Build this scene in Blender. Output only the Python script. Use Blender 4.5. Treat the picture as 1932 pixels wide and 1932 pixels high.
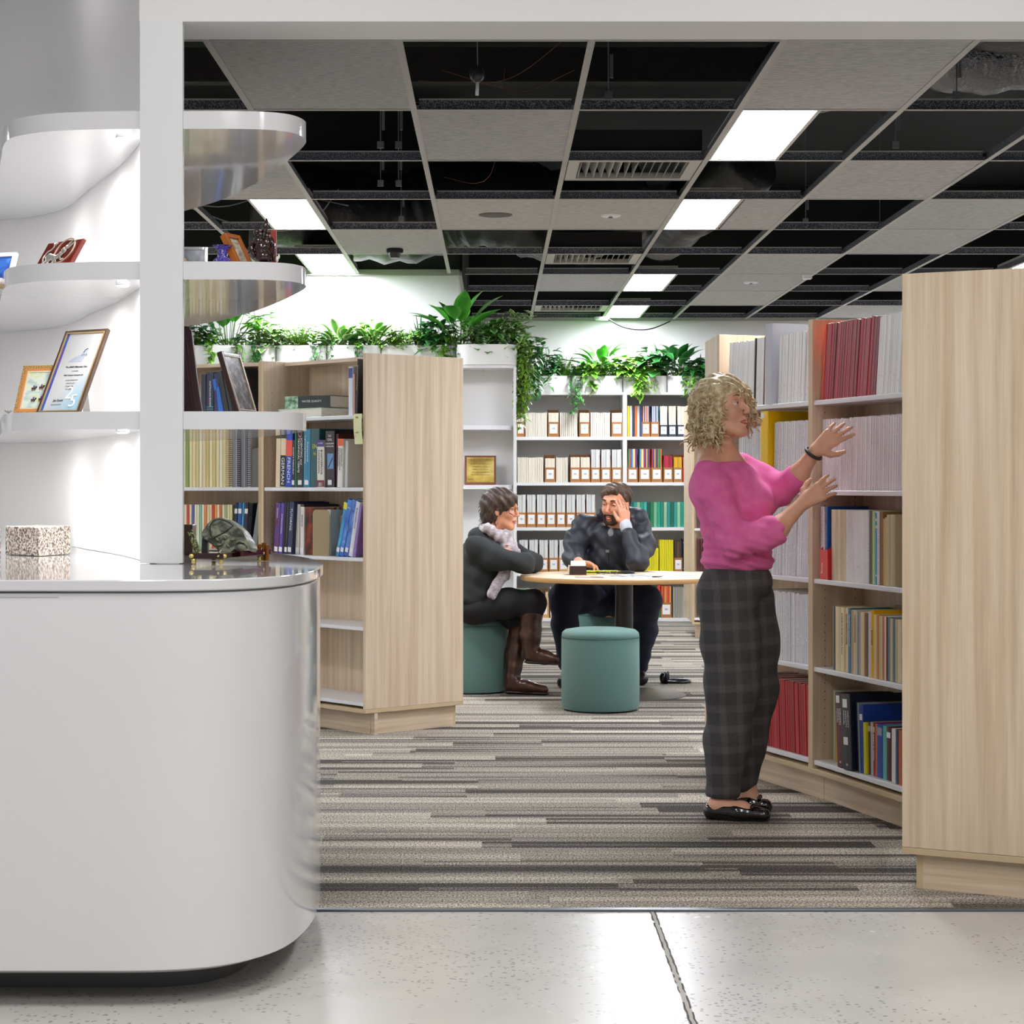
import bpy, bmesh, math, random
import numpy as np
from mathutils import Vector, Matrix, Euler

for _o in list(bpy.data.objects):
    bpy.data.objects.remove(_o)
S = bpy.context.scene
C = S.collection
RND = random.Random(7)

# ------------------------------------------------------------------ camera
F, CX, CY, CH = 3724.0, 933.0, 912.0, 1.2
cam_d = bpy.data.cameras.new('camera')
cam = bpy.data.objects.new('camera', cam_d)
C.objects.link(cam)
cam.location = (0, 0, CH)
cam.rotation_euler = (math.pi / 2, 0, 0)
cam_d.sensor_width = 36.0
cam_d.lens = 36.0 * F / 1932.0
cam_d.shift_x = (966 - CX) / 1932.0
cam_d.shift_y = (CY - 966) / 1932.0
cam_d.clip_start = 0.1
cam_d.clip_end = 100
S.camera = cam

# ------------------------------------------------------------------ world, lights, exposure
W = bpy.data.worlds.new('world')
S.world = W
W.use_nodes = True
W.node_tree.nodes['Background'].inputs[0].default_value = (0.93, 0.95, 1.0, 1)
W.node_tree.nodes['Background'].inputs[1].default_value = 0.28
S.view_settings.view_transform = 'Standard'
S.view_settings.look = 'None'
S.view_settings.gamma = 1.0
S.view_settings.use_curve_mapping = False
S.view_settings.exposure = 0.0
try:
    S.cycles.use_denoising = True
    S.cycles.max_bounces = 8
    S.cycles.diffuse_bounces = 5
    S.cycles.glossy_bounces = 4
    S.cycles.sample_clamp_indirect = 6.0
    S.cycles.caustics_reflective = False
    S.cycles.caustics_refractive = False
except Exception:
    pass
LAMP = 54.0          # radiance of the ceiling light diffusers
LOBBY = 40.0        # watts of each lobby fill lamp
SPOT = 2.1         # watts of each shelf downlight

def area(name, loc, sx, sy, watts, col=(1, 1, 1), rot=(0, 0, 0)):
    l = bpy.data.lights.new(name, 'AREA')
    l.shape = 'RECTANGLE'
    l.size, l.size_y, l.energy, l.color = sx, sy, watts, col
    o = bpy.data.objects.new(name, l)
    C.objects.link(o)
    o.location = loc
    o.rotation_euler = rot
    return o
for (lx, ly) in ((-0.9, 3.3), (1.4, 3.3), (-0.9, 0.6), (1.4, 0.6)):  # unseen area lamps, added to light the desk and portal from the lobby
    area('lobby_fill_light', (lx, ly, 3.28), 0.6, 1.2, LOBBY, (1, 0.98, 0.96))

# ------------------------------------------------------------------ helpers
def P(x, y, d):
    return Vector(((x - CX) * d / F, d, CH - (y - CY) * d / F))
def lin(c):
    c = c / 255.0
    return c / 12.92 if c <= 0.04045 else ((c + 0.055) / 1.055) ** 2.4
def rgb(h):
    if isinstance(h, str):
        h = tuple(int(h[i:i + 2], 16) for i in (0, 2, 4))
    return (lin(h[0]), lin(h[1]), lin(h[2]), 1)

_mats = {}
def mat(name, col, rough=0.5, metal=0.0, coat=0.0, bump=0.0, bscale=100, var=0.0, vscale=8, vvec=(1, 1, 1), sss=0, sheen=0, rand=0, spec=0.5):
    key = name
    if key in _mats:
        return _mats[key]
    m = bpy.data.materials.new(name)
    m.use_nodes = True
    nt = m.node_tree
    b = nt.nodes['Principled BSDF']
    b.inputs['Base Color'].default_value = rgb(col)
    b.inputs['Roughness'].default_value = rough
    b.inputs['Metallic'].default_value = metal
    b.inputs['Coat Weight'].default_value = coat
    b.inputs['Specular IOR Level'].default_value = spec
    if sheen:
        b.inputs['Sheen Weight'].default_value = sheen
    if sss:
        b.inputs['Subsurface Weight'].default_value = sss
        b.inputs['Subsurface Radius'].default_value = (0.01, 0.004, 0.002)
    if bump or var:
        tc = nt.nodes.new('ShaderNodeTexCoord')
        mp = nt.nodes.new('ShaderNodeMapping')
        nt.links.new(tc.outputs['Object'], mp.inputs[0])
        mp.inputs['Scale'].default_value = vvec
    if bump:
        n = nt.nodes.new('ShaderNodeTexNoise')
        n.inputs['Scale'].default_value = bscale
        n.inputs['Detail'].default_value = 3
        nt.links.new(mp.outputs[0], n.inputs['Vector'])
        bp = nt.nodes.new('ShaderNodeBump')
        bp.inputs['Strength'].default_value = min(1, bump)
        bp.inputs['Distance'].default_value = 0.01
        nt.links.new(n.outputs[0], bp.inputs['Height'])
        nt.links.new(bp.outputs[0], b.inputs['Normal'])
    if var or rand:
        hsv = nt.nodes.new('ShaderNodeHueSaturation')
        hsv.inputs['Color'].default_value = rgb(col)
        nt.links.new(hsv.outputs[0], b.inputs['Base Color'])
        last = None
        if var:
            n2 = nt.nodes.new('ShaderNodeTexNoise')
            n2.inputs['Scale'].default_value = vscale
            n2.inputs['Detail'].default_value = 4
            nt.links.new(mp.outputs[0], n2.inputs['Vector'])
            mr = nt.nodes.new('ShaderNodeMapRange')
            mr.inputs[1].default_value = 0.3
            mr.inputs[2].default_value = 0.7
            mr.inputs[3].default_value = 1 - var
            mr.inputs[4].default_value = 1 + var
            nt.links.new(n2.outputs[0], mr.inputs[0])
            last = mr.outputs[0]
        if rand:
            oi = nt.nodes.new('ShaderNodeObjectInfo')
            m2 = nt.nodes.new('ShaderNodeMapRange')
            m2.inputs[3].default_value = 1 - rand
            m2.inputs[4].default_value = 1 + rand * 0.6
            nt.links.new(oi.outputs['Random'], m2.inputs[0])
            if last is not None:
                mm = nt.nodes.new('ShaderNodeMath'); mm.operation = 'MULTIPLY'
                nt.links.new(last, mm.inputs[0]); nt.links.new(m2.outputs[0], mm.inputs[1])
                last = mm.outputs[0]
            else:
                last = m2.outputs[0]
        nt.links.new(last, hsv.inputs['Value'])
    _mats[key] = m
    return m
def flat(h, rough=0.55, **k):
    return mat('paint_%s_%d' % (h, int(rough * 100)), h, rough, **k)
def emis(name, col, s):
    if name in _mats:
        return _mats[name]
    m = bpy.data.materials.new(name); m.use_nodes = True
    nt = m.node_tree; nt.nodes.clear()
    e = nt.nodes.new('ShaderNodeEmission'); o = nt.nodes.new('ShaderNodeOutputMaterial')
    e.inputs[0].default_value = rgb(col); e.inputs[1].default_value = s
    nt.links.new(e.outputs[0], o.inputs[0])
    _mats[name] = m
    return m

def ramp_mat(name, scale, stops, rough=0.5, detail=6, coord='Object', fine=None, coat=0, bump=0, distort=0, rand=0, spec=0.5):
    """noise stretched by scale, coloured by a ramp, plus an optional finer noise"""
    if name in _mats:
        return _mats[name]
    m = bpy.data.materials.new(name); m.use_nodes = True
    nt = m.node_tree; b = nt.nodes['Principled BSDF']
    tc = nt.nodes.new('ShaderNodeTexCoord'); mp = nt.nodes.new('ShaderNodeMapping')
    mp.inputs['Scale'].default_value = scale
    nt.links.new(tc.outputs[coord], mp.inputs[0])
    if rand:
        oi = nt.nodes.new('ShaderNodeObjectInfo')
        ml = nt.nodes.new('ShaderNodeVectorMath'); ml.operation = 'SCALE'
        ml.inputs[0].default_value = (37, 53, 71)
        nt.links.new(oi.outputs['Random'], ml.inputs['Scale'])
        nt.links.new(ml.outputs[0], mp.inputs['Location'])
    n = nt.nodes.new('ShaderNodeTexNoise')
    n.inputs['Scale'].default_value = 1
    n.inputs['Detail'].default_value = detail
    n.inputs['Distortion'].default_value = distort
    nt.links.new(mp.outputs[0], n.inputs['Vector'])
    cr = nt.nodes.new('ShaderNodeValToRGB')
    els = cr.color_ramp.elements
    els[0].position, els[0].color = stops[0][0], rgb(stops[0][1])
    els[1].position, els[1].color = stops[-1][0], rgb(stops[-1][1])
    for p_, c_ in stops[1:-1]:
        e = els.new(p_); e.color = rgb(c_)
    nt.links.new(n.outputs[0], cr.inputs[0])
    out = cr.outputs[0]
    if fine:
        fs, lo, hi = fine
        mp2 = nt.nodes.new('ShaderNodeMapping'); mp2.inputs['Scale'].default_value = fs
        nt.links.new(tc.outputs[coord], mp2.inputs[0])
        n2 = nt.nodes.new('ShaderNodeTexNoise'); n2.inputs['Scale'].default_value = 1; n2.inputs['Detail'].default_value = 3
        nt.links.new(mp2.outputs[0], n2.inputs['Vector'])
        mr = nt.nodes.new('ShaderNodeMapRange')
        mr.inputs[1].default_value, mr.inputs[2].default_value = 0.3, 0.7
        mr.inputs[3].default_value, mr.inputs[4].default_value = lo, hi
        nt.links.new(n2.outputs[0], mr.inputs[0])
        hs = nt.nodes.new('ShaderNodeHueSaturation')
        nt.links.new(out, hs.inputs['Color']); nt.links.new(mr.outputs[0], hs.inputs['Value'])
        out = hs.outputs[0]
    nt.links.new(out, b.inputs['Base Color'])
    b.inputs['Roughness'].default_value = rough
    b.inputs['Coat Weight'].default_value = coat
    b.inputs['Specular IOR Level'].default_value = spec
    if bump:
        bp = nt.nodes.new('ShaderNodeBump'); bp.inputs['Strength'].default_value = bump; bp.inputs['Distance'].default_value = 0.01
        nt.links.new(n.outputs[0], bp.inputs['Height']); nt.links.new(bp.outputs[0], b.inputs['Normal'])
    _mats[name] = m
    return m

def tag(o, label=None, cat=None, group=None, kind=None):
    if label: o['label'] = label
    if cat: o['category'] = cat
    if group: o['group'] = group
    if kind: o['kind'] = kind
    return o
def thing(name, label, cat, loc=(0, 0, 0), rot=0.0, group=None):
    o = bpy.data.objects.new(name, None)
    C.objects.link(o)
    o.empty_display_size = 0.1
    o.location = loc
    o.rotation_euler = (0, 0, rot)
    return tag(o, label, cat, group)
def wloc(o):
    v = Vector((0, 0, 0))
    while o is not None:
        v += o.location
        o = o.parent
    return v

class M:
    """collects shapes and links them as one mesh object"""
    def __init__(s):
        s.v, s.f, s.mi, s.a = [], [], [], []
    def add(s, vs, fs, mi=0, at=None):
        n = len(s.v)
        s.v += [tuple(v) for v in vs]
        s.a += (at if at is not None else [0.0] * len(vs))
        for f in fs:
            s.f.append(tuple(i + n for i in f)); s.mi.append(mi)
        return s
    def box(s, c, size, R=None, mi=0):
        hx, hy, hz = size[0] / 2, size[1] / 2, size[2] / 2
        vs = [Vector((x, y, z)) for x in (-hx, hx) for y in (-hy, hy) for z in (-hz, hz)]
        if R is not None: vs = [R @ v for v in vs]
        c = Vector(c)
        return s.add([v + c for v in vs], [(0, 1, 3, 2), (4, 6, 7, 5), (0, 4, 5, 1), (2, 3, 7, 6), (0, 2, 6, 4), (1, 5, 7, 3)], mi)
    def bb(s, x0, x1, y0, y1, z0, z1, mi=0):
        return s.box(((x0 + x1) / 2, (y0 + y1) / 2, (z0 + z1) / 2), (x1 - x0, y1 - y0, z1 - z0), None, mi)
    def prism(s, poly, z0, z1, mi=0, top=None):
        n = len(poly)
        ar = sum(poly[i][0] * poly[(i + 1) % n][1] - poly[(i + 1) % n][0] * poly[i][1] for i in range(n))
        if ar < 0: poly = poly[::-1]
        vs = [(p[0], p[1], z0) for p in poly] + [(p[0], p[1], z1) for p in poly]
        fs = [(i, (i + 1) % n, n + (i + 1) % n, n + i) for i in range(n)]
        s.add(vs, fs + [tuple(range(n - 1, -1, -1))], mi)
        k = len(s.v) - 2 * n
        s.f.append(tuple(k + n + i for i in range(n))); s.mi.append(mi if top is None else top)
        return s
    def slab(s, pts, vec, mi=0):
        n = len(pts); vec = Vector(vec)
        vs = [Vector(p) for p in pts] + [Vector(p) + vec for p in pts]
        return s.add(vs, [(i, (i + 1) % n, n + (i + 1) % n, n + i) for i in range(n)] + [tuple(range(n - 1, -1, -1)), tuple(range(n, 2 * n))], mi)
    def tube(s, pts, r, n=8, mi=0, closed=False):
        pts = [Vector(p) for p in pts]
        rs = r if isinstance(r, (list, tuple)) else [r] * len(pts)
        m = len(pts); vs = []
        up = None
        for i, p in enumerate(pts):
            if closed: t = pts[(i + 1) % m] - pts[i - 1]
            else: t = pts[min(i + 1, m - 1)] - pts[max(i - 1, 0)]
            t.normalize()
            if up is None:
                up = Vector((0, 0, 1)) if abs(t.z) < 0.9 else Vector((1, 0, 0))
            a = t.cross(up); a.normalize(); b = a.cross(t); b.normalize(); up = b
            vs += [p + (a * math.cos(q) + b * math.sin(q)) * rs[i] for q in [2 * math.pi * j / n for j in range(n)]]
        fs = []
        for i in range(m if closed else m - 1):
            k, l = i * n, ((i + 1) % m) * n
            fs += [(k + j, k + (j + 1) % n, l + (j + 1) % n, l + j) for j in range(n)]
        if not closed:
            fs += [tuple(range(n - 1, -1, -1)), tuple((m - 1) * n + j for j in range(n))]
        return s.add(vs, fs, mi)
    def lathe(s, c, prof, n=24, mi=0, sx=1, sy=1):
        c = Vector(c); vs = []; m = len(prof)
        for r, z in prof:
            vs += [c + Vector((r * sx * math.cos(2 * math.pi * j / n), r * sy * math.sin(2 * math.pi * j / n), z)) for j in range(n)]
        fs = []
        for i in range(m - 1):
            k = i * n
            fs += [(k + j, k + (j + 1) % n, k + n + (j + 1) % n, k + n + j) for j in range(n)]
        fs += [tuple(range(n - 1, -1, -1)), tuple((m - 1) * n + j for j in range(n))]
        return s.add(vs, fs, mi)
    def ell(s, c, rad, R=None, n=12, m=8, mi=0):
        c = Vector(c); vs = []
        for i in range(m + 1):
            th = math.pi * i / m
            for j in range(n):
                ph = 2 * math.pi * j / n
                v = Vector((rad[0] * math.sin(th) * math.cos(ph), rad[1] * math.sin(th) * math.sin(ph), -rad[2] * math.cos(th)))
                vs.append(c + (R @ v if R is not None else v))
        fs = [(i * n + j, i * n + (j + 1) % n, (i + 1) * n + (j + 1) % n, (i + 1) * n + j) for i in range(m) for j in range(n)]
        return s.add(vs, fs, mi)
    def build(s, name, mats, parent=None, smooth=False, bevel=0, origin=None, seg=2, attr=False, merge=False):
        if not isinstance(mats, (list, tuple)): mats = [mats]
        vs = s.v
        if parent is not None:
            off = wloc(parent)
        elif origin is not None:
            off = Vector(origin)
        else:
            xs = [v[0] for v in vs]; ys = [v[1] for v in vs]; zs = [v[2] for v in vs]
            off = Vector(((min(xs) + max(xs)) / 2, (min(ys) + max(ys)) / 2, min(zs)))
        me = bpy.data.meshes.new(name)
        me.from_pydata([(v[0] - off.x, v[1] - off.y, v[2] - off.z) for v in vs], [], s.f)
        for m_ in mats: me.materials.append(m_)
        me.polygons.foreach_set('material_index', s.mi)
        if attr:
            at = me.attributes.new('edge', 'FLOAT', 'POINT'); at.data.foreach_set('value', s.a)
        if merge:
            b = bmesh.new(); b.from_mesh(me); bmesh.ops.remove_doubles(b, verts=b.verts, dist=1e-5)
            bmesh.ops.recalc_face_normals(b, faces=b.faces); b.to_mesh(me); b.free()
        me.update()
        if smooth:
            me.polygons.foreach_set('use_smooth', [True] * len(me.polygons))
            if smooth == 'auto':
                me.set_sharp_from_angle(angle=math.radians(40))
        o = bpy.data.objects.new(name, me)
        C.objects.link(o)
        if parent is not None: o.parent = parent
        else: o.location = off
        if bevel:
            bm = o.modifiers.new('bevel', 'BEVEL'); bm.width = bevel; bm.segments = seg; bm.limit_method = 'ANGLE'
        return o

def text(body, size, m, parent, loc, R, name='lettering', ext=0.0003, align='LEFT', xs=1.0):
    cu = bpy.data.curves.new(name, 'FONT')
    cu.body, cu.size, cu.extrude = body, size, ext
    cu.align_x = align; cu.align_y = 'CENTER'
    cu.resolution_u = 2
    cu.materials.append(m)
    tmp = bpy.data.objects.new('tmp', cu)
    me = bpy.data.meshes.new_from_object(tmp)
    bpy.data.objects.remove(tmp); bpy.data.curves.remove(cu)
    if not me.materials: me.materials.append(m)
    o = bpy.data.objects.new(name, me)
    C.objects.link(o)
    o.parent = parent
    o.location = loc
    o.rotation_euler = R.to_euler()
    o.scale = (xs, 1, 1)
    return o
RX = Matrix.Rotation(math.pi / 2, 3, 'X')
RDOWN = Matrix.Rotation(math.pi / 2, 3, 'Y') @ RX     # spine lettering, top to bottom
def rz(a): return Matrix.Rotation(a, 3, 'Z')
def ry(a): return Matrix.Rotation(a, 3, 'Y')
def rx(a): return Matrix.Rotation(a, 3, 'X')

def round_poly(pts, n=8):
    """Catmull-Rom through points (open)"""
    out = []
    q = [Vector(p) for p in pts]
    for i in range(len(q) - 1):
        p0, p1, p2, p3 = q[max(i - 1, 0)], q[i], q[i + 1], q[min(i + 2, len(q) - 1)]
        for k in range(n):
            t = k / n
            out.append(0.5 * ((2 * p1) + (p2 - p0) * t + (2 * p0 - 5 * p1 + 4 * p2 - p3) * t * t + (3 * p1 - p0 - 3 * p2 + p3) * t ** 3))
    out.append(q[-1])
    return out

# ------------------------------------------------------------------ materials
WOOD = ramp_mat('pale_oak_upright', (34, 34, 1.1), [(0.3, 'c8af92'), (0.5, 'd8c2a6'), (0.72, 'e4d2bb')], 0.42, fine=((260, 260, 6), 0.94, 1.05))
WOODH = ramp_mat('pale_oak_level', (1.5, 1.5, 60), [(0.3, 'c6ad90'), (0.5, 'd6c0a4'), (0.72, 'e2d0b8')], 0.42, fine=((8, 8, 300), 0.94, 1.05))
WOODT = ramp_mat('pale_oak_top', (1.5, 34, 34), [(0.3, 'c4aa8a'), (0.5, 'd3ba9b'), (0.72, 'decaaf')], 0.4)
WOODE = mat('oak_edge_band', 'c8b18e', 0.45)
WHITE = mat('white_laminate', 'e9e9ec', 0.28)
WGLOSS = mat('white_gloss', 'dfdfe1', 0.09, coat=0.3)
WTOP = mat('white_gloss_top', 'd9d9db', 0.04, coat=0.5)
WPAINT = mat('white_wall_paint', 'e6e6e5', 0.65, bump=0.02, bscale=300)
GPAINT = mat('pale_grey_wall_paint', 'dcdcda', 0.7, bump=0.02, bscale=300)
BLACK = mat('black_paint', '0b0b0c', 0.8)
STEEL = mat('brushed_steel', 'a9a9ab', 0.38, metal=1.0)
GOLD = mat('brass', 'd8b548', 0.25, metal=1.0)
PAGES = mat('paper_pages', 'ece6d8', 0.8, var=0.06, vscale=60, vvec=(6, 1, 1))
PAPER = mat('white_paper', 'f2f2f2', 0.7)
INK = mat('black_ink', '1c1c20', 0.6)
WINK = mat('white_ink', 'f4f4f2', 0.5)
# ------------------------------------------------------------------ shell of the rooms
def struct(o):
    o['kind'] = 'structure'
    return o
YF = 5.56       # where the carpet starts
ZC = 2.625      # library ceiling grid
def carpet_mat():
    m = bpy.data.materials.new('striped_carpet'); m.use_nodes = True
    nt = m.node_tree; N = nt.nodes; L = nt.links; b = N['Principled BSDF']
    tc = N.new('ShaderNodeTexCoord'); sp = N.new('ShaderNodeSeparateXYZ'); L.new(tc.outputs['Object'], sp.inputs[0])
    def mth(op, a, b_=None):
        n = N.new('ShaderNodeMath'); n.operation = op
        for i, q in enumerate((a, b_)):
            if q is None: continue
            if isinstance(q, (int, float)): n.inputs[i].default_value = q
            else: L.new(q, n.inputs[i])
        return n.outputs[0]
    def wn(a, b_=None):
        c = N.new('ShaderNodeCombineXYZ'); L.new(a, c.inputs[0])
        if b_ is not None: L.new(b_, c.inputs[1])
        w = N.new('ShaderNodeTexWhiteNoise'); w.noise_dimensions = '3D'; L.new(c.outputs[0], w.inputs[0])
        return w.outputs[0]
    x, y = sp.outputs[0], sp.outputs[1]
    def layer(rw, plank, freq, seed):
        row = mth('FLOOR', mth('DIVIDE', mth('ADD', y, seed), rw))
        off = mth('MULTIPLY', wn(row), plank)
        col = mth('FLOOR', mth('DIVIDE', mth('ADD', x, off), plank))
        r = wn(row, col)
        c = N.new('ShaderNodeCombineXYZ')
        L.new(mth('ADD', mth('MULTIPLY', y, freq), mth('MULTIPLY', r, 97.0)), c.inputs[1])
        L.new(mth('MULTIPLY', x, 0.25), c.inputs[0])
        n = N.new('ShaderNodeTexNoise'); n.inputs['Scale'].default_value = 1.0; n.inputs['Detail'].default_value = 3.0
        L.new(c.outputs[0], n.inputs['Vector'])
        return r, n.outputs[0]
    r1, n1 = layer(0.25, 1.4, 8.0, 0.0)
    r2, n2 = layer(0.115, 1.3, 16.0, 7.3)
    v = mth('ADD', mth('MULTIPLY', n1, 0.55), mth('ADD', mth('MULTIPLY', n2, 0.35), mth('MULTIPLY', r2, 0.22)))
    cr = N.new('ShaderNodeValToRGB')
    e = cr.color_ramp.elements
    e[0].position, e[0].color = 0.42, rgb('4b4642')
    e[1].position, e[1].color = 0.72, rgb('bfb7a8')
    for p_, c_ in ((0.475, '55504c'), (0.52, '8a837b'), (0.62, 'a19a8e')):
        q = e.new(p_); q.color = rgb(c_)
    L.new(v, cr.inputs[0])
    fn = N.new('ShaderNodeTexNoise'); fn.inputs['Scale'].default_value = 170; fn.inputs['Detail'].default_value = 2
    mp = N.new('ShaderNodeMapping'); mp.inputs['Scale'].default_value = (1, 0.55, 1)
    L.new(tc.outputs['Object'], mp.inputs[0]); L.new(mp.outputs[0], fn.inputs['Vector'])
    mr = N.new('ShaderNodeMapRange'); mr.inputs[1].default_value = 0.35; mr.inputs[2].default_value = 0.65
    mr.inputs[3].default_value = 0.3; mr.inputs[4].default_value = 1.6
    L.new(fn.outputs[0], mr.inputs[0])
    hs = N.new('ShaderNodeHueSaturation'); L.new(cr.outputs[0], hs.inputs['Color']); L.new(mr.outputs[0], hs.inputs['Value'])
    L.new(hs.outputs[0], b.inputs['Base Color'])
    b.inputs['Roughness'].default_value = 0.95; b.inputs['Specular IOR Level'].default_value = 0.1
    bp = N.new('ShaderNodeBump'); bp.inputs['Strength'].default_value = 0.5; bp.inputs['Distance'].default_value = 0.004
    L.new(fn.outputs[0], bp.inputs['Height']); L.new(bp.outputs[0], b.inputs['Normal'])
    return m
def concrete_mat():
    m = bpy.data.materials.new('polished_concrete'); m.use_nodes = True
    nt = m.node_tree; N = nt.nodes; L = nt.links; b = N['Principled BSDF']
    tc = N.new('ShaderNodeTexCoord')
    n = N.new('ShaderNodeTexNoise'); n.inputs['Scale'].default_value = 2.2; n.inputs['Detail'].default_value = 6
    L.new(tc.outputs['Object'], n.inputs['Vector'])
    cr = N.new('ShaderNodeValToRGB'); e = cr.color_ramp.elements
    e[0].position, e[0].color = 0.3, rgb('c1bfbb'); e[1].position, e[1].color = 0.7, rgb('d2d0cb')
    L.new(n.outputs[0], cr.inputs[0])
    vo = N.new('ShaderNodeTexVoronoi'); vo.inputs['Scale'].default_value = 62
    dn = N.new('ShaderNodeTexNoise'); dn.inputs['Scale'].default_value = 40
    L.new(tc.outputs['Object'], dn.inputs['Vector'])
    va = N.new('ShaderNodeVectorMath'); va.operation = 'MULTIPLY_ADD'
    L.new(dn.outputs['Color'], va.inputs[0]); va.inputs[1].default_value = (0.02, 0.02, 0); L.new(tc.outputs['Object'], va.inputs[2])
    L.new(va.outputs[0], vo.inputs['Vector'])
    lt = N.new('ShaderNodeMath'); lt.operation = 'LESS_THAN'; lt.inputs[1].default_value = 0.3
    L.new(vo.outputs['Distance'], lt.inputs[0])
    pick = N.new('ShaderNodeSeparateColor'); L.new(vo.outputs['Color'], pick.inputs[0])
    big = N.new('ShaderNodeTexNoise'); big.inputs['Scale'].default_value = 1.3; L.new(tc.outputs['Object'], big.inputs['Vector'])
    ad = N.new('ShaderNodeMath'); ad.operation = 'MULTIPLY_ADD'; L.new(big.outputs[0], ad.inputs[0]); ad.inputs[1].default_value = 3.2; ad.inputs[2].default_value = -1.25
    g2 = N.new('ShaderNodeMath'); g2.operation = 'LESS_THAN'; L.new(pick.outputs[0], g2.inputs[0]); L.new(ad.outputs[0], g2.inputs[1])
    mu = N.new('ShaderNodeMath'); mu.operation = 'MULTIPLY'; L.new(lt.outputs[0], mu.inputs[0]); L.new(g2.outputs[0], mu.inputs[1])
    mu2 = N.new('ShaderNodeMath'); mu2.operation = 'MULTIPLY'; L.new(mu.outputs[0], mu2.inputs[0]); mu2.inputs[1].default_value = 0.75
    mx = N.new('ShaderNodeMix'); mx.data_type = 'RGBA'
    L.new(mu2.outputs[0], mx.inputs[0]); L.new(cr.outputs[0], mx.inputs[6]); mx.inputs[7].default_value = rgb('8d8a86')
    L.new(mx.outputs[2], b.inputs['Base Color'])
    n3 = N.new('ShaderNodeTexNoise'); n3.inputs['Scale'].default_value = 3; n3.inputs['Detail'].default_value = 4
    L.new(tc.outputs['Object'], n3.inputs['Vector'])
    mr = N.new('ShaderNodeMapRange'); mr.inputs[3].default_value = 0.22; mr.inputs[4].default_value = 0.32
    L.new(n3.outputs[0], mr.inputs[0]); L.new(mr.outputs[0], b.inputs['Roughness'])
    return m
struct(M().bb(-4.5, 0.4385, -3, YF - 0.03, -0.1, 0).bb(0.4465, 5, -3, YF - 0.03, -0.1, 0).build('floor', concrete_mat(), origin=(0, 0, 0), bevel=0.0015))
mj = M(); pts = []
for i in range(90):
    y = 3.0 + i * (YF - 3.03) / 89
    pts.append((0.4425 + 0.002 * math.sin(i * 2.1) * RND.random(), y))
for i in range(89):
    w = 0.0065
    mj.add([(pts[i][0] - w, pts[i][1], 0.0006), (pts[i][0] + w, pts[i][1], 0.0006), (pts[i + 1][0] + w, pts[i + 1][1], 0.0006), (pts[i + 1][0] - w, pts[i + 1][1], 0.0006)], [(0, 1, 2, 3)])
    for s_ in (-1, 1):
        if RND.random() < 0.8:
            a = w * s_; q = 0.0015 + 0.0015 * RND.random()
            mj.add([(pts[i][0] + a - q, pts[i][1], 0.0009), (pts[i][0] + a + q, pts[i][1], 0.0009), (pts[i + 1][0] + a + q, pts[i + 1][1], 0.0009), (pts[i + 1][0] + a - q, pts[i + 1][1], 0.0009)], [(0, 1, 2, 3)], 1)
struct(mj.build('floor_joint', [mat('joint_filler', 'b0aca5', 0.6), mat('joint_edge', '55514d', 0.8)], origin=(0, 0, 0)))
struct(M().bb(-4.5, 5, YF, 18, -0.1, 0.0).build('floor_carpet', carpet_mat(), origin=(0, 0, 0)))
struct(M().bb(-4.5, 5, YF - 0.03, YF, -0.1, 0.006).build('trim_1', mat('dark_metal_strip', '6d7076', 0.35, metal=0.8), origin=(0, 0, 0), bevel=0.002))

struct(M().bb(-0.5, 4.95, 17.22, 17.4, 0, 3.8).build('wall_back', GPAINT))
struct(M().bb(-4.5, -0.246, 13.46, 17.22, 0, 3.8).build('wall_left', WPAINT))
struct(M().bb(4.8, 4.95, 5.6, 17.4, 0, 3.8).build('wall_right', GPAINT))
struct(M().bb(-4.65, -4.5, 5.6, 17.4, 0, 3.8).build('wall_side', GPAINT))
struct(M().bb(-4.65, 4.95, 5.62, 17.4, 3.8, 3.9).build('ceiling_slab', BLACK))
struct(M().bb(-4.65, 4.95, 13.3, 13.45, 2.63, 3.8).build('wall_void', BLACK)) if False else None
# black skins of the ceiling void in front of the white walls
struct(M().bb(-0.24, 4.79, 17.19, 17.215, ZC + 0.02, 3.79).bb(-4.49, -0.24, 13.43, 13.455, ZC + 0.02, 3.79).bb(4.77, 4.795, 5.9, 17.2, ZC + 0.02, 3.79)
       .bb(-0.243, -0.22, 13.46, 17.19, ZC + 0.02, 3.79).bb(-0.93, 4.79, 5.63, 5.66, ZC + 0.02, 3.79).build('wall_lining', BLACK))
# portal: beam over the opening, wall above it
struct(M().bb(-0.97, 4.95, 5.39, 5.61, 2.4615, 3.9).build('wall_beam', mat('portal_paint', 'dededd', 0.5)))
COLX0, COLX1 = (264 - CX) * 5.39 / F, (344.5 - CX) * 5.39 / F
struct(M().bb(COLX0, COLX1, 5.39, 5.415, 0.982, 2.4615).build('pillar', mat('pillar_paint', 'd9dadc', 0.4)))
struct(M().bb(-4.65, 4.95, -3, 5.39, 3.3, 3.4).build('ceiling_lobby', WPAINT))

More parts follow.
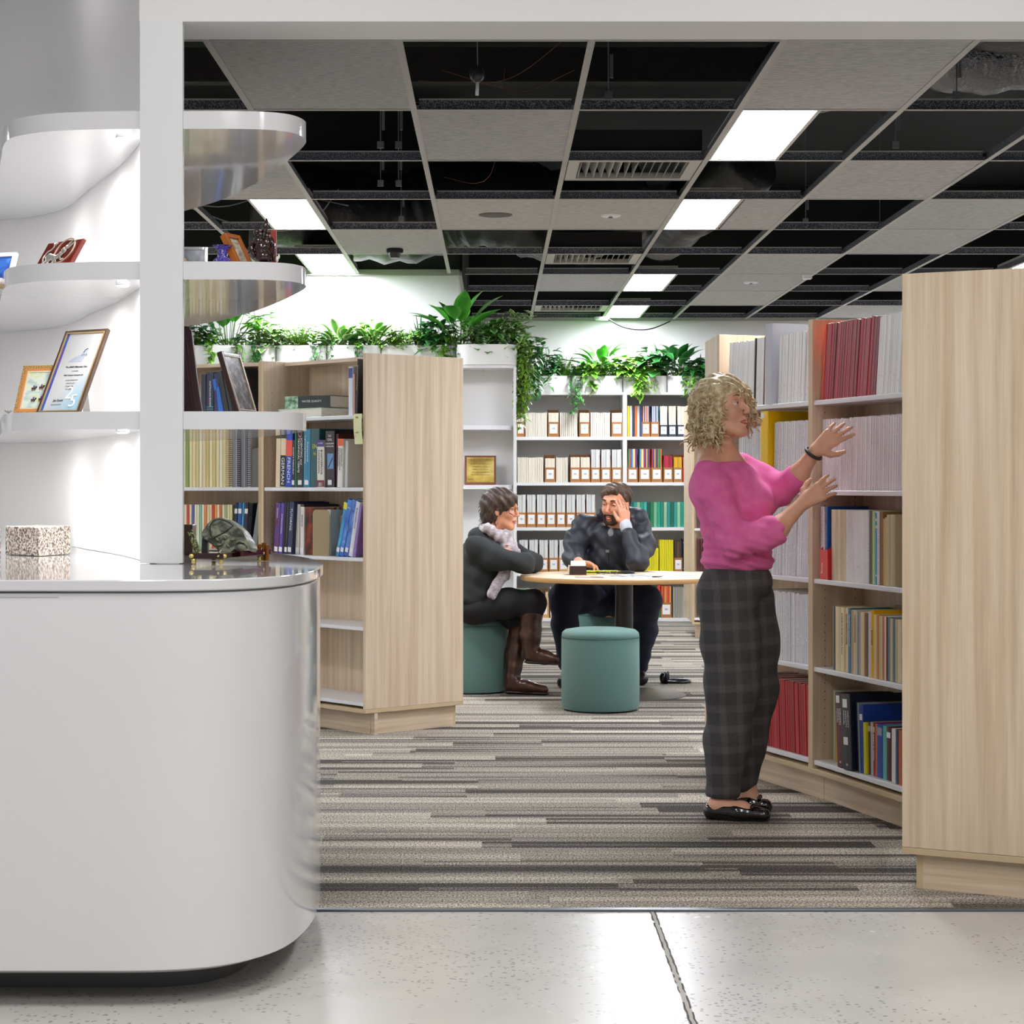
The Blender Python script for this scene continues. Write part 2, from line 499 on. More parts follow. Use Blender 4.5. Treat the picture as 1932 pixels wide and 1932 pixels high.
# ------------------------------------------------------------------ ceiling grid
WLC = [(-3.2, 7.9), (-2.5, 7.55), (-1.82, 7.28), (-1.545, 7.02), (-1.33, 6.5), (-1.15, 6.05), (-1.02, 5.66), (-0.955, 5.45)]
def alcove_y(x):
    if x > -0.955: return 5.64
    for (xa, ya), (xb, yb) in zip(WLC, WLC[1:]):
        if xa <= x <= xb: return ya + (yb - ya) * (x - xa) / (xb - xa) + 0.06
    return 8.2
def alcove_x(y):
    for (xa, ya), (xb, yb) in zip(WLC, WLC[1:]):
        if yb <= y <= ya: return xa + (xb - xa) * (y - ya) / (yb - ya) + 0.06
    return -4.4 if y > 7.9 else -0.9
GX = [0.313 + 0.621 * k for k in range(-8, 8)]
def gx(k): return 0.313 + 0.621 * k
def gy(r): return 7.538 + 1.183 * r
TEE = mat('grid_face', 'a3a19c', 0.5)
TEEW = ramp_mat('grid_web', (220, 220, 220), [(0.42, '30323a'), (0.52, '565a64'), (0.7, 'a9adb5')], 0.35)
g = M()
for k in range(-7, 8):
    x = gx(k)
    if x > 4.7 or x < -4.4: continue
    y1 = 13.4 if x < -0.25 else 17.15
    y0 = alcove_y(x)
    g.bb(x - 0.012, x + 0.012, y0, y1, ZC, ZC + 0.002)
    g.bb(x - 0.002, x + 0.002, y0, y1, ZC + 0.002, ZC + 0.04, 1)
struct(g.build('ceiling_grid', [TEE, TEEW]))
g = M()
for r in range(-1, 9):
    y = gy(r)
    xa = max(-4.4, alcove_x(y)) if y < 13.4 else -0.2
    for k in range(-8, 8):
        x0, x1 = max(gx(k) + 0.013, xa), min(gx(k + 1) - 0.013, 4.7)
        if x1 - x0 < 0.1: continue
        g.bb(x0, x1, y - 0.012, y + 0.012, ZC, ZC + 0.002)
        g.bb(x0 + 0.006, x1 - 0.006, y - 0.002, y + 0.002, ZC + 0.002, ZC + 0.044, 1)
        g.bb(x0 + 0.006, x1 - 0.006, y - 0.006, y - 0.002, ZC + 0.038, ZC + 0.044, 0)
struct(g.build('ceiling_cross_tees', [TEE, TEEW]))
struct(M().bb(-0.24, 4.75, 17.17, 17.2, ZC - 0.01, ZC + 0.03).bb(-4.4, -0.24, 13.42, 13.46, ZC - 0.01, ZC + 0.03).bb(-0.246, -0.226, 13.46, 17.2, ZC - 0.01, ZC + 0.03).build('trim_2', TEE))

TILE = ramp_mat('grey_felt_tile', (28, 150, 60), [(0.3, '8c8c8b'), (0.5, 'a8a8a7'), (0.7, 'bbbbba')], 0.95, detail=8, rand=1)
ROWN = {-1: 'nearest the white beam', 0: 'in the second row', 1: 'in the third row', 2: 'in the fourth row', 3: 'in the fifth row', 4: 'in the sixth row', 5: 'in the seventh row', 6: 'in the eighth row', 7: 'in the row at the back wall'}
COLN = {-3: 'far left', -2: 'left', -1: 'centre-left', 0: 'centre', 1: 'centre-right', 2: 'right', 3: 'far right', 4: 'outer right', 5: 'outermost right'}
def tile(k, r, x0=None, x1=None, extra=''):
    a = gx(k) + 0.004 if x0 is None else x0
    b_ = gx(k + 1) - 0.004 if x1 is None else x1
    o = M().bb(a, b_, gy(r) + 0.004, gy(r + 1) - 0.004, ZC + 0.0025, ZC + 0.02).build('ceiling_tile', TILE)
    tag(o, 'grey felt ceiling tile%s %s, %s column' % (extra, ROWN[r], COLN[k]), 'ceiling tile', 'grey felt tiles in the open ceiling grid')
    return o
for k, r in ((-2, -1), (-1, 0), (-3, 1), (1, -1), (0, 5), (2, 1), (2, 4), (2, 6), (3, 2), (3, 3), (4, 5), (4, 7), (3, -1), (5, 1)):
    tile(k, r)
tile(-2, 3, extra=' with black detector'); tile(-1, 2, extra=' with round speaker'); tile(0, 2, extra=' with white sprinkler'); tile(2, 5, extra=' with sprinkler')
tile(1, 2, x0=gx(1) + 0.33, extra=' half beside a light')
LM = emis('light_diffuser', 'f6f9ff', LAMP)
def clight(k, r, half, lab):
    x0 = gx(k) + (0.016 if half == 0 else 0.315)
    x1 = x0 + 0.29
    y0, y1 = gy(r) + 0.014, gy(r + 1) - 0.014
    t = thing('ceiling_light', lab, 'ceiling light', ((x0 + x1) / 2, (y0 + y1) / 2, ZC), 0, 'long panel lights in the ceiling grid')
    m = M()
    m.bb(x0 - 0.01, x0 + 0.004, y0, y1, ZC + 0.002, ZC + 0.06).bb(x1 - 0.004, x1 + 0.012, y0, y1, ZC + 0.002, ZC + 0.06)
    m.bb(x0, x1, y0 - 0.004, y0 + 0.004, ZC + 0.004, ZC + 0.06).bb(x0, x1, y1 - 0.004, y1 + 0.004, ZC + 0.004, ZC + 0.06)
    m.bb(x0, x1, y0, y1, ZC + 0.05, ZC + 0.06)
    m.build('frame', mat('light_frame', 'b9b7b0', 0.5), t)
    M().bb(x0 + 0.004, x1 - 0.004, y0 + 0.004, y1 - 0.004, ZC + 0.006, ZC + 0.01).build('diffuser', LM, t)
for a in ((1, 0, 0, 'largest bright panel light, right of centre near the beam'), (1, 2, 0, 'second panel light behind the largest one, right of centre'),
          (1, 5, 0, 'third panel light of the right-centre line, partly behind duct'), (1, 7, 0, 'last panel light of right-centre line, above the back wall'),
          (-3, 2, 1, 'left panel light just above the figurine on the shelf'), (-3, 4, 1, 'left panel light close to the white left wall'),
          (5, 4, 0, 'panel light seen just above the near right bookcase panel'), (5, 7, 0, 'panel light glimpsed above the red journals at right'),
          (-6, 0, 0, 'panel light far left behind the display alcove'), (-6, 2, 0, 'panel light deeper in the room behind the display alcove'),
          (5, 0, 0, 'panel light out at right near the portal beam'), (5, 2, 0, 'panel light out at right above the bookcases')):
    clight(*a)
def vent(k, r, lab):
    x0, x1, y0, y1 = gx(k) + 0.016, gx(k + 1) - 0.016, gy(r) + 0.016, gy(r) + 0.55
    t = thing('ceiling_vent', lab, 'ceiling vent', ((x0 + x1) / 2, (y0 + y1) / 2, ZC), 0, 'louvred vents in the ceiling grid')
    fm = mat('vent_metal', 'a9a8a3', 0.5)
    m = M()
    m.bb(x0, x0 + 0.05, y0, y1, ZC + 0.002, ZC + 0.03).bb(x1 - 0.05, x1, y0, y1, ZC + 0.002, ZC + 0.03)
    m.bb(x0 + 0.05, x1 - 0.05, y0, y0 + 0.03, ZC + 0.002, ZC + 0.03).bb(x0 + 0.05, x1 - 0.05, y1 - 0.03, y1, ZC + 0.002, ZC + 0.03)
    m.build('frame', fm, t)
    M().bb(x0 + 0.05, x1 - 0.05, y0 + 0.03, y1 - 0.03, ZC + 0.12, ZC + 0.13).build('backing', BLACK, t)
    M().bb(x0, x1, y0 - 0.004, y0, ZC + 0.03, ZC + 0.14).build('hood', BLACK, t)
    n = 14; xm = (x0 + x1) / 2
    for i in range(n):
        x = x0 + 0.06 + (x1 - x0 - 0.12) * i / (n - 1)
        dx = 0.085 * (1 if x > xm else -1)
        if abs(x - xm) < 0.02: dx = 0.0
        M().slab([(x, y0 + 0.03, ZC + 0.006), (x + dx * 0.4, y0 + 0.03, ZC + 0.10), (x + dx * 0.4, y1 - 0.03, ZC + 0.10), (x, y1 - 0.03, ZC + 0.006)], (0.002, 0, 0)).build('louvre', fm, t)
    M().bb(x0, x1, y1 + 0.004, y1 + 0.026, ZC + 0.001, ZC + 0.03).build('cross_bar', TEE, t)
vent(0, 1, 'nearest and largest louvred vent in the ceiling'); vent(0, 4, 'middle louvred ceiling vent behind the largest one'); vent(0, 7, 'far louvred ceiling vent by the back wall')
# fittings in the tiles
q = P(745, 464, 0); k_ = (ZC - CH) / ((912 - 470) / F); px = (745 - CX) * k_ / F
t = thing('smoke_detector', 'black smoke detector hanging under a grey ceiling tile', 'smoke detector', (px, k_, ZC))
M().lathe((px, k_, ZC - 0.022), [(0.05, 0), (0.052, 0.02), (0.045, 0.024)]).build('base', BLACK, t, 'auto')
M().lathe((px, k_, ZC - 0.055), [(0.026, 0), (0.034, 0.012), (0.036, 0.033)]).build('sensor_head', mat('dark_plastic', '1b1b1d', 0.35), t, 'auto')
def onceil(x, y, z=ZC):
    d = (z - CH) * F / (912 - y)
    return (x - CX) * d / F, d
a, b = onceil(935, 406)
tag(M().lathe((a, b, ZC - 0.002), [(0.085, 0), (0.09, 0.003), (0.09, 0.0045)], 32).build('ceiling_speaker', mat('speaker_mesh', '4c4a48', 0.7)), 'round dark grey speaker flush in a ceiling tile', 'speaker')
for (x, y, lb) in ((1152, 407, 'flat white sprinkler in the central ceiling tile'), (1417, 533, 'flat white sprinkler in a tile at right of centre')):
    a, b = onceil(x, y)
    t = thing('sprinkler', lb, 'sprinkler', (a, b, ZC))
    M().lathe((a, b, ZC - 0.006), [(0.05, 0), (0.055, 0.006), (0.055, 0.0085)], 20).build('rosette', WHITE, t, 'auto')
    M().lathe((a, b, ZC - 0.016), [(0.012, 0), (0.016, 0.002), (0.008, 0.01)], 10).build('nozzle', STEEL, t, 'auto')

# ducts and wires in the void
DUCT = mat('black_duct_wrap', '131314', 0.42, bump=0.9, bscale=16, spec=0.6)
DUCTS = mat('silver_duct_foil', '6a6a6d', 0.18, metal=1.0, bump=1.0, bscale=55)
def duct(pts, r, m, lab):
    pp = round_poly(pts, 8)
    rr = [r * (1 + 0.05 * math.sin(i * 1.7)) for i in range(len(pp))]
    tag(M().tube(pp, rr, 20).build('duct', m, smooth=True), lab, 'duct', 'flexible air ducts above the open ceiling')
duct([(-1.55, 12.75, 3.02), (-0.9, 12.8, 2.94), (-0.55, 12.85, 2.93), (-0.25, 12.8, 3.02), (0.1, 12.75, 3.0), (0.5, 12.85, 2.94), (0.95, 12.9, 3.1)], 0.29, DUCT, 'sagging black duct above the left ceiling bays near the wall')
duct([(1.0, 8.8, 3.5), (1.25, 8.3, 3.3), (1.8, 7.9, 3.15), (2.3, 7.6, 3.1)], 0.22, DUCT, 'black duct rising behind the large right ceiling tile')
duct([(2.05, 6.2, 3.02), (1.95, 7.0, 3.05), (1.8, 7.9, 3.1), (1.62, 9.2, 3.15), (1.5, 10.2, 3.3)], 0.19, DUCT, 'long dark duct running back at the right')
duct([(1.72, 8.0, 2.98), (2.0, 8.05, 2.96), (2.4, 7.95, 3.0), (2.9, 7.8, 3.1)], 0.17, DUCTS, 'crinkled silver foil duct at the upper right')
duct([(1.35, 14.6, 3.2), (1.2, 13.9, 3.0), (1.12, 13.2, 2.90), (1.3, 12.6, 3.0), (1.6, 12.2, 3.2)], 0.2, DUCT, 'drooping black duct in front of the far panel light')
duct([(0.2, 13.9, 3.0), (0.6, 13.8, 2.93), (1.1, 13.9, 3.05)], 0.2, DUCT, 'black duct behind the middle ceiling vent')
def wire(pts, r, m, lab, name='cable', cat='cable'):
    return tag(M().tube(round_poly(pts, 6), r, 6).build(name, m, smooth=True), lab, cat)
RW = mat('red_brown_cable', '5e3028', 0.6); GW = mat('grey_cable', '77777a', 0.5)
wire([(-0.29, 7.45, 2.72), (-0.05, 7.4, 2.7), (0.1, 7.3, 2.72), (0.3, 7.2, 2.86)], 0.0016, RW, 'red-brown cable sagging above the centre-left grid near the beam')
wire([(-0.95, 7.1, 2.8), (-1.1, 7.0, 2.78), (-1.3, 6.9, 2.84)], 0.0016, RW, 'red cable in the dark void at upper left')
wire([(-0.2, 7.35, 2.74), (0.0, 7.45, 2.70), (0.12, 7.5, 2.69), (0.3, 7.4, 2.75)], 0.0016, RW, 'thin cable looping beside the hanging sensor')
wire([(-0.25, 9.8, 2.72), (-0.02, 9.6, 2.7), (0.05, 9.5, 3.2)], 0.0018, RW, 'reddish cable behind the first centre tile')
wire([(-1.9, 10.5, 2.75), (-1.5, 10.7, 2.7), (-1.2, 10.9, 2.8), (-0.8, 10.8, 2.72)], 0.004, GW, 'bundle cable above the left shelf figurine')
wire([(-1.8, 11.3, 2.8), (-1.4, 11.5, 2.68), (-1.1, 11.6, 2.72), (-0.9, 11.4, 2.9)], 0.004, GW, 'grey cable sagging between the two left panel lights')
rods = M()
for (x, y, d) in ((718, 215, 8.6), (752, 215, 8.6), (718, 330, 9.7), (752, 330, 9.7), (1148, 160, 7.5), (1805, 170, 7.5), (1690, 270, 8.6), (757, 400, 11), (1520, 440, 11.1), (1660, 500, 12.3)):
    X = (x - CX) * d / F
    rods.tube([(X, d, ZC + 0.04), (X, d, 3.78)], 0.003, 6)
    rods.box((X, d, ZC + 0.05), (0.03, 0.01, 0.03)).box((X + 0.012, d, ZC + 0.16), (0.012, 0.008, 0.09))
struct(rods.build('ceiling_hangers', mat('hanger_metal', '8f9194', 0.35, metal=0.8)))
beamv = M()
for d in (7.0, 9.3, 11.6): beamv.bb(-0.85 if d < 8 else -4.4, 4.7, d - 0.06, d + 0.06, 3.55, 3.75)
struct(beamv.build('ceiling_joists', mat('dark_joist', '1a1817', 0.8)))
X, D = (900 - CX) * 7.0 / F, 7.0
t = thing('hanging_sensor', 'small black and white sensor dangling in the ceiling void', 'sensor', (X, D, 2.6))
z = CH + (912 - 140) * D / F
M().ell((X, D, z), (0.028, 0.02, 0.03)).build('housing', mat('dark_plastic2', '2c2c2e', 0.3), t, True)
M().tube([(X + 0.002, D, z - 0.02), (X, D, z - 0.075)], 0.006, 8).build('probe', WHITE, t, True)
M().tube([(X + 0.002, D, z + 0.02), (X, D + 0.02, z + 0.2), (X + 0.02, D, 3.7)], 0.002, 6).build('cord', GW, t, True)
wire([P(1140, 596, 16.9), P(1170, 615, 17.0), P(1200, 622, 17.05), P(1230, 620, 17.1), P(1265, 606, 17.15)], 0.006, mat('black_cord', '1a1a1a', 0.5), 'black cord looping down over the back wall from the ceiling', 'cord', 'cord')
a, b = onceil(1135, 598)
tag(M().lathe((a, b, ZC - 0.03), [(0.05, 0), (0.06, 0.01), (0.06, 0.03)], 16).build('router_box', WHITE), 'small white box beside the last panel light', 'router')
a, b = onceil(1523, 520)
tag(M().box((a, b, ZC + 0.0), (0.06, 0.06, 0.05)).build('sensor_box', WHITE, bevel=0.005), 'small white motion sensor in the grid at right', 'sensor')
# ------------------------------------------------------------------ wooden bookcases
ZT, ZB = 1.82, 0.105
def V2(p): return Vector((p[0], p[1], 0))
class Bay:
    def __init__(s, pl, pr, dep):
        s.pl, s.pr, s.dep = V2(pl), V2(pr), dep
        s.u = (s.pr - s.pl).normalized(); s.v = Vector((-s.u.y, s.u.x, 0)); s.len = (s.pr - s.pl).length
        s.ang = math.atan2(s.u.y, s.u.x)
    def at(s, u, v, z=0): return s.pl + s.u * u + s.v * v + Vector((0, 0, z))
    def ux(s, x, v=0.02):
        """distance along the bay where the sight line of photo column x meets it"""
        k = (x - CX) / F; o = s.at(0, v)
        return (o.y * k - o.x) / (s.u.x - k * s.u.y)
HOLE = mat('pin_hole', '2a231c', 0.9)
def bay_parts(root, b, zs, back=True, left=True, right=True, top=None, ldep=None, holes=True, rdep=None):
    th = 0.018
    def pl(poly): return [(p.x, p.y) for p in poly]
    def side(u0, u1, dep, hs):
        m = M().prism(pl([b.at(u0, 0), b.at(u1, 0), b.at(u1, dep), b.at(u0, dep)]), ZB + 0.018, ZT)
        if hs:
            uf = u1 + 0.0004 if hs > 0 else u0 - 0.0004
            for v in (0.05, dep - 0.05):
                z = 0.22
                while z < 1.72:
                    c = b.at(uf, v, z); r = 0.0026
                    m.add([c + b.v * r, c + Vector((0, 0, r)), c - b.v * r, c - Vector((0, 0, r))], [(0, 1, 2, 3)], 1); z += 0.032
        o = m.build('side_panel', [WOOD, HOLE], root, bevel=0.0008, seg=1)
        # front edge banding
        M().prism(pl([b.at(u0, -0.0012), b.at(u1, -0.0012), b.at(u1, 0), b.at(u0, 0)]), ZB + 0.018, ZT + 0.0005).build('edge_band', WOODE, root)
    if left: side(0, th, ldep or b.dep, 1 if holes else 0)
    if right: side(b.len - th, b.len, rdep or b.dep, 0)
    if back:
        M().prism(pl([b.at(th, b.dep - 0.014), b.at(b.len - th, b.dep - 0.014), b.at(b.len - th, b.dep), b.at(th, b.dep)]), ZB + 0.018, ZT - 0.0).build('back_panel', WOOD, root)
    for i, z in enumerate(zs):
        M().prism(pl([b.at(th, 0.004), b.at(b.len - th, 0.004), b.at(b.len - th, b.dep - 0.014), b.at(th, b.dep - 0.014)]), z - 0.018, z).build('shelf', WHITE, root, bevel=0.002)
    M().prism(pl([b.at(0, -0.002), b.at(b.len, -0.002), b.at(b.len, b.dep), b.at(0, b.dep)]), ZB, ZB + 0.018).build('bottom_board', WOODE, root, bevel=0.001)
    M().prism(pl([b.at(0, 0.055), b.at(b.len, 0.055), b.at(b.len, 0.075), b.at(0, 0.075)]), 0, ZB).build('plinth', WOODH, root)
    if top is not None:
        M().prism(pl([b.at(th, top), b.at(b.len - th, top), b.at(b.len - th, b.dep - 0.014), b.at(th, b.dep - 0.014)]), ZT - 0.022, ZT - 0.004).build('top_board', WOODH, root)

# right unit
L0, D1, D2, E1 = (0.931, 8.24), (1.199, 7.48), (1.42, 6.70), (1.206, 5.84)
RB1, RB2 = Bay(L0, D1, 0.225), Bay(D1, D2, 0.225)
ZR = [1.513, 1.174, 0.84, 0.507, 0.155]
rt = thing('bookcase', 'large pale oak bookcase on the right, with white shelves, beside the woman in pink', 'bookcase', (1.3, 6.8, 0), 0, 'pale oak bookcases')
bay_parts(rt, RB1, ZR); bay_parts(rt, RB2, ZR)
# near closed bay behind the end panel
m = M().prism([D2, (D2[0] + 0.02, D2[1] - 0.0), (E1[0] + 0.03, E1[1] + 0.03), (E1[0] + 0.012, E1[1] + 0.03)], ZB + 0.018, ZT)
m.build('side_panel', WOOD, rt)
pe = Vector((0.891, -0.454, 0)); pn = Vector((0.454, 0.891, 0)); e1 = V2(E1)
def pp(a, b_, o=e1, e=pe, n=pn): q = o + e * a + n * b_; return (q.x, q.y)
M().prism([pp(0, 0), pp(0.66, 0), pp(0.66, 0.02), pp(0, 0.02)], ZB + 0.020, ZT).build('end_panel', WOOD, rt, bevel=0.001)
M().prism([pp(0, -0.001), pp(0.66, -0.001), pp(0.66, 0.25), pp(0.03, 0.25)], ZB, ZB + 0.019).build('bottom_board', WOODE, rt, bevel=0.001)
M().prism([pp(0.035, 0.03), pp(0.055, 0.03), pp(0.055, 0.2), pp(0.035, 0.2)], 0, ZB).build('plinth', WOODE, rt)
M().prism([pp(0.055, 0.03), pp(0.64, 0.03), pp(0.64, 0.05), pp(0.055, 0.05)], 0, ZB).build('plinth', WOODH, rt)
M().prism([L0, (L0[0] - 0.008, L0[1] + 0.41), (L0[0] + 0.01, L0[1] + 0.41), (L0[0] + 0.01, L0[1] + 0.01)], ZB + 0.018, ZT - 0.001).build('end_panel', WOOD, rt)
M().prism([L0, (L0[0] - 0.008, L0[1] + 0.41), (L0[0] + 0.2, L0[1] + 0.41), (L0[0] + 0.2, L0[1] + 0.06)], ZB, ZB + 0.018).build('bottom_board', WOODE, rt)
M().prism([(L0[0] + 0.02, L0[1] + 0.1), (L0[0] + 0.02, L0[1] + 0.36), (L0[0] + 0.04, L0[1] + 0.36), (L0[0] + 0.04, L0[1] + 0.1)], 0, ZB).build('plinth', WOODH, rt)

# left unit
A0, A1, B1 = (-0.613, 9.38), (-1.18, 10.0), (-1.78, 10.25)
LB1, LB2 = Bay(A1, A0, 0.30), Bay(B1, A1, 0.30)
ZL = [1.527, 1.18, 0.845, 0.515, 0.155]
lt = thing('bookcase', 'pale oak bookcase at left behind the white desk, with closed end panel', 'bookcase', (-0.6, 9.7, 0), 0, 'pale oak bookcases')
bay_parts(lt, LB1, ZL, right=False, top=0.13, ldep=0.30)
bay_parts(lt, LB2, ZL, top=0.05)
a0 = V2(A0); le = Vector((0.461, 0.39, 0)).normalized(); ln = Vector((-le.y, le.x, 0))
M().prism([pp(0, 0, a0, le, ln), pp(0.60, 0, a0, le, ln), pp(0.60, 0.02, a0, le, ln), pp(0, 0.02, a0, le, ln)], ZB + 0.020, ZT).build('end_panel', WOOD, lt, bevel=0.001)
M().prism([pp(0, -0.001, a0, le, ln), pp(0.60, -0.001, a0, le, ln), pp(0.60, 0.6, a0, le, ln), pp(0, 0.62, a0, le, ln)], ZB, ZB + 0.019).build('bottom_board', WOODE, lt, bevel=0.001)
M().prism([pp(0.05, 0.03, a0, le, ln), pp(0.56, 0.03, a0, le, ln), pp(0.56, 0.05, a0, le, ln), pp(0.05, 0.05, a0, le, ln)], 0, ZB - 0.001).build('plinth', WOODH, lt)
M().prism([pp(0.56, 0.03, a0, le, ln), pp(0.575, 0.03, a0, le, ln), pp(0.575, 0.5, a0, le, ln), pp(0.56, 0.5, a0, le, ln)], 0, ZB - 0.001).build('plinth', WOODE, lt)
m = M().prism([pp(0.58, 0.02, a0, le, ln), pp(0.60, 0.02, a0, le, ln), pp(0.60, 0.6, a0, le, ln), pp(0.58, 0.6, a0, le, ln)], ZB + 0.02, ZT)
m.build('back_panel', WOOD, lt)

# far unit glimpsed between the white bookcase and the woman
FB = Bay((1.535, 15.34), (2.25, 14.9), 0.28)
ft = thing('bookcase', 'narrow slice of a far oak bookcase between white shelving and the woman', 'bookcase', (1.9, 15.2, 0), 0, 'pale oak bookcases')
bay_parts(ft, FB, [1.527, 1.19, 0.85, 0.515, 0.155], top=0.0)
M().prism([(1.535, 15.34), (1.535, 16.0), (1.55, 16.0), (1.55, 15.34)], ZB + 0.02, ZT).build('end_panel', WOOD, ft)

# ------------------------------------------------------------------ books
_bm = {}
def bookmesh(w, h, d, cov, kind='book'):
    key = (round(w, 4), round(h, 3), round(d, 3), cov.name, kind)
    if key in _bm: return _bm[key]
    m = M()
    if kind == 'thin':
        # stapled or glued journal: rounded spine edge, paper showing on top
        q = min(0.0015, w * 0.25)
        poly = [(q, 0), (w - q, 0), (w, q * 1.5), (w, d), (0, d), (0, q * 1.5)]
        m.prism(poly, 0, h, 0, 1)
    else:
        t = 0.0022; i = 0.004
        poly = [(0.001, 0.002), (0.004, 0), (w - 0.004, 0), (w - 0.001, 0.002), (w, 0.008), (w, d), (w - t, d), (w - t, 0.008), (t, 0.008), (t, d), (0, d), (0, 0.008)]
        m.bb(0, t, 0.004, d, 0, h).bb(w - t, w, 0.004, d, 0, h)
        m.prism([(0.0, 0.005), (0.002, 0.001), (w / 2, 0), (w - 0.002, 0.001), (w, 0.005)], 0, h)
        m.bb(t, w - t, 0.006, d - i, i, h - i, 1)
    me = bpy.data.meshes.new(kind)
    me.from_pydata(m.v, [], m.f); me.materials.append(cov); me.materials.append(PAGES)
    me.polygons.foreach_set('material_index', m.mi); me.update()
    _bm[key] = me
    return me
def put_book(b, u, v, z, w, h, d, cov, lean=0, kind='book', name='book', label=None, cat=None, group=None, yaw=0):
    o = bpy.data.objects.new(name, bookmesh(w, h, d, cov, kind))
    C.objects.link(o)
    dz = w * math.sin(lean) if lean > 0 else 0
    o.location = b.at(u, v, z + dz + 0.0006)
    o.rotation_euler = (rz(b.ang + yaw) @ ry(lean)).to_euler()
    return tag(o, label, cat or name, group)
def jmat(name, base, ink, dens=0.5, sz=1.0, tint=(0.88, 1.05)):
    """journal cover whose spine carries tiny printed lettering"""
    if name in _mats: return _mats[name]
    m = bpy.data.materials.new(name); m.use_nodes = True
    nt = m.node_tree; N = nt.nodes; L = nt.links; b = N['Principled BSDF']
    tc = N.new('ShaderNodeTexCoord'); oi = N.new('ShaderNodeObjectInfo')
    sp = N.new('ShaderNodeSeparateXYZ'); L.new(tc.outputs['Object'], sp.inputs[0])
    c = N.new('ShaderNodeCombineXYZ')
    mm = N.new('ShaderNodeMath'); mm.operation = 'MULTIPLY'; L.new(oi.outputs['Random'], mm.inputs[0]); mm.inputs[1].default_value = 90
    a1 = N.new('ShaderNodeMath'); a1.operation = 'MULTIPLY_ADD'; L.new(sp.outputs[0], a1.inputs[0]); a1.inputs[1].default_value = 260 * sz; L.new(mm.outputs[0], a1.inputs[2])
    a2 = N.new('ShaderNodeMath'); a2.operation = 'MULTIPLY'; L.new(sp.outputs[2], a2.inputs[0]); a2.inputs[1].default_value = 330 * sz
    L.new(a1.outputs[0], c.inputs[0]); L.new(a2.outputs[0], c.inputs[1])
    n = N.new('ShaderNodeTexNoise'); n.inputs['Scale'].default_value = 1; n.inputs['Detail'].default_value = 1
    L.new(c.outputs[0], n.inputs['Vector'])
    g = N.new('ShaderNodeMath'); g.operation = 'GREATER_THAN'; L.new(n.outputs[0], g.inputs[0]); g.inputs[1].default_value = 0.52
    # lettering bands along the spine
    c2 = N.new('ShaderNodeCombineXYZ'); a3 = N.new('ShaderNodeMath'); a3.operation = 'MULTIPLY_ADD'; L.new(sp.outputs[2], a3.inputs[0]); a3.inputs[1].default_value = 16
    ms = N.new('ShaderNodeMath'); ms.operation = 'MULTIPLY'; L.new(oi.outputs['Random'], ms.inputs[0]); ms.inputs[1].default_value = 1.2
    L.new(ms.outputs[0], a3.inputs[2]); L.new(a3.outputs[0], c2.inputs[0])
    n2 = N.new('ShaderNodeTexNoise'); n2.inputs['Scale'].default_value = 1; L.new(c2.outputs[0], n2.inputs['Vector'])
    g2 = N.new('ShaderNodeMath'); g2.operation = 'GREATER_THAN'; L.new(n2.outputs[0], g2.inputs[0]); g2.inputs[1].default_value = 1 - dens
    ge = N.new('ShaderNodeNewGeometry')
    ml = N.new('ShaderNodeMath'); ml.operation = 'MULTIPLY'; L.new(g.outputs[0], ml.inputs[0]); L.new(g2.outputs[0], ml.inputs[1])
    sy = N.new('ShaderNodeMath'); sy.operation = 'LESS_THAN'; L.new(sp.outputs[1], sy.inputs[0]); sy.inputs[1].default_value = 0.0008
    m3 = N.new('ShaderNodeMath'); m3.operation = 'MULTIPLY'; ax1 = N.new('ShaderNodeMath'); ax1.operation = 'SUBTRACT'; L.new(sp.outputs[0], ax1.inputs[0]); ax1.inputs[1].default_value = 0.0082
    ax2 = N.new('ShaderNodeMath'); ax2.operation = 'ABSOLUTE'; L.new(ax1.outputs[0], ax2.inputs[0])
    ax3 = N.new('ShaderNodeMath'); ax3.operation = 'LESS_THAN'; L.new(ax2.outputs[0], ax3.inputs[0]); ax3.inputs[1].default_value = 0.0036
    ax4 = N.new('ShaderNodeMath'); ax4.operation = 'MULTIPLY'; L.new(ml.outputs[0], ax4.inputs[0]); L.new(ax3.outputs[0], ax4.inputs[1])
    L.new(ax4.outputs[0], m3.inputs[0]); L.new(sy.outputs[0], m3.inputs[1])
    mx = N.new('ShaderNodeMix'); mx.data_type = 'RGBA'; L.new(m3.outputs[0], mx.inputs[0])
    hs = N.new('ShaderNodeHueSaturation'); hs.inputs['Color'].default_value = rgb(base)
    mr = N.new('ShaderNodeMapRange'); mr.inputs[3].default_value = tint[0]; mr.inputs[4].default_value = tint[1]; L.new(oi.outputs['Random'], mr.inputs[0]); L.new(mr.outputs[0], hs.inputs['Value'])
    L.new(hs.outputs[0], mx.inputs[6]); mx.inputs[7].default_value = rgb(ink)
    L.new(mx.outputs[2], b.inputs['Base Color']); b.inputs['Roughness'].default_value = 0.45
    _mats[name] = m
    return m
JW = jmat('journal_white', 'f5f5f3', 'bcbcc4', 0.36, 1.3)
JP = jmat('journal_white_red_print', 'f3eff1', 'a0606e', 0.62, 1.3)
JG = jmat('journal_white_grey_print', 'f0f0f2', '6c6c78', 0.6, 1.3)
JC = jmat('journal_cream', 'efe7d6', 'cbb89a', 0.3)
JR = jmat('journal_crimson', '9c1a30', 'e8c8cc', 0.2, 1.0, (0.62, 1.2))
JR2 = jmat('journal_red', 'b8202a', 'e8c0bc', 0.14, 1.0, (0.65, 1.15))
COLN_ = {'8a1426': 'crimson', 'd6431f': 'orange-red'}
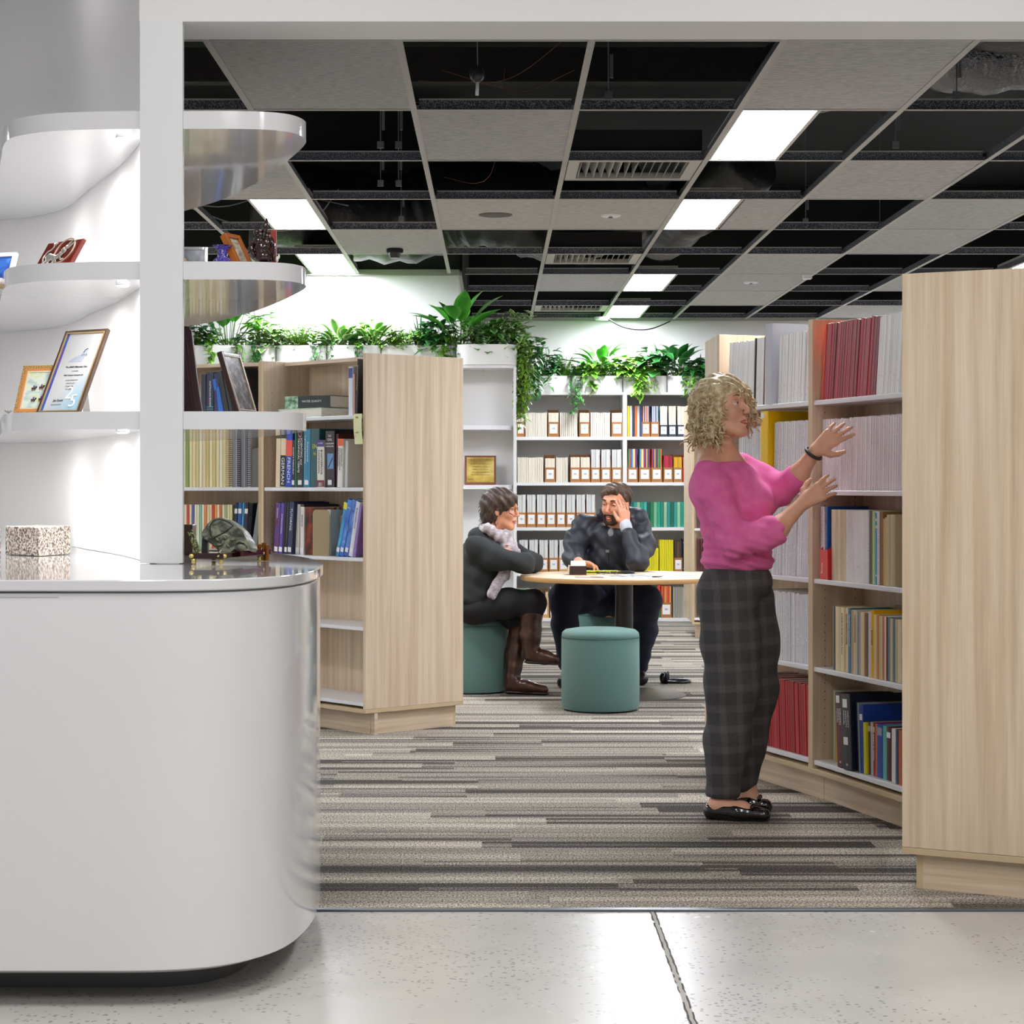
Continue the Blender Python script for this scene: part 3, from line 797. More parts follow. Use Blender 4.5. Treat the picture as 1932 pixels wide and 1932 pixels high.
ORD = ['first', 'second', 'third', 'fourth', 'fifth', 'sixth', 'seventh', 'eighth', 'ninth', 'tenth', 'eleventh', 'twelfth', 'thirteenth', 'fourteenth', 'fifteenth', 'sixteenth', 'seventeenth', 'eighteenth', 'nineteenth', 'twentieth', 'twenty-first', 'twenty-second', 'twenty-third', 'twenty-fourth', 'twenty-fifth']

def run(b, u0, u1, z, w, h, d, cov, label, group, lean=0, v=0.02, name='journal', jit=0.004, cat='journal'):
    """a row of like journals, each its own object"""
    cs = math.cos(lean); u = u0; n = 0
    while u + w / cs <= u1 + 1e-6:
        ww = w * RND.choice((0.85, 1.0, 1.15))
        if lean > 0: uu = u + h * 0
        put_book(b, u, v + RND.random() * jit, z, ww, h - 0.004 * RND.choice((0, 0, 1)), d, cov, lean, 'thin', name, label, cat, group)
        u += ww / cs + 0.0014; n += 1
    return u
def seq(b, z, items, where, group, v=0.02, u=0.0, d=0.2, ofs=0):
    """differently coloured books, left to right: (width, height, colour hex or material, words[, lean])"""
    out = []
    for i, it in enumerate(items):
        w, h, c, words = it[:4]
        lean = it[4] if len(it) > 4 else 0
        m_ = flat(c, 0.4) if isinstance(c, str) else c
        kind = 'thin' if w < 0.016 else 'book'
        o = put_book(b, u, v + (it[5] if len(it) > 5 else 0), z, w, h, it[6] if len(it) > 6 else d, m_, lean, kind, 'book', '%s, %s from left, %s' % (words, ORD[i + ofs], where), 'book', group)
        out.append(o)
        u += w / math.cos(lean) + 0.001
    return out, u
def label_on(o, w, z0, z1, m=None, x=None, ww=None, name='spine_label', y=0.0):
    """paper label stuck on a spine"""
    ww = ww or w * 0.8; x = w / 2 if x is None else x
    l = M().bb(x - ww / 2, x + ww / 2, y - 0.0006, y + 0.0, z0, z1)
    me = bpy.data.meshes.new(name); me.from_pydata(l.v, [], l.f); me.materials.append(m or PAPER)
    q = bpy.data.objects.new(name, me); C.objects.link(q); q.parent = o
    return q
def spine_text(o, body, w, ztop, size, m, x=None, y=-0.0007, name='title'):
    return text(body, size, m, o, (w / 2 if x is None else x, y, ztop), RDOWN, name)
def spine_flat(o, body, w, z, size, m, name='title'):
    return text(body, size, m, o, (w / 2, -0.0007, z), RX, name, align='CENTER')

R = math.radians
# --- right bookcase, bay nearest the end panel
U = lambda x, v=0.02: RB2.ux(x, v)
g_ = 'crimson journals on the top right shelf'
put_book(RB2, U(1548), 0.02, ZR[0], 0.016, 0.285, 0.2, flat('d9421c', 0.4), R(8), 'book', 'journal', 'bright orange-red journal at the left end of the crimson row', 'journal', g_)
u = run(RB2, U(1548) + 0.019, U(1650), ZR[0], 0.0185, 0.285, 0.2, JR, 'crimson bound journal in the leaning row on the top right shelf', g_, R(8))
u = run(RB2, u + 0.002, RB2.len - 0.07, ZR[0], 0.0165, 0.28, 0.2, JW, 'white journal leaning right of the crimson row on the top right shelf', 'white journals beside the crimson ones', R(7))
put_book(RB2, U(1560, 0.2), 0.195, ZR[0], 0.02, 0.296, 0.01, flat('8a1426', 0.5), R(4), 'thin', 'book', 'dark red cover standing behind the left end of the crimson journals', 'book', yaw=0)
run(RB2, U(1549), RB2.len - 0.03, ZR[1], 0.0165, 0.266, 0.2, JP, 'white journal with reddish print where the woman reaches, second shelf at right', 'red-printed white journals on the second right shelf', R(2))
wh = 'third right shelf'; g3 = 'mixed journals on the third right shelf'
its = [(0.009, 0.272, JP, 'lilac-white journal'), (0.009, 0.272, JP, 'second lilac-white journal'), (0.010, 0.272, JP, 'third lilac-white journal')]
_, u = seq(RB2, ZR[2], its, wh, g3, u=U(1546) , v=0.025)
# red box file with a blue folder
ub = u + 0.002
t = thing('box_file', 'bright red open box file at the left of the third right shelf', 'box file', RB2.at(ub, 0.006, ZR[2]), RB2.ang)
rm = mat('red_card', 'd3202a', 0.35)
def loc(m, name, mats, par, **k):
    """mesh given in the parent's own axes"""
    me = bpy.data.meshes.new(name); me.from_pydata([tuple(v) for v in m.v], [], m.f)
    for q in (mats if isinstance(mats, (list, tuple)) else [mats]): me.materials.append(q)
    me.polygons.foreach_set('material_index', m.mi)
    if k.get('smooth'):
        me.polygons.foreach_set('use_smooth', [True] * len(me.polygons)); me.set_sharp_from_angle(angle=math.radians(40))
    me.update()
    o = bpy.data.objects.new(name, me); C.objects.link(o); o.parent = par
    if k.get('bevel'):
        bm = o.modifiers.new('bevel', 'BEVEL'); bm.width = k['bevel']; bm.segments = 2; bm.limit_method = 'ANGLE'
    return o
m = M().bb(0, 0.068, 0, 0.002, 0.001, 0.112).bb(0, 0.002, 0.002, 0.2, 0.001, 0.112).bb(0.066, 0.068, 0.002, 0.2, 0.001, 0.112).bb(0, 0.068, 0.002, 0.2, 0.001, 0.003)
m.slab([(0, 0.002, 0.112), (0, 0.2, 0.112), (0, 0.2, 0.26)], (0.002, 0, 0)).slab([(0.066, 0.002, 0.112), (0.066, 0.2, 0.112), (0.066, 0.2, 0.26)], (0.002, 0, 0)).bb(0, 0.068, 0.198, 0.2, 0.001, 0.26)
loc(m, 'box', rm, t)
text('Books', 0.016, WINK, t, (0.02, -0.0006, 0.022), Matrix.Rotation(-math.pi / 2, 3, 'Y') @ RX, 'lettering')
put_book(RB2, ub + 0.012, 0.014, ZR[2] + 0.003, 0.012, 0.262, 0.17, JP, 0.0, 'thin', 'journal', 'white journal standing inside the red box file', 'journal')
put_book(RB2, ub + 0.036, 0.012, ZR[2] + 0.003, 0.016, 0.27, 0.17, flat('1f4f9a', 0.35), 0, 'book', 'folder', 'blue folder standing inside the red box file', 'folder')
cr = ['e2d3ae', 'e6d9ba', 'd9c79e', 'dccba5', 'e8dcc0', 'd3bf94', 'd8c49c', 'dccdaa']
its = [(0.014, 0.262, c, 'cream journal') for c in cr] + [(0.0165, 0.262, JW, 'white journal')] * 10
its += [(0.012, 0.262, JG, 'grey-printed journal'), (0.01, 0.262, '6e5340', 'brown booklet'), (0.013, 0.262, '3f6a38', 'dark green booklet'), (0.010, 0.262, 'd8d38c', 'pale yellow-green booklet'), (0.010, 0.26, '9fcab0', 'mint green booklet')]
_, u = seq(RB2, ZR[2], its, wh, g3, u=ub + 0.071)
its = [(0.016, 0.26, 'dfe0e2', 'white journal with blue bars'), (0.014, 0.26, JG, 'grey-white journal'), (0.013, 0.26, '8a4a2c', 'rust-brown booklet'), (0.012, 0.26, '8a6a3a', 'ochre-brown booklet'), (0.016, 0.235, 'd9a860', 'tan-orange booklet'), (0.012, 0.24, 'cdbb92', 'fawn booklet')]
sx, u = seq(RB2, ZR[2], its, 'after mint booklet, third right shelf', g3, u=u)
its = [(0.014, 0.25, c, 'fawn booklet') for c in ('cdbb92', 'b8a888')] * 2
_, u = seq(RB2, ZR[2], its, 'close to end panel, third right shelf', g3, u=u)
for z0, z1 in ((0.0, 0.03), (0.035, 0.2), (0.21, 0.225), (0.235, 0.255)): label_on(sx[0], 0.016, z0, z1, flat('2d8fb5', 0.4), 0.008, 0.012)
# fourth shelf
wh = 'fourth right shelf'; g4 = 'old paperbacks on the fourth right shelf'
its = [(0.010, 0.235, '8a8256', 'thin olive paperback'), (0.008, 0.235, '3d4a60', 'thin slate blue paperback'), (0.03, 0.236, 'e3d4a8', 'thick cream paperback'), (0.012, 0.235, 'd9cba0', 'cream paperback'), (0.028, 0.236, 'e7dab4', 'wide cream paperback with printed spine'),
       (0.014, 0.236, 'd8b684', 'apricot-cream paperback'), (0.018, 0.236, 'e6dcc2', 'ivory paperback'), (0.026, 0.236, '2f6f86', 'teal blue paperback'), (0.014, 0.232, 'b8a88c', 'tan paperback'), (0.032, 0.232, 'e0c9a0', 'cream paperback with orange marks'),
       (0.014, 0.228, '7e8c92', 'slate grey paperback'), (0.010, 0.228, 'a9b6b4', 'pale blue-grey paperback'), (0.03, 0.228, 'e4d3ac', 'pale buff paperback'), (0.013, 0.228, 'a0623e', 'rust paperback'), (0.014, 0.228, '6b4632', 'dark brown paperback'), (0.02, 0.232, 'dcdcdc', 'white paperback')]
s4, u = seq(RB2, ZR[3], its, wh, g4, u=U(1571), d=0.17)
for i, bd in ((4, 'STUDIES IN ROAD TRAFFIC FLOW'), (7, 'TRANSPORT ECONOMICS'), (9, 'HIGHWAY PLANNING'), (6, 'ROAD RESEARCH NOTES')):
    spine_text(s4[i], bd, its[i][0], 0.215, 0.010, WINK if i == 7 else INK)
its = [(0.022, 0.24, 'e8b418', 'bright yellow paperback'), (0.024, 0.226, 'e2cb98', 'cream paperback with speckled foot'), (0.014, 0.226, 'c9793f', 'orange-brown paperback'), (0.016, 0.224, 'cfc591', 'greenish cream paperback'), (0.010, 0.224, 'ddc9a0', 'thin buff paperback'),
       (0.014, 0.224, 'c4744a', 'terracotta paperback'), (0.012, 0.224, 'e3dccb', 'ivory paperback'), (0.014, 0.224, '7a1420', 'dark red paperback'), (0.012, 0.224, '6a88a0', 'grey-blue paperback')]
s4b, u = seq(RB2, ZR[3], its, 'starting at yellow one, fourth right shelf', g4, u=u, d=0.17)
its = [(0.018, 0.22, c, n) for c, n in (('d8c49a', 'buff paperback'), ('5c7a8c', 'blue-grey paperback'), ('c8b48a', 'tan paperback'), ('e0d4b8', 'pale paperback'))]
_, u = seq(RB2, ZR[3], its, 'close to end panel, fourth right shelf', g4, u=u, d=0.17)
spine_text(s4b[0], 'BRIDGES', 0.022, 0.17, 0.014, flat('6a4a10', 0.5))
o = M().prism([(0, 0), (0.09, 0), (0.09, 0.002), (0, 0.002)], 0, 0.16)
# bookend behind, on the fourth shelf
def bookend(b, u, v, z, w, h, col, lab, yaw=0, base=0.1):
    m = M()
    pts = [(0, 0, 0), (w, 0, 0), (w, 0, h - 0.02), (w - 0.006, 0, h - 0.006), (w - 0.02, 0, h), (0.02, 0, h), (0.006, 0, h - 0.006), (0, 0, h - 0.02)]
    m.slab(pts, (0, 0.0015, 0)).bb(0.002, w - 0.002, 0.0015, base, 0, 0.0012)
    me = bpy.data.meshes.new('bookend'); me.from_pydata([tuple(p) for p in m.v], [], m.f); me.materials.append(col)
    o = bpy.data.objects.new('bookend', me); C.objects.link(o)
    o.location = b.at(u, v, z + 0.0005); o.rotation_euler = (0, 0, b.ang + yaw)
    return tag(o, lab, 'bookend')
bookend(RB2, U(1683, 0.18), 0.186, ZR[3], 0.1, 0.25, flat('a08e74', 0.4), 'fawn bookend behind the last paperbacks of the fourth right shelf', 0, 0.012)
# bottom shelf
wh = 'lowest right shelf'; g5 = 'hardbacks and binders on the lowest right shelf'
its = [(0.012, 0.262, '9aa07c', 'grey-green folder', 0, 0.05), (0.010, 0.262, 'd9c98c', 'pale yellow booklet', 0, 0.05), (0.012, 0.262, '7f9c96', 'grey-teal booklet', 0, 0.05), (0.014, 0.26, '2f5c26', 'green booklet', 0, 0.05), (0.008, 0.2, 'e0a040', 'thin orange booklet', 0, 0.04)]
_, u = seq(RB2, ZR[4], its, wh, g5, u=0.036, v=0.02)
u = 0.211
mar = put_book(RB2, u + 0.004, 0.006, ZR[4], 0.055, 0.272, 0.2, flat('4e1822', 0.35), R(-5), 'book', 'ring_binder', 'maroon highway manual binder leaning left on the lowest right shelf', 'ring binder', g5)
nav = put_book(RB2, u + 0.064, 0.0, ZR[4], 0.07, 0.275, 0.22, flat('10182f', 0.35), R(-4), 'book', 'ring_binder', 'thick navy highway manual binder right of the maroon one', 'ring binder', g5)
for o_, w_, c_ in ((mar, 0.055, 0), (nav, 0.07, 1)):
    label_on(o_, w_, 0.235 - 0.01 * c_, 0.262 - 0.006 * c_, PAPER, w_ * 0.45, w_ * 0.5)
    for i, bd in enumerate(('HIGHWAY', 'CAPACITY', 'MANUAL')):
        spine_text(o_, bd, w_, 0.215, 0.013, WINK, w_ * (0.78 - 0.24 * i))
    spine_flat(o_, 'TRB', w_, 0.018, 0.010, WINK)
label_on(nav, 0.07, 0.09, 0.118, PAPER, 0.03, 0.035)
u = 0.355
its = [(0.010, 0.25, '2c3440', 'black folder', R(-4)), (0.006, 0.25, '8c98a4', 'thin grey folder', R(-4)), (0.026, 0.245, '1c3f94', 'royal blue hardback', R(-2)), (0.016, 0.185, 'd8cf2c', 'yellow paperback', R(-2)), (0.018, 0.19, '5c3a22', 'brown hardback', R(-1), 0.01), (0.017, 0.19, 'a9bcc4', 'pale blue paperback', R(-1), 0.01), (0.018, 0.19, 'a02028', 'red paperback with white lettering', R(-1), 0.01), (0.010, 0.188, 'c47a4a', 'thin orange-brown paperback', 0, 0.01)]
s5, u = seq(RB2, ZR[4], its, 'after navy binder, lowest right shelf', g5, u=u, v=0.02)
spine_text(s5[6], 'FREIGHT IN MOTION', 0.018, 0.15, 0.010, WINK)
its = [(0.044, 0.19, '1e4aa0', 'wide blue hardback', 0, 0.01), (0.028, 0.188, '59b8a4', 'mint green paperback', 0, 0.01), (0.034, 0.188, '541a2c', 'maroon hardback with label', 0, 0.01), (0.014, 0.186, 'e2e0da', 'white paperback', 0, 0.012), (0.012, 0.186, 'dd9a2a', 'ochre paperback', 0, 0.012)]
s6, u = seq(RB2, ZR[4], its, 'after the thin orange-brown one, lowest right shelf', g5, u=u, v=0.02)
its = [(0.022, 0.19, c, n) for c, n in (('e6e4de', 'white hardback'), ('2a3f6a', 'navy hardback'), ('c86a2c', 'orange hardback'), ('3a5a3a', 'green hardback'))]
_, u = seq(RB2, ZR[4], its, 'close to end panel, lowest right shelf', g5, u=u)
label_on(s6[2], 0.034, 0.15, 0.17, PAPER); label_on(s6[0], 0.044, 0.15, 0.178, flat('9aa4b4', 0.5)); label_on(s5[2], 0.026, 0.19, 0.212, PAPER)
for o_, w_ in ((s5[4], 0.018), (s5[5], 0.017), (s5[6], 0.018)): label_on(o_, w_, 0.155, 0.175, flat('d0c4a4', 0.6))
put_book(RB2, U(1655, 0.14), 0.0, ZR[4], 0.012, 0.0, 0.0, BLACK) if False else None
# tall dark binders seen behind the low books
for i, (uu, c, lb) in enumerate(((0.50, '171426', 'tall dark navy binder standing behind the low books on the lowest right shelf'),)):
    o = M().bb(0, 0.22, 0, 0.012, 0, 0.262)
    me = bpy.data.meshes.new('folder'); me.from_pydata(o.v, [], o.f); me.materials.append(flat(c, 0.4))
    q = bpy.data.objects.new('ring_binder', me); C.objects.link(q); q.location = RB2.at(uu, 0.222 - 0.03, ZR[4] + 0.0006); q.rotation_euler = (0, 0, RB2.ang)
    tag(q, lb, 'ring binder', g5)

# --- right bookcase, far bay
U1 = lambda x, v=0.02: RB1.ux(x, v)
e = RB1.len - 0.02
u = run(RB1, U1(1372), U1(1424), ZR[0], 0.017, 0.268, 0.2, JW, 'white journal at the left of the top shelf behind the blonde head', 'white journals above the blonde head', R(5))
def one(b, u, z, w, h, c, lb, name='book', lean=0, v=0.02, d=0.2, cat=None):
    return put_book(b, u, v, z, w, h, d, flat(c, 0.4) if isinstance(c, str) else c, lean, 'thin' if w < 0.016 else 'book', name, lb, cat or name), u + w / math.cos(lean) + 0.001
_, u = one(RB1, u, ZR[0], 0.01, 0.272, '2a2420', 'thin black book between white journals, top shelf above the blonde head', lean=R(3))
u = run(RB1, u, u + 0.075, ZR[0], 0.017, 0.27, 0.2, JW, 'white journal between two thin black books on the top shelf', 'white journals between black books', R(3))
_, u = one(RB1, u, ZR[0], 0.008, 0.272, '6a3a34', 'thin maroon-black book left of the clear binder, top shelf', lean=R(3))
_, u = one(RB1, u, ZR[0], 0.016, 0.27, 'e9e9e6', 'white booklet directly left of the clear grey binder', lean=R(2))
_, u = one(RB1, max(u, U1(1452)), ZR[0], 0.055, 0.318, mat('clear_plastic_grey', 'c6c8d2', 0.2), 'tall pale grey ring binder on the top shelf beside the oak divider', 'ring_binder', 0, 0.0, 0.215, 'ring binder')
u = run(RB1, u + 0.012, e, ZR[0], 0.017, 0.272, 0.2, JW, 'white journal between the pale grey binder and the oak divider', 'white journals left of the divider', R(4))
u = run(RB1, U1(1392), U1(1440), ZR[1], 0.016, 0.255, 0.2, JG, 'grey-printed white journal left of the yellow binder', 'journals left of the yellow binder')
yb, u = one(RB1, max(u, U1(1443)), ZR[1], 0.062, 0.312, mat('yellow_vinyl', 'f0c400', 0.25), 'bright yellow ring binder on the second shelf behind the woman', 'ring_binder', 0.0, 0.0, 0.21, 'ring binder')
label_on(yb, 0.062, 0.285, 0.305, PAPER, 0.02, 0.026)
u = run(RB1, u + 0.003, e, ZR[1], 0.016, 0.268, 0.2, JG, 'grey-printed white journal right of the yellow binder', 'journals right of the yellow binder', R(2))
run(RB1, U1(1432), e, ZR[2], 0.017, 0.27, 0.2, JG, 'white journal with dense grey print under her lower hand', 'white journals under her lower hand', R(2))
run(RB1, U1(1425), e - 0.02, ZR[3], 0.017, 0.268, 0.2, JG, 'white journal behind her grey trousers on the fourth shelf', 'white journals behind the trousers')
one(RB1, e - 0.017, ZR[3], 0.012, 0.1, '3d6a48', 'small green booklet against the divider on the fourth shelf')
run(RB1, U1(1415), e, ZR[4], 0.0175, 0.275, 0.2, JR2, 'bright red journal on the lowest shelf behind the trousers', 'bright red journals on the lowest shelf', R(-3))

# --- left bookcase, bay beside the end panel
Ul = lambda x, v=0.03: LB1.ux(x, v)
def lying(b, u, v, z, w, d, h, cov, lab, yaw=0):
    """hardback lying flat, fore-edge and tail showing"""
    m = M().bb(0, w, 0, d, 0, 0.003).bb(0, w, 0, d, h - 0.003, h).bb(0, 0.004, 0, d, 0.003, h - 0.003).bb(0.004, w - 0.006, 0.005, d - 0.005, 0.003, h - 0.003, 1)
    me = bpy.data.meshes.new('book'); me.from_pydata(m.v, [], m.f)
    me.materials.append(cov); me.materials.append(PAGES); me.polygons.foreach_set('material_index', m.mi)
    o = bpy.data.objects.new('book', me); C.objects.link(o)
    o.location = b.at(u, v, z + 0.0006); o.rotation_euler = (0, 0, b.ang + yaw)
    return tag(o, lab, 'book')
gb = mat('book_black_gloss', '1d2321', 0.25)
q1 = lying(LB1, Ul(528), 0.02, ZL[0], 0.34, 0.25, 0.045, flat('b9d2bd', 0.4), 'pale green hardback lying flat under the black one, top left shelf', R(2))
q2 = lying(LB1, Ul(536), 0.035, ZL[0] + 0.0466, 0.29, 0.21, 0.062, gb, 'thick black and green hardback lying on top of the pale green one', R(14))
l = M().bb(0.0, 0.085, -0.0008, 0, 0, 0.062); loc(l, 'spine_art', ramp_mat('green_leaf_print', (40, 40, 40), [(0.35, '2f5a3a'), (0.55, '9cc4a0'), (0.7, 'dcebdc')], 0.3), q2)
l = M().bb(0.085, 0.29, -0.0008, 0, 0.0, 0.062); loc(l, 'spine_cover', gb, q2)
text('WATER QUALITY', 0.016, WINK, q2, (0.11, -0.0016, 0.034), RX, 'title')
w1, _ = one(LB1, Ul(657), ZL[0], 0.035, 0.235, 'e6ebf2', 'white ring binder with blue head, top left shelf by end panel', 'ring_binder', 0, 0.03, cat='ring binder')
label_on(w1, 0.035, 0.18, 0.228, flat('32408e', 0.4))
one(LB1, Ul(657) + 0.037, ZL[0], 0.014, 0.2, 'c9a090', 'pinkish paperback between the white binder and the black book', v=0.03)
w2, _ = one(LB1, Ul(657) + 0.053, ZL[0], 0.016, 0.27, '26282c', 'tall thin black book against the oak end panel', lean=R(3), v=0.03)
spine_text(w2, 'Transport Research Papers', 0.016, 0.24, 0.011, flat('d8c9a0', 0.5))
# sticky note
nz = ZL[0]; c0 = P(667, 770, 9.36)
m = M(); n = 6
for i in range(n + 1):
    zz = nz + 0.005 - 0.145 * i / n; bend = 0.004 * math.sin(i * 0.7)
    for k in range(2): m.v.append((LB1.at(Ul(668, -0.004) + 0.062 * k + 0.002 * i / n, -0.004 - bend, zz))[:]); m.a.append(0)
for i in range(n): m.f.append((2 * i, 2 * i + 1, 2 * i + 3, 2 * i + 2)); m.mi.append(0)
nt_ = m.build('sticky_note', mat('note_yellow', 'eceeb8', 0.7))
sm = nt_.modifiers.new('thickness', 'SOLIDIFY'); sm.thickness = 0.0006
tag(nt_, 'pale yellow sticky note hanging from the top shelf at the end panel', 'note')
for bd, dz, sz in (('- Pick', 0.012, 0.011), ('+ BST', 0.085, 0.011), ('2', 0.1, 0.011)):
    tt = text(bd, sz, flat('55603a', 0.6), nt_, Vector(LB1.at(Ul(668, -0.004) + 0.012, -0.0085, nz - dz)) - nt_.location, rz(LB1.ang) @ RX, 'handwriting')
# second shelf: dictionaries
wh = 'second shelf of left oak bookcase'; gd = 'dictionaries and handbooks on the second left shelf'
its = [(0.04, 0.245, 'e3cfae', 'cream hardback', R(2)), (0.044, 0.26, 'e3cfae', 'cream and black language dictionary', R(2)), (0.052, 0.272, '1746b4', 'blue and red language dictionary', R(2)), (0.024, 0.235, '2c2036', 'dark purple reference book', R(1)), (0.016, 0.285, '22603e', 'thin dark green book'), (0.052, 0.286, '16161c', 'thick black dictionary with white lettering', R(1)), (0.056, 0.288, '1f7da0', 'tall teal blue dictionary', R(1))]
sd, u = seq(LB1, ZL[1], its, wh, gd, u=Ul(519), v=0.03, d=0.24)
label_on(sd[1], 0.044, 0.003, 0.16, flat('15151a', 0.4), 0.022, 0.044); label_on(sd[1], 0.044, 0.245, 0.26, flat('15151a', 0.4), 0.022, 0.044); label_on(sd[2], 0.052, 0.155, 0.235, flat('e0503c', 0.4), 0.026, 0.053)
spine_text(sd[1], 'GERMAN', 0.044, 0.15, 0.034, WINK, y=-0.0013); spine_text(sd[2], 'FRENCH', 0.052, 0.15, 0.034, WINK)
spine_text(sd[5], 'SCIENTIFIC and', 0.052, 0.245, 0.020, WINK, 0.036); spine_text(sd[5], 'TECHNICAL TERMS', 0.052, 0.245, 0.020, WINK, 0.014)
ring = loc(M().tube([(0.026 + 0.014 * math.cos(a), -0.001, 0.265 + 0.014 * math.sin(a)) for a in [i * math.pi / 8 for i in range(16)]], 0.0025, 6, closed=True), 'emblem', flat('d87a96', 0.4), sd[5])
spine_text(sd[6], 'Environmental', 0.056, 0.225, 0.017, WINK, 0.036); spine_text(sd[6], 'Engineering Dictionary', 0.056, 0.255, 0.015, WINK, 0.016)
spine_text(sd[3], "ROGET'S THESAURUS", 0.024, 0.2, 0.014, WINK)
for o_, w_ in ((sd[3], 0.024), (sd[5], 0.052), (sd[6], 0.056)): label_on(o_, w_, 0.012, 0.035, PAPER, w_ / 2, min(0.03, w_ * 0.8))
its = [(0.070, 0.288, '1f5258', 'thick dark teal engineering book', R(1), 0.0), (0.058, 0.232, 'eae6da', 'white engineering companion with purple head', 0, -0.012), (0.074, 0.275, '2c1c26', 'very thick dark brown handbook', 0, -0.006), (0.022, 0.26, '46161c', 'dark red hardback', 0, 0.0), (0.042, 0.235, 'eceae4', 'white handbook with orange head', R(2), -0.01), (0.024, 0.225, 'dcdcd8', 'white reference book with grey pictures', R(2), 0.0)]
se, u2 = seq(LB1, ZL[1], its, 'after tall teal one, second left shelf', gd, u=u, v=0.03, d=0.24)
spine_flat(se[0], 'EN', 0.070, 0.2, 0.03, flat('d8d23a', 0.4)); spine_flat(se[0], 'H', 0.070, 0.165, 0.026, flat('d8d23a', 0.4))
label_on(se[1], 0.058, 0.2, 0.232, flat('3c2a78', 0.4), 0.029, 0.059); spine_flat(se[1], '2nd EDN', 0.058, 0.216, 0.011, WINK)
label_on(se[1], 0.058, 0.003, 0.035, flat('7a2028', 0.4), 0.029, 0.059); label_on(se[1], 0.058, 0.006, 0.024, PAPER, 0.029, 0.03)
spine_text(se[1], 'ENGINEERING', 0.058, 0.185, 0.019, INK, 0.038); spine_text(se[1], 'COMPANION', 0.058, 0.185, 0.019, INK, 0.016)
for bd, z_, s_ in (('THE', 0.25, 0.014), ('CIVIL', 0.232, 0.017), ('ENGINEERING', 0.213, 0.0105), ('HANDBOOK', 0.2, 0.011)): spine_flat(se[2], bd, 0.074, z_, s_, WINK)
pc = label_on(se[2], 0.074, 0.09, 0.165, flat('5f8fc0', 0.4), 0.042, 0.048, 'spine_picture')
loc(M().slab([(0.022, -0.0012, 0.095), (0.06, -0.0012, 0.15), (0.062, -0.0012, 0.14), (0.03, -0.0012, 0.095)], (0, -0.0003, 0)), 'picture_detail', flat('1d2c44', 0.4), pc)
label_on(se[2], 0.074, 0.012, 0.036, PAPER, 0.037, 0.03)
label_on(se[4], 0.042, 0.2, 0.235, flat('e2622c', 0.4), 0.021, 0.043)
spine_text(se[4], 'HANDBOOK OF', 0.042, 0.19, 0.012, INK, 0.032); spine_text(se[4], 'CIVIL ENGINEERING', 0.042, 0.19, 0.012, INK, 0.019); spine_text(se[4], 'CALCULATIONS', 0.042, 0.19, 0.012, INK, 0.007)
# third shelf
wh = 'the third left shelf'; gt = 'books on the third left shelf'
its = [(0.045, 0.255, ramp_mat('abstract_purple_cover', (18, 18, 10), [(0.35, '1a1a30'), (0.5, '6a2a6a'), (0.6, '3a2a8a'), (0.72, '205a50')], 0.3), 'dark abstract paperback', R(5)), (0.03, 0.255, '5a3a9a', 'purple paperback', R(5)), (0.016, 0.26, '17171c', 'thin black book', R(5)), (0.022, 0.26, '1c2030', 'black and white lettered book', R(5)), (0.04, 0.262, '242c50', 'navy tutoring book', R(5)), (0.034, 0.25, 'd9d2cc', 'cream hardback', R(2), 0.02), (0.03, 0.25, '3c2a2c', 'dark brown hardback', R(2), 0.02), (0.032, 0.238, 'e6e0da', 'ivory hardback', R(1))]
s3, u = seq(LB1, ZL[2], its, wh, gt, u=Ul(515), v=0.03, d=0.22)
spine_text(s3[4], 'TUTORING', 0.04, 0.23, 0.022, WINK); spine_text(s3[0], 'Systems', 0.045, 0.23, 0.016, WINK); spine_text(s3[1], 'INTERNATIONAL', 0.03, 0.2, 0.013, WINK); spine_text(s3[7], 'REFERENCES', 0.032, 0.2, 0.011, INK)
for o_, w_ in ((s3[1], 0.03), (s3[3], 0.022), (s3[4], 0.04), (s3[5], 0.034), (s3[7], 0.032), (s3[0], 0.045)): label_on(o_, w_, 0.01, 0.034, PAPER, w_ / 2, min(0.026, w_ * 0.9))
# the red-brown book turned so its cover shows
rb = M().bb(0, 0.16, 0, 0.03, 0, 0.235)
me = bpy.data.meshes.new('book'); me.from_pydata(rb.v, [], rb.f); me.materials.append(ramp_mat('ember_cover', (22, 22, 9), [(0.4, '2a1414'), (0.55, '8c3418'), (0.7, 'd0622a')], 0.35))
ro = bpy.data.objects.new('book', me); C.objects.link(ro); ro.location = LB1.at(u + 0.006, 0.035, ZL[2] + 0.001); ro.rotation_euler = (0, 0, LB1.ang + R(24)); tag(ro, 'black and ember red paperback turned cover outwards, third left shelf', 'book', gt)
text('Style', 0.026, WINK, ro, (0.05, -0.0008, 0.16), RX, 'title'); text('THE BASICS OF', 0.009, WINK, ro, (0.05, -0.0008, 0.125), RX, 'title'); text('CLARITY AND GRACE', 0.009, WINK, ro, (0.05, -0.0008, 0.112), RX, 'title')
loc(M().bb(0.05, 0.075, -0.0008, 0, 0.055, 0.085), 'cover_label', PAPER, ro)
put_book(LB1, u + 0.13, 0.075, ZL[2], 0.03, 0.225, 0.17, flat('dcdcd6', 0.4), 0, 'book', 'book', 'white-edged hardback right behind the olive bookend', 'book', gt)
bookend(LB1, Ul(590, 0.02), 0.02, ZL[2], 0.118, 0.225, flat('9c8a62', 0.3), 'olive-gold metal bookend in the middle of the third left shelf', R(6))
bookend(LB1, Ul(634, 0.1), 0.12, ZL[2], 0.09, 0.2, flat('b09c78', 0.35), 'second paler bookend half hidden behind the leaning blue books', R(6))
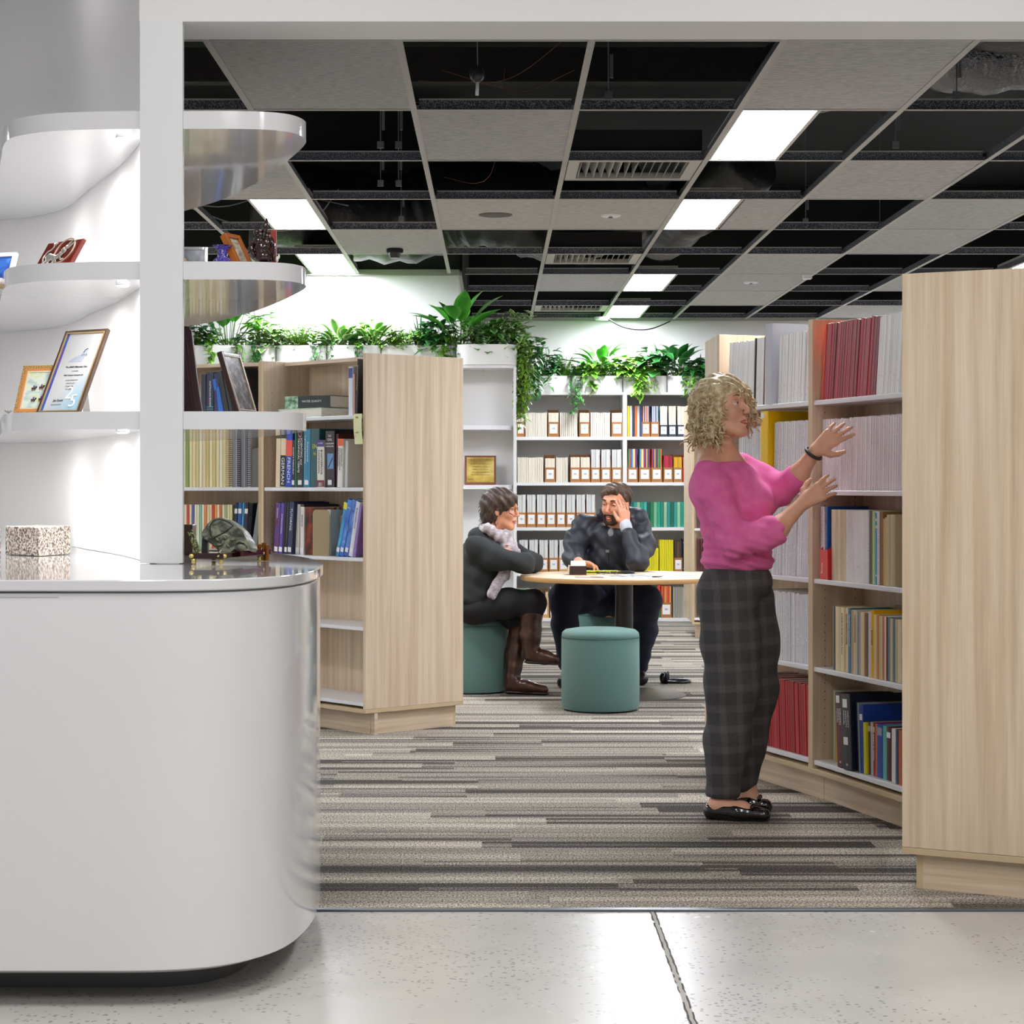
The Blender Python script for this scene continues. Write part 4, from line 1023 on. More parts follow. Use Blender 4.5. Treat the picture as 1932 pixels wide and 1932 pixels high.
its = [(0.026, 0.27, ramp_mat('cyan_cover', (20, 20, 8), [(0.4, '1f7ac0'), (0.6, '3fb0d8'), (0.7, 'd8e0e0')], 0.3), 'bright blue paperback with yellow head', R(15)), (0.034, 0.28, ramp_mat('blue_white_cover', (16, 16, 9), [(0.4, '1b54b8'), (0.55, '3a80d8'), (0.7, 'e0e8f4')], 0.3), 'blue and white paperback', R(14)), (0.034, 0.28, ramp_mat('blue_map_cover', (22, 22, 12), [(0.4, '2044a0'), (0.6, '5a90dc'), (0.72, 'e8ecf4')], 0.3), 'blue map-patterned paperback', R(14)), (0.032, 0.27, 'dfe2ec', 'white paperback with blue lettering', R(13)), (0.02, 0.255, '8a6ab0', 'lilac and grey paperback', R(12))]
sg, u = seq(LB1, ZL[2], its, 'leaning blue group, third left shelf', gt, u=Ul(636), v=0.02, d=0.2)
label_on(sg[0], 0.026, 0.235, 0.268, flat('e6dc3a', 0.4), 0.013, 0.027)
spine_text(sg[3], 'ENGINEERING', 0.032, 0.24, 0.016, flat('2a2a80', 0.4)); spine_flat(sg[1], 'GREAT', 0.034, 0.24, 0.009, WINK); spine_flat(sg[2], 'M', 0.034, 0.22, 0.03, flat('203a90', 0.4))
for o_, w_ in ((sg[1], 0.034), (sg[2], 0.034), (sg[3], 0.032), (sg[0], 0.026)): label_on(o_, w_, 0.02, 0.042, PAPER, w_ / 2, 0.022)

# --- left bookcase, bay seen behind the pillar
Um = lambda x, v=0.03: LB2.ux(x, v)
wh = 'behind the brown album'; gk = 'books seen above the desk shelf'
its = [(0.03, 0.235, '23283a', 'navy hardback'), (0.045, 0.245, '1f2440', 'thick navy hardback with teal bands'), (0.03, 0.24, '2a2c60', 'indigo hardback'), (0.035, 0.21, '1a6ac8', 'bright blue paperback', R(-12)), (0.03, 0.25, '1c1c20', 'black hardback', R(-12)), (0.02, 0.25, '26262a', 'second black hardback', R(-12)), (0.02, 0.25, 'd9e0d8', 'pale green-white journal', R(-10)), (0.035, 0.25, 'e6e8ec', 'white ring binder', R(-8)), (0.02, 0.26, '3a3c40', 'charcoal book', R(-5))]
sk, u = seq(LB2, ZL[0], its, wh, gk, u=Um(379), v=0.03, d=0.2)
spine_text(sk[1], 'AUSTRALIAN ROADS', 0.045, 0.2, 0.014, WINK, 0.024)
for i in range(3): label_on(sk[1], 0.045, 0.04 + 0.012 * i, 0.044 + 0.012 * i, flat('36a0a8', 0.4), 0.0225, 0.044)
wh = 'second shelf behind pillar'; gm = 'cream reports behind the pillar'
cc = ['e8dfb8', 'dfe4c0', '8a9a4a', 'e6dcb0', 'e9d8a4', 'd9c890', 'efe6c8', 'e4d6a6', 'cfc07e', 'efe4bc', 'd8c486', 'e9dcae', 'f0ead2', 'e2d09a']
its = [(0.019, 0.27 - 0.006 * (i % 3), c, 'cream report' if c != '8a9a4a' else 'olive green report') for i, c in enumerate(cc)]
_, u = seq(LB2, ZL[1], its, wh, gm, u=Um(338), v=0.03, d=0.2)
def spiral(b, u, z, w, h, c, lb, lean=0, ringc='1a1a1a', v=0.03, cat='book', wt=False):
    o = put_book(b, u, v, z, w, h, 0.2, flat(c, 0.5), lean, 'thin', 'spiral_report', lb, 'report')
    m = M(); nn = 26
    for i in range(nn):
        zz = 0.008 + (h - 0.016) * i / (nn - 1)
        m.tube([(w / 2 + (w / 2 + 0.001) * math.cos(a), -0.004 + 0.006 * math.sin(a) - 0.001, zz) for a in [math.pi * 2 * k / 8 for k in range(8)]], 0.0018, 4, closed=True)
    loc(m, 'spiral_binding', flat(ringc, 0.4), o)
    return o
spiral(LB2, u, ZL[1], 0.018, 0.27, 'e6d9b0', 'cream spiral-bound report behind the pillar, left of the grey ones', ringc='c9b98a'); u += 0.02
spiral(LB2, u, ZL[1], 0.018, 0.27, 'e9e2cc', 'ivory spiral-bound report right of the cream spiral one', ringc='6a5a3a'); u += 0.02
its = [(0.012, 0.27, '9a9ca0', 'grey report'), (0.012, 0.27, 'b4b6b8', 'light grey report')]
_, u = seq(LB2, ZL[1], its, 'before black spiral, behind pillar', gm, u=u, v=0.03)
spiral(LB2, u, ZL[1], 0.02, 0.272, '8c8e92', 'grey report with thick black spiral binding, second shelf'); u += 0.022
its = [(0.011, 0.272, '8e9094', 'grey report'), (0.011, 0.272, 'a4a6aa', 'pale grey report'), (0.011, 0.272, '7c7e84', 'dark grey report')]
_, u = seq(LB2, ZL[1], its, 'after black spiral, behind pillar', gm, u=u, v=0.03)
spiral(LB2, u, ZL[1], 0.02, 0.275, 'c9cbce', 'last spiral-bound report leaning beside the dark bookend'); u += 0.024
bookend(LB2, u, 0.03, ZL[1], 0.075, 0.2, flat('6f6a68', 0.35), 'dark grey metal bookend at the end of the reports', R(8))
wh = 'third shelf behind pillar'; gn = 'thin journals behind the pillar'
cc = ['e8dfc0', 'e6dcb8', 'c83a2c', 'e9e2c8', '5c5a96', 'efe8d0', 'dfe4cc', '8fae90', 'efe6cc', 'e0844c', 'e9d9b0', 'e4d4a8', 'cf4030', 'e9a050', 'efe2c4', 'd86a3c', 'e6e6c0', 'a4b890', 'e9dca8', 'd9d8a0']
its = [(0.014, 0.245, c, 'thin journal with %s spine' % {'c83a2c': 'red', '5c5a96': 'violet', '8fae90': 'green', 'e0844c': 'orange', 'cf4030': 'scarlet', 'e9a050': 'amber', 'd86a3c': 'rust', 'a4b890': 'sage'}.get(c, 'cream')) for c in cc]
_, u = seq(LB2, ZL[2], its, wh, gn, u=Um(343), v=0.03)
its = [(0.02, 0.255, '1f2c48', 'navy report', R(3)), (0.024, 0.255, '1c5a9a', 'blue report', R(3)), (0.012, 0.255, '4a9ac4', 'light blue report', R(3)), (0.022, 0.255, '202a3c', 'dark navy report', R(3))]
sq, u = seq(LB2, ZL[2], its, 'blue group, third shelf behind pillar', gn, u=u, v=0.03)
label_on(sq[1], 0.024, 0.2, 0.225, PAPER); label_on(sq[3], 0.022, 0.2, 0.225, PAPER); label_on(sq[0], 0.02, 0.2, 0.225, PAPER)
spiral(LB2, u, ZL[2], 0.02, 0.255, '1c1e24', 'black spiral-bound report leaning under the stone carving shelf', R(4)); u += 0.024
m = M().bb(0, 0.09, 0, 0.004, 0, 0.25)
put_book(LB2, u, 0.03, ZL[2], 0.03, 0.25, 0.2, flat('83868a', 0.45), R(9), 'book', 'ring_binder', 'grey binder leaning against the divider, third shelf behind the pillar', 'ring binder')
# ------------------------------------------------------------------ white bookcase on the back wall
DB = 16.74; SB = DB / F
def bx(x): return (x - CX) * SB
def bz(y): return CH - (y - CY) * SB
WB = mat('white_bookcase', 'e4e4e3', 0.4)
bc = thing('bookcase', 'white bookcase along the back wall, filled with journals and topped with plants', 'bookcase', (1.0, 16.95, 0))
X0, XD0, XD1, X1 = bx(974), bx(1175), bx(1183), bx(1336)
ZW = [1.5956, 1.209, 0.827, 0.442, 0.058]
for (a, b_) in ((X0 - 0.0, X0 + 0.004), (XD0, XD1), (X1 - 0.02, X1)):
    M().bb(a, b_, DB, 17.2, 0.03, 1.951).build('side_panel', WB, bc, bevel=0.001)
for (a, b_) in ((X0 + 0.004, XD0), (XD1, X1 - 0.02)):
    for z in ZW:
        M().bb(a, b_, DB + 0.004, 17.18, z - 0.028, z).build('shelf', WHITE, bc, bevel=0.001)
M().bb(X0, X1, DB - 0.004, 17.2, 1.951, 1.972).build('top_board', WB, bc, bevel=0.001)
M().bb(X0, X1, 17.18, 17.2, 0.03, 1.951).build('back_panel', WB, bc)
M().bb(X0, X1, DB + 0.03, DB + 0.05, 0.0, 0.03).build('plinth', WB, bc)
BB = Bay((0, DB), (2, DB), 0.4)
CARD = mat('brown_card', 'a8703c', 0.7, var=0.08); KRAFT = mat('kraft_card', 'c69a5c', 0.7); DARKC = mat('dark_blue_card', '2c3648', 0.6)
stuffM = M(); stuffmats = []; stuffidx = {}
def sm_(c):
    if c not in stuffidx:
        stuffidx[c] = len(stuffmats); stuffmats.append(flat(c, 0.6))
    return stuffidx[c]
HN = [0]
_proto = {}
def holder(x0, x1, z, lab, card=None, h=0.125, books=None, bh=0.205, nb=7, group='card magazine holders on the back bookcase', back=0.235):
    a, b_ = bx(x0) + 0.001, bx(x1) - 0.001; w = b_ - a; card = card or CARD
    t = thing('magazine_holder', lab, 'magazine holder', (a, DB + 0.02, z + 0.0006), 0, group)
    k = (round(w, 3), card.name, h)
    if k not in _proto:
        m = M().bb(0, w, 0, 0.002, 0, h).bb(0, w, 0.222, 0.224, 0, back).bb(0, w, 0.002, 0.222, 0, 0.002)
        for xx in (0, w - 0.002):
            m.slab([(xx, 0.002, 0), (xx, 0.222, 0), (xx, 0.222, back), (xx, 0.12, back), (xx, 0.002, h)], (0.002, 0, 0))
        bo = loc(m, 'box', card, t)
        lb = loc(M().bb(w * 0.14, w * 0.86, -0.0012, 0, h * 0.22, h * 0.86).bb(w * 0.36, w * 0.64, -0.0016, -0.0012, h * 0.5, h * 0.62, 1), 'label', [PAPER, flat('b4b6c0', 0.6)], t)
        _proto[k] = (bo, lb)
    else:
        for q in _proto[k]:
            c_ = q.copy(); C.objects.link(c_); c_.parent = t
    if books:
        u = a + 0.004; i = 0; ww = (w - 0.008) / nb
        for i in range(nb):
            c_ = books[i % len(books)]
            hh = bh - 0.003 * RND.random()
            stuffM.bb(u + 0.0004, u + ww - 0.0004, DB + 0.024 + 0.003 * RND.random(), DB + 0.2, z + 0.004, z + hh, sm_(c_)); u += ww
CR = ['f1ead8', 'e9dfc8', 'eee6d4']; GR = ['e4e6e4', 'd2d4d4', 'dcdedc', 'b9bcbc', 'e8e9e6']
z = ZW[0]
for i, (a, b_) in enumerate(((975, 990), (1034, 1055), (1093, 1113), (1154, 1175))):
    holder(a, b_, z, '%s brown magazine holder from the left, top shelf of the back bookcase' % ORD[i], books=CR)
def jr(x0, x1, z, h, m_, lab, grp, w=0.0155):
    run(BB, bx(x0) + 0.002, bx(x1) - 0.001, z, w, h, 0.2, m_, lab, grp, v=0.02)
jr(991, 1033, z, 0.205, JC, 'cream journal between the first and second holders, top back shelf', 'cream journals, top back shelf, first block')
jr(1056, 1092, z, 0.205, JC, 'cream journal between the second and third holders, top back shelf', 'cream journals, top back shelf, second block')
jr(1114, 1153, z, 0.205, JC, 'cream journal between the third and fourth holders, top back shelf', 'cream journals, top back shelf, third block')
tag(M().bb(bx(975), bx(980), DB + 0.005, DB + 0.02, z + 0.12, z + 0.29).build('booklet', flat('f0ecd0', 0.6)), 'tall cream booklet under the trailing plant, at the left end of the top back shelf', 'booklet') if False else None
z = ZW[1]
jr(976, 1027, z, 0.212, JC, 'cream journal left of the lone holder, second back shelf', 'cream journals, second back shelf, left block')
jr(1049, 1075, z, 0.212, JC, 'cream journal right of the lone holder, second back shelf', 'cream journals, second back shelf, right block')
holder(1028, 1048, z, 'lone brown magazine holder among cream journals, second back shelf', books=CR)
for i, (a, b_) in enumerate(((1076, 1095), (1095, 1114), (1115, 1133), (1134, 1153), (1154, 1174))):
    holder(a, b_, z, '%s of five adjoining brown holders at right of the second back shelf' % ORD[i], books=CR if i < 2 else GR, bh=0.215 if i < 2 else 0.28, back=0.235)
z = ZW[2]
for i in range(10):
    a = 975 + i * 18.7
    if i < 8:
        holder(a, a + 17.8, z, '%s brown holder from the left on the third back shelf, behind the man' % ORD[i], books=GR, bh=0.278, nb=6)
z = ZW[3]
for i in range(8):
    a = 979 + i * 18.9
    holder(a, a + 18, z, '%s brown holder from the left on the fourth back shelf, behind the table' % ORD[i], books=GR, bh=0.278, nb=6, card=KRAFT if i % 3 == 1 else None)
z = ZW[4]
jr(976, 1008, z, 0.245, jmat('journal_green', '1d7a4c', 'a8d0b0', 0.3), 'green journal at the left of the lowest back shelf, behind her knees', 'green journals, lowest back shelf')
holder(1012, 1036, z, 'kraft holder with dark book, lowest back shelf, behind the crossed boots', KRAFT, 0.13, ['4a2a3a', 'cdb88a'], 0.22, 4)
for i in range(3):
    a = 1037 + i * 19
    holder(a, a + 18, z, '%s holder of grey striped magazines, lowest back shelf beside the man' % ORD[i], CARD, 0.02, ['d8d8d8', '8c9098', 'e6e6e6', 'b0b4ba'], 0.26, 7)
# right bay
z = ZW[0]
gg = 'coloured spines in the right bay of the back bookcase'
its = [(0.02, 0.262, c, n) for c, n in (('d9c62c', 'yellow and red book'), ('e4e4e0', 'white book'), ('2c3c5a', 'navy book'), ('e07a3c', 'orange book'), ('dfe6ea', 'pale book'), ('2a4a7a', 'blue book'))]
_, u = seq(BB, z, its, 'the top back shelf, right bay', gg, u=bx(1184), v=0.02)
holder(1211, 1227, z, 'brown holder with red and navy spines, top back shelf, right bay', books=['c8322c', 'e9dcc0', '27356a', 'efe6d0'], bh=0.262)
holder(1228, 1244, z, 'brown holder with navy and blue spines, top back shelf, right bay', books=['27306a', 'e6d8c8', '3aa0c0', 'e4c8cc'], bh=0.262)
for i in range(5):
    a = 1245 + i * 16.4
    holder(a, a + 15.4, z, '%s dark holder with white label, top back shelf beside the blonde head' % ORD[i], DARKC, 0.10, ['e9e2d0', 'efe9da', 'd8d4c8'], 0.262, 5, 'dark magazine holders on the back bookcase')
z = ZW[1]
CL = ['1f7a40', 'd8643c', '2a6ab8', '3a90c8', 'e6c83a', 'dfe4e0', 'b02a30', '27408a', 'e0a23c', '2c5a8c', '8a1f2a', '4a9a5a']
for i, (a, b_) in enumerate(((1184, 1204), (1206, 1228), (1229, 1250))):
    holder(a, b_, z, '%s holder of rainbow coloured spines, second back shelf, right bay' % ORD[i], books=CL[i * 3:] + CL[:i * 3], bh=0.285, nb=8)
holder(1252, 1270, z, 'brown holder with leaning crimson journals, second back shelf, right bay', books=['a81c3c', 'c02848', '8a1830'], bh=0.225, nb=4)
holder(1271, 1288, z, 'brown holder with mustard journals, second back shelf, right bay', books=['d9a418', 'e0b020', 'c89010'], bh=0.215, nb=5)
holder(1289, 1303, z, 'red holder at the right end of the second back shelf', mat('red_card2', 'c8303c', 0.5), books=['e0a890', 'e8c8a8'], bh=0.215, nb=4)
z = ZW[2]
TE = ['1f8a80', '12685c', '2aa090', '8cbf9c', '1f9a7c', '36b0a8', '0f5048', '1c7a50', '7ab898', '18a080', '20806c', '9ac0a0']
for i in range(17):
    c = TE[i % 12]
    put_book(BB, bx(1182) + 0.005 + i * 0.0285, 0.02 + 0.004 * RND.random(), z, 0.0275, 0.214, 0.18, jmat('teal_%s' % c, c, 'cfe6d8', 0.35, 0.6), 0, 'book', 'book', 'teal or green volume on the third back shelf, right of the man', 'book', 'teal and green volumes right of the man')
for i in range(4):
    put_book(BB, bx(1182) + 0.005 + 17 * 0.0285 + i * 0.017, 0.02, z, 0.016, 0.212, 0.18, jmat('yellow_vol', 'e6cc20', 'a08a10', 0.2), 0, 'book', 'book', 'yellow volume right of the teal ones, third back shelf', 'book', 'yellow volumes, third back shelf')
z = ZW[3]
for i in range(9):
    put_book(BB, bx(1203) + i * 0.020, 0.02, z, 0.0192, 0.208, 0.18, jmat('lemon_vol', 'e2d61c', 'b0a010', 0.2), 0, 'book', 'book', 'shorter lemon volume on the fourth back shelf above the table', 'book', 'lemon volumes, fourth back shelf')
for i in range(6):
    put_book(BB, bx(1245) + i * 0.0195, 0.02, z, 0.019, 0.278, 0.18, jmat('lemon_vol', 'e2d61c', 'b0a010', 0.2), 0, 'book', 'book', 'tall lemon volume right of the shorter lemon ones', 'book', 'tall lemon volumes, fourth back shelf')
holder(1272, 1288, z, 'brown holder standing between lemon and navy volumes, fourth back shelf', CARD, 0.125, ['3a2c24', '5a4430'], 0.27, 3)
for i in range(3):
    o = put_book(BB, bx(1288.5) + i * 0.029, 0.02, z, 0.028, 0.285, 0.18, flat('1f2444', 0.4), 0, 'book', 'book', '%s of three matching navy volumes, right end of the fourth back shelf' % ORD[i], 'book', 'navy volumes, fourth back shelf')
    spine_text(o, 'PROCEEDINGS', 0.028, 0.24, 0.016, flat('c8b878', 0.4)); label_on(o, 0.028, 0.03, 0.036, flat('c8b878', 0.4)); label_on(o, 0.028, 0.25, 0.256, flat('c8b878', 0.4))
z = ZW[4]
for i in range(9):
    put_book(BB, bx(1199) + i * 0.021, 0.02, z, 0.0202, 0.27, 0.18, jmat('deepgreen_vol', '176a3a', 'a8cfa8', 0.25), 0, 'book', 'book', 'green volume on the lowest back shelf, right of the table column', 'book', 'green volumes, lowest back shelf')
o = put_book(BB, bx(1241), 0.02, z, 0.022, 0.275, 0.18, flat('e0d030', 0.4), 0, 'book', 'book', 'red, yellow and green banded volume, lowest back shelf', 'book')
label_on(o, 0.022, 0.19, 0.275, flat('d8303c', 0.4), 0.011, 0.023); label_on(o, 0.022, 0.0, 0.09, flat('1f9a60', 0.4), 0.011, 0.023)
holder(1247, 1268, z, 'brown holder of red and yellow banded magazines, lowest back shelf', CARD, 0.13, ['d8643c', 'c8403c', 'd8a83c'], 0.27, 6)
for i in range(8):
    put_book(BB, bx(1270) + i * 0.0195, 0.02, z, 0.019, 0.262, 0.18, flat('9a978e' if i < 4 else 'aaa79d', 0.5), 0, 'book', 'book', 'grey bound volume at the right end of the lowest back shelf', 'book', 'grey volumes, lowest back shelf')
so = stuffM.build('journal', stuffmats, origin=(1.0, DB, 0.06))
tag(so, 'magazines and journals packed inside the holders on the back bookcase', 'journal', kind='stuff')

# contents of the far oak unit
for zi, (z, h, c) in enumerate(((1.527, 0.2, 'd8d8d4'), (1.19, 0.26, 'c9c9c6'), (0.85, 0.2, 'd0a0a8'), (0.515, 0.26, 'a04848'), (0.155, 0.25, 'c8c8c0'))):
    for i in range(3):
        spiral(FB, 0.035 + i * 0.022, z, 0.018, h, c, 'far spiral-bound report, %s on shelf %s, far oak bookcase' % (ORD[i], ['one', 'two', 'three', 'four', 'five'][zi]), ringc='303030')

# ------------------------------------------------------------------ white end unit with curved open shelves
DE = 12.75; SE = DE / F
def ex(x): return (x - CX) * SE
eu = thing('bookcase', 'white curved open end shelves under the planter, left of the seated woman', 'bookcase', (-0.05, 13.0, 0))
XE0, XE1 = -0.34, ex(974)
M().bb(XE0, XE1, 13.02, 13.045, 0.0, 1.951).build('back_panel', WB, eu, bevel=0.001)
M().bb(XE1 - 0.018, XE1, DE, 13.02, 0.0, 1.951).build('side_panel', WB, eu, bevel=0.001)
def dshape(xl, xr, y0, y1, r):
    pts = [(xl, y1), (xl, y0)]
    for i in range(9):
        a = -math.pi / 2 + math.pi / 2 * i / 8
        pts.append((xr - r + r * math.cos(a), y0 + r * 0.8 + r * 0.8 * math.sin(a)))
    pts.append((xr, y1)); return pts
for z in (1.575, 1.19, 0.80, 0.42, 0.08):
    M().prism(dshape(XE0, XE1 - 0.02, DE, 13.02, 0.16), z - 0.028, z).build('shelf', WHITE, eu, bevel=0.001)
M().prism(dshape(XE0, XE1, DE - 0.01, 13.045, 0.1), 1.945, 1.965).build('top_board', WB, eu)
tag(M().bb(-2.3, XE0, 12.85, 13.3, 0, 1.95).build('cupboard', WB, bevel=0.002), 'long white cupboard carrying planters behind the left oak bookcase', 'cupboard')
# gold plaque leaning on the end shelf
pl_ = thing('plaque', 'gold engraved plaque in a brown wooden frame leaning on the white end shelf', 'plaque', (ex(906), DE + 0.1, 1.1906))
Rp = rx(R(-12))
m = M().box((0, 0.006, 0.098), (0.205, 0.014, 0.196)); 
fr = loc(m, 'wooden_base', mat('plaque_wood', '6e3a1e', 0.4), pl_, bevel=0.003); fr.rotation_euler = (R(-12), 0, 0)
m = M().box((0, -0.0015, 0.1), (0.178, 0.0015, 0.166)); gp = loc(m, 'gold_plate', ramp_mat('engraved_gold', (6, 6, 9), [(0.35, '8e7426'), (0.5, 'c4a84c'), (0.7, 'efe2a0')], 0.3), pl_); gp.rotation_euler = (R(-12), 0, 0)
for bd, z, s in (('THE M G LAY LIBRARY', 0.165, 0.0165), ('opened on the 21st November', 0.138, 0.010), ('at ARRB Transport Research', 0.12, 0.010), ('in honour of Dr M. G. Lay', 0.102, 0.010), ('whose vision and leadership', 0.084, 0.010), ('advanced the science of roads', 0.066, 0.010), ('ARRB', 0.036, 0.014)):
    q = Vector((0, -0.0035, z)); q = rx(R(-12)) @ q
    text(bd, s, flat('4a3410', 0.5), pl_, q if bd != 'ARRB' else rx(R(-12)) @ Vector((-0.06, -0.0035, z)), rx(R(-12)) @ RX, 'engraving', align='CENTER')

# ------------------------------------------------------------------ planters
PW = mat('planter_white', 'e6e6e4', 0.45); SOIL = mat('soil', '2a2018', 0.95, bump=0.6, bscale=80)
def planter(x0, x1, y0, y1, z0, z1, lab, r=0.07, name='planter'):
    t = thing(name, lab, 'planter', ((x0 + x1) / 2, (y0 + y1) / 2, z0), 0, 'white trough planters')
    def rr(i):
        pts = []
        for (cx, cy, a0_) in ((x1 - r, y0 + r, -90), (x1 - r, y1 - r, 0), (x0 + r, y1 - r, 90), (x0 + r, y0 + r, 180)):
            for k in range(6):
                a = math.radians(a0_ + 18 * k); pts.append((cx + (r - i) * math.cos(a), cy + (r - i) * math.sin(a)))
        return pts
    o, i_ = rr(0), rr(0.008); n = len(o); m = M()
    vs = [(p[0], p[1], z0) for p in o] + [(p[0], p[1], z1) for p in o] + [(p[0], p[1], z1) for p in i_] + [(p[0], p[1], z1 - 0.05) for p in i_]
    fs = []
    for L_ in range(3): fs += [(L_ * n + k, L_ * n + (k + 1) % n, (L_ + 1) * n + (k + 1) % n, (L_ + 1) * n + k) for k in range(n)]
    fs.append(tuple(range(n - 1, -1, -1)))
    m.add(vs, fs); m.build('trough', PW, t, 'auto')
    M().prism(i_, z1 - 0.035, z1 - 0.02).build('soil', SOIL, t)
    return t
zp0, zp1 = 1.966, 2.10
planter(ex(862), XE1 + 0.003, DE - 0.02, 13.05, zp0, 2.098, 'rounded white planter box at the end, above the curved shelves', 0.09)
ed = [(ex(338), ex(440)), (ex(441), ex(515)), (ex(516), ex(612)), (ex(613), ex(716)), (ex(717), ex(860))]
for i, (a, b_) in enumerate(ed):
    planter(a, b_, 12.86, 13.2, 1.951, 2.10 + 0.0, '%s white planter trough from the left above the oak bookcase' % ORD[i], 0.06)
for i, (a, b_) in enumerate(((bx(1002) - 0.12, bx(1077)), (bx(1078), bx(1175)), (bx(1176), bx(1259)), (bx(1260), bx(1335)))):
    planter(a, b_, DB - 0.0, 17.0, 1.973, bz(709), '%s white planter from the left on the back bookcase' % ORD[i], 0.05)

# ------------------------------------------------------------------ plants
def leaf_mat(name, mid, edge, rough=0.35, var=0.25):
    if name in _mats: return _mats[name]
    m = bpy.data.materials.new(name); m.use_nodes = True
    nt = m.node_tree; N = nt.nodes; L = nt.links; b = N['Principled BSDF']
    at = N.new('ShaderNodeAttribute'); at.attribute_name = 'edge'
    cr = N.new('ShaderNodeValToRGB'); e = cr.color_ramp.elements
    e[0].position, e[0].color = 0.45, rgb(mid); e[1].position, e[1].color = 0.85, rgb(edge)
    L.new(at.outputs['Fac'], cr.inputs[0])
    tc = N.new('ShaderNodeTexCoord'); n = N.new('ShaderNodeTexNoise'); n.inputs['Scale'].default_value = 14
    L.new(tc.outputs['Object'], n.inputs['Vector'])
    mr = N.new('ShaderNodeMapRange'); mr.inputs[1].default_value = 0.3; mr.inputs[2].default_value = 0.7; mr.inputs[3].default_value = 1 - var; mr.inputs[4].default_value = 1 + var * 1.3
    L.new(n.outputs[0], mr.inputs[0])
    hs = N.new('ShaderNodeHueSaturation'); L.new(cr.outputs[0], hs.inputs['Color']); L.new(mr.outputs[0], hs.inputs['Value']); L.new(hs.outputs[0], b.inputs['Base Color'])
    b.inputs['Roughness'].default_value = rough
    b.inputs['Transmission Weight'].default_value = 0
    b.inputs['Subsurface Weight'].default_value = 0.0
    _mats[name] = m
    return m
LB_ = leaf_mat('leaf_broad', '398a2a', '57a83a'); LD = leaf_mat('leaf_dark', '28622c', '3f8040'); LV = leaf_mat('leaf_variegated', '4c9038', 'dce8a8', 0.4, 0.15)
LP = leaf_mat('leaf_pothos', '5aa030', '98c848'); LI = leaf_mat('leaf_ivy', '387c3a', '68a858'); LF = leaf_mat('leaf_fern', '7aac38', '9cc44c', 0.5); LS = leaf_mat('leaf_sword', '28502c', '4a7a44')
LR = leaf_mat('leaf_round', '3c7836', '9cc278', 0.4); LDP = leaf_mat('leaf_dragon', '3a3a2c', '5a6a3a')
STEM = mat('plant_stem', '5c7a34', 0.6); STEMB = mat('plant_stem_brown', '6a5a3a', 0.7)
def leaf(m, p, d, L, w, bend=0.3, up=Vector((0, 0, 1)), n=5, shape='oval', fold=0.25, rnd=RND):
    p = Vector(p); d = Vector(d).normalized()
    s = d.cross(up)
    if s.length < 0.1: s = Vector((1, 0, 0))
    s.normalize(); nn = s.cross(d).normalized()
    vs, at = [], []
    for i in range(n + 1):
        t = i / n
        if shape == 'oval': ww = math.sin(math.pi * min(1, t ** 0.8 * 0.97 + 0.02))
        elif shape == 'heart': ww = math.sin(math.pi * min(1, t ** 0.55 * 0.95 + 0.04))
        elif shape == 'sword': ww = (1 - t) ** 0.6 * (0.6 + 0.4 * min(1, t * 5))
        elif shape == 'round': ww = math.sqrt(max(0, 1 - (2 * t - 1) ** 2)) + 0.02
        else: ww = math.sin(math.pi * t)
        c = p + d * (L * t) + Vector((0, 0, -1)) * (bend * L * t * t) 
        h = w / 2 * ww
        vs += [c - s * h + nn * (h * fold), c, c + s * h + nn * (h * fold)]; at += [1.0, 0.0, 1.0]
        if i == n: at[-3:] = [1, 0.6, 1]
    fs = []
    for i in range(n): k = 3 * i; fs += [(k, k + 3, k + 4, k + 1), (k + 1, k + 4, k + 5, k + 2)]
    m.add(vs, fs, 0, at)
def plant(name, lab, cat, loc_, leaves, lm, stems=None, sm_=None):
    t = thing(name, lab, cat, loc_, 0, 'potted greenery')
    o = leaves.build('leaves', lm, t, True, attr=True)
    if stems and stems.v: stems.build('stems', sm_ or STEM, t, True)
    return t
def rd(a=0, b=1): return a + (b - a) * RND.random()
def broad(x, y, z, lab, n=11, L=0.18, w=0.065, lm=LB_, H=0.14, cat='plant', name='peace_lily', ang=None, spread=1.0, stiff=0.35, shape='oval'):
    lv, st = M(), M(); n = int(n * 1.3)
    for i in range(n):
        a = i * 2.39996 + rd(0, 0.5); tilt = (0.15 + 0.95 * (i / n)) * spread
        d = Vector((math.cos(a) * math.sin(tilt), math.sin(a) * math.sin(tilt) * 0.7, math.cos(tilt)))
        hh = H * rd(0.7, 1.1); b0 = Vector((x + 0.02 * math.cos(a), y + 0.02 * math.sin(a), z - 0.02)); b1 = b0 + d * hh + Vector((0, 0, hh * 0.2))
        st.tube([b0, (b0 + b1) / 2 + Vector((0, 0, 0.01)), b1], 0.0025, 5)
        dl = (d + Vector((math.cos(a) * 0.3, math.sin(a) * 0.3, -0.1))).normalized()
        leaf(lv, b1, dl, L * rd(0.8, 1.15), w * rd(0.85, 1.15), stiff * rd(0.6, 1.4), shape=shape, n=7)
    return plant(name, lab, cat, (x, y, z), lv, lm, st)
def sword(x, y, z, lab, n=16, L=0.2, w=0.018, lm=LS, name='spider_plant', spread=0.9, bend=0.35):
    lv = M()
    for i in range(n):
        a = i * 2.4 + rd(0, 0.6); tilt = rd(0.1, spread)
        d = Vector((math.cos(a) * math.sin(tilt), 0.7 * math.sin(a) * math.sin(tilt), math.cos(tilt)))
        leaf(lv, (x, y, z - 0.02), d, L * rd(0.7, 1.1), w, bend * rd(0.4, 1.3), shape='sword', n=7)
    return plant(name, lab, 'plant', (x, y, z), lv, lm)
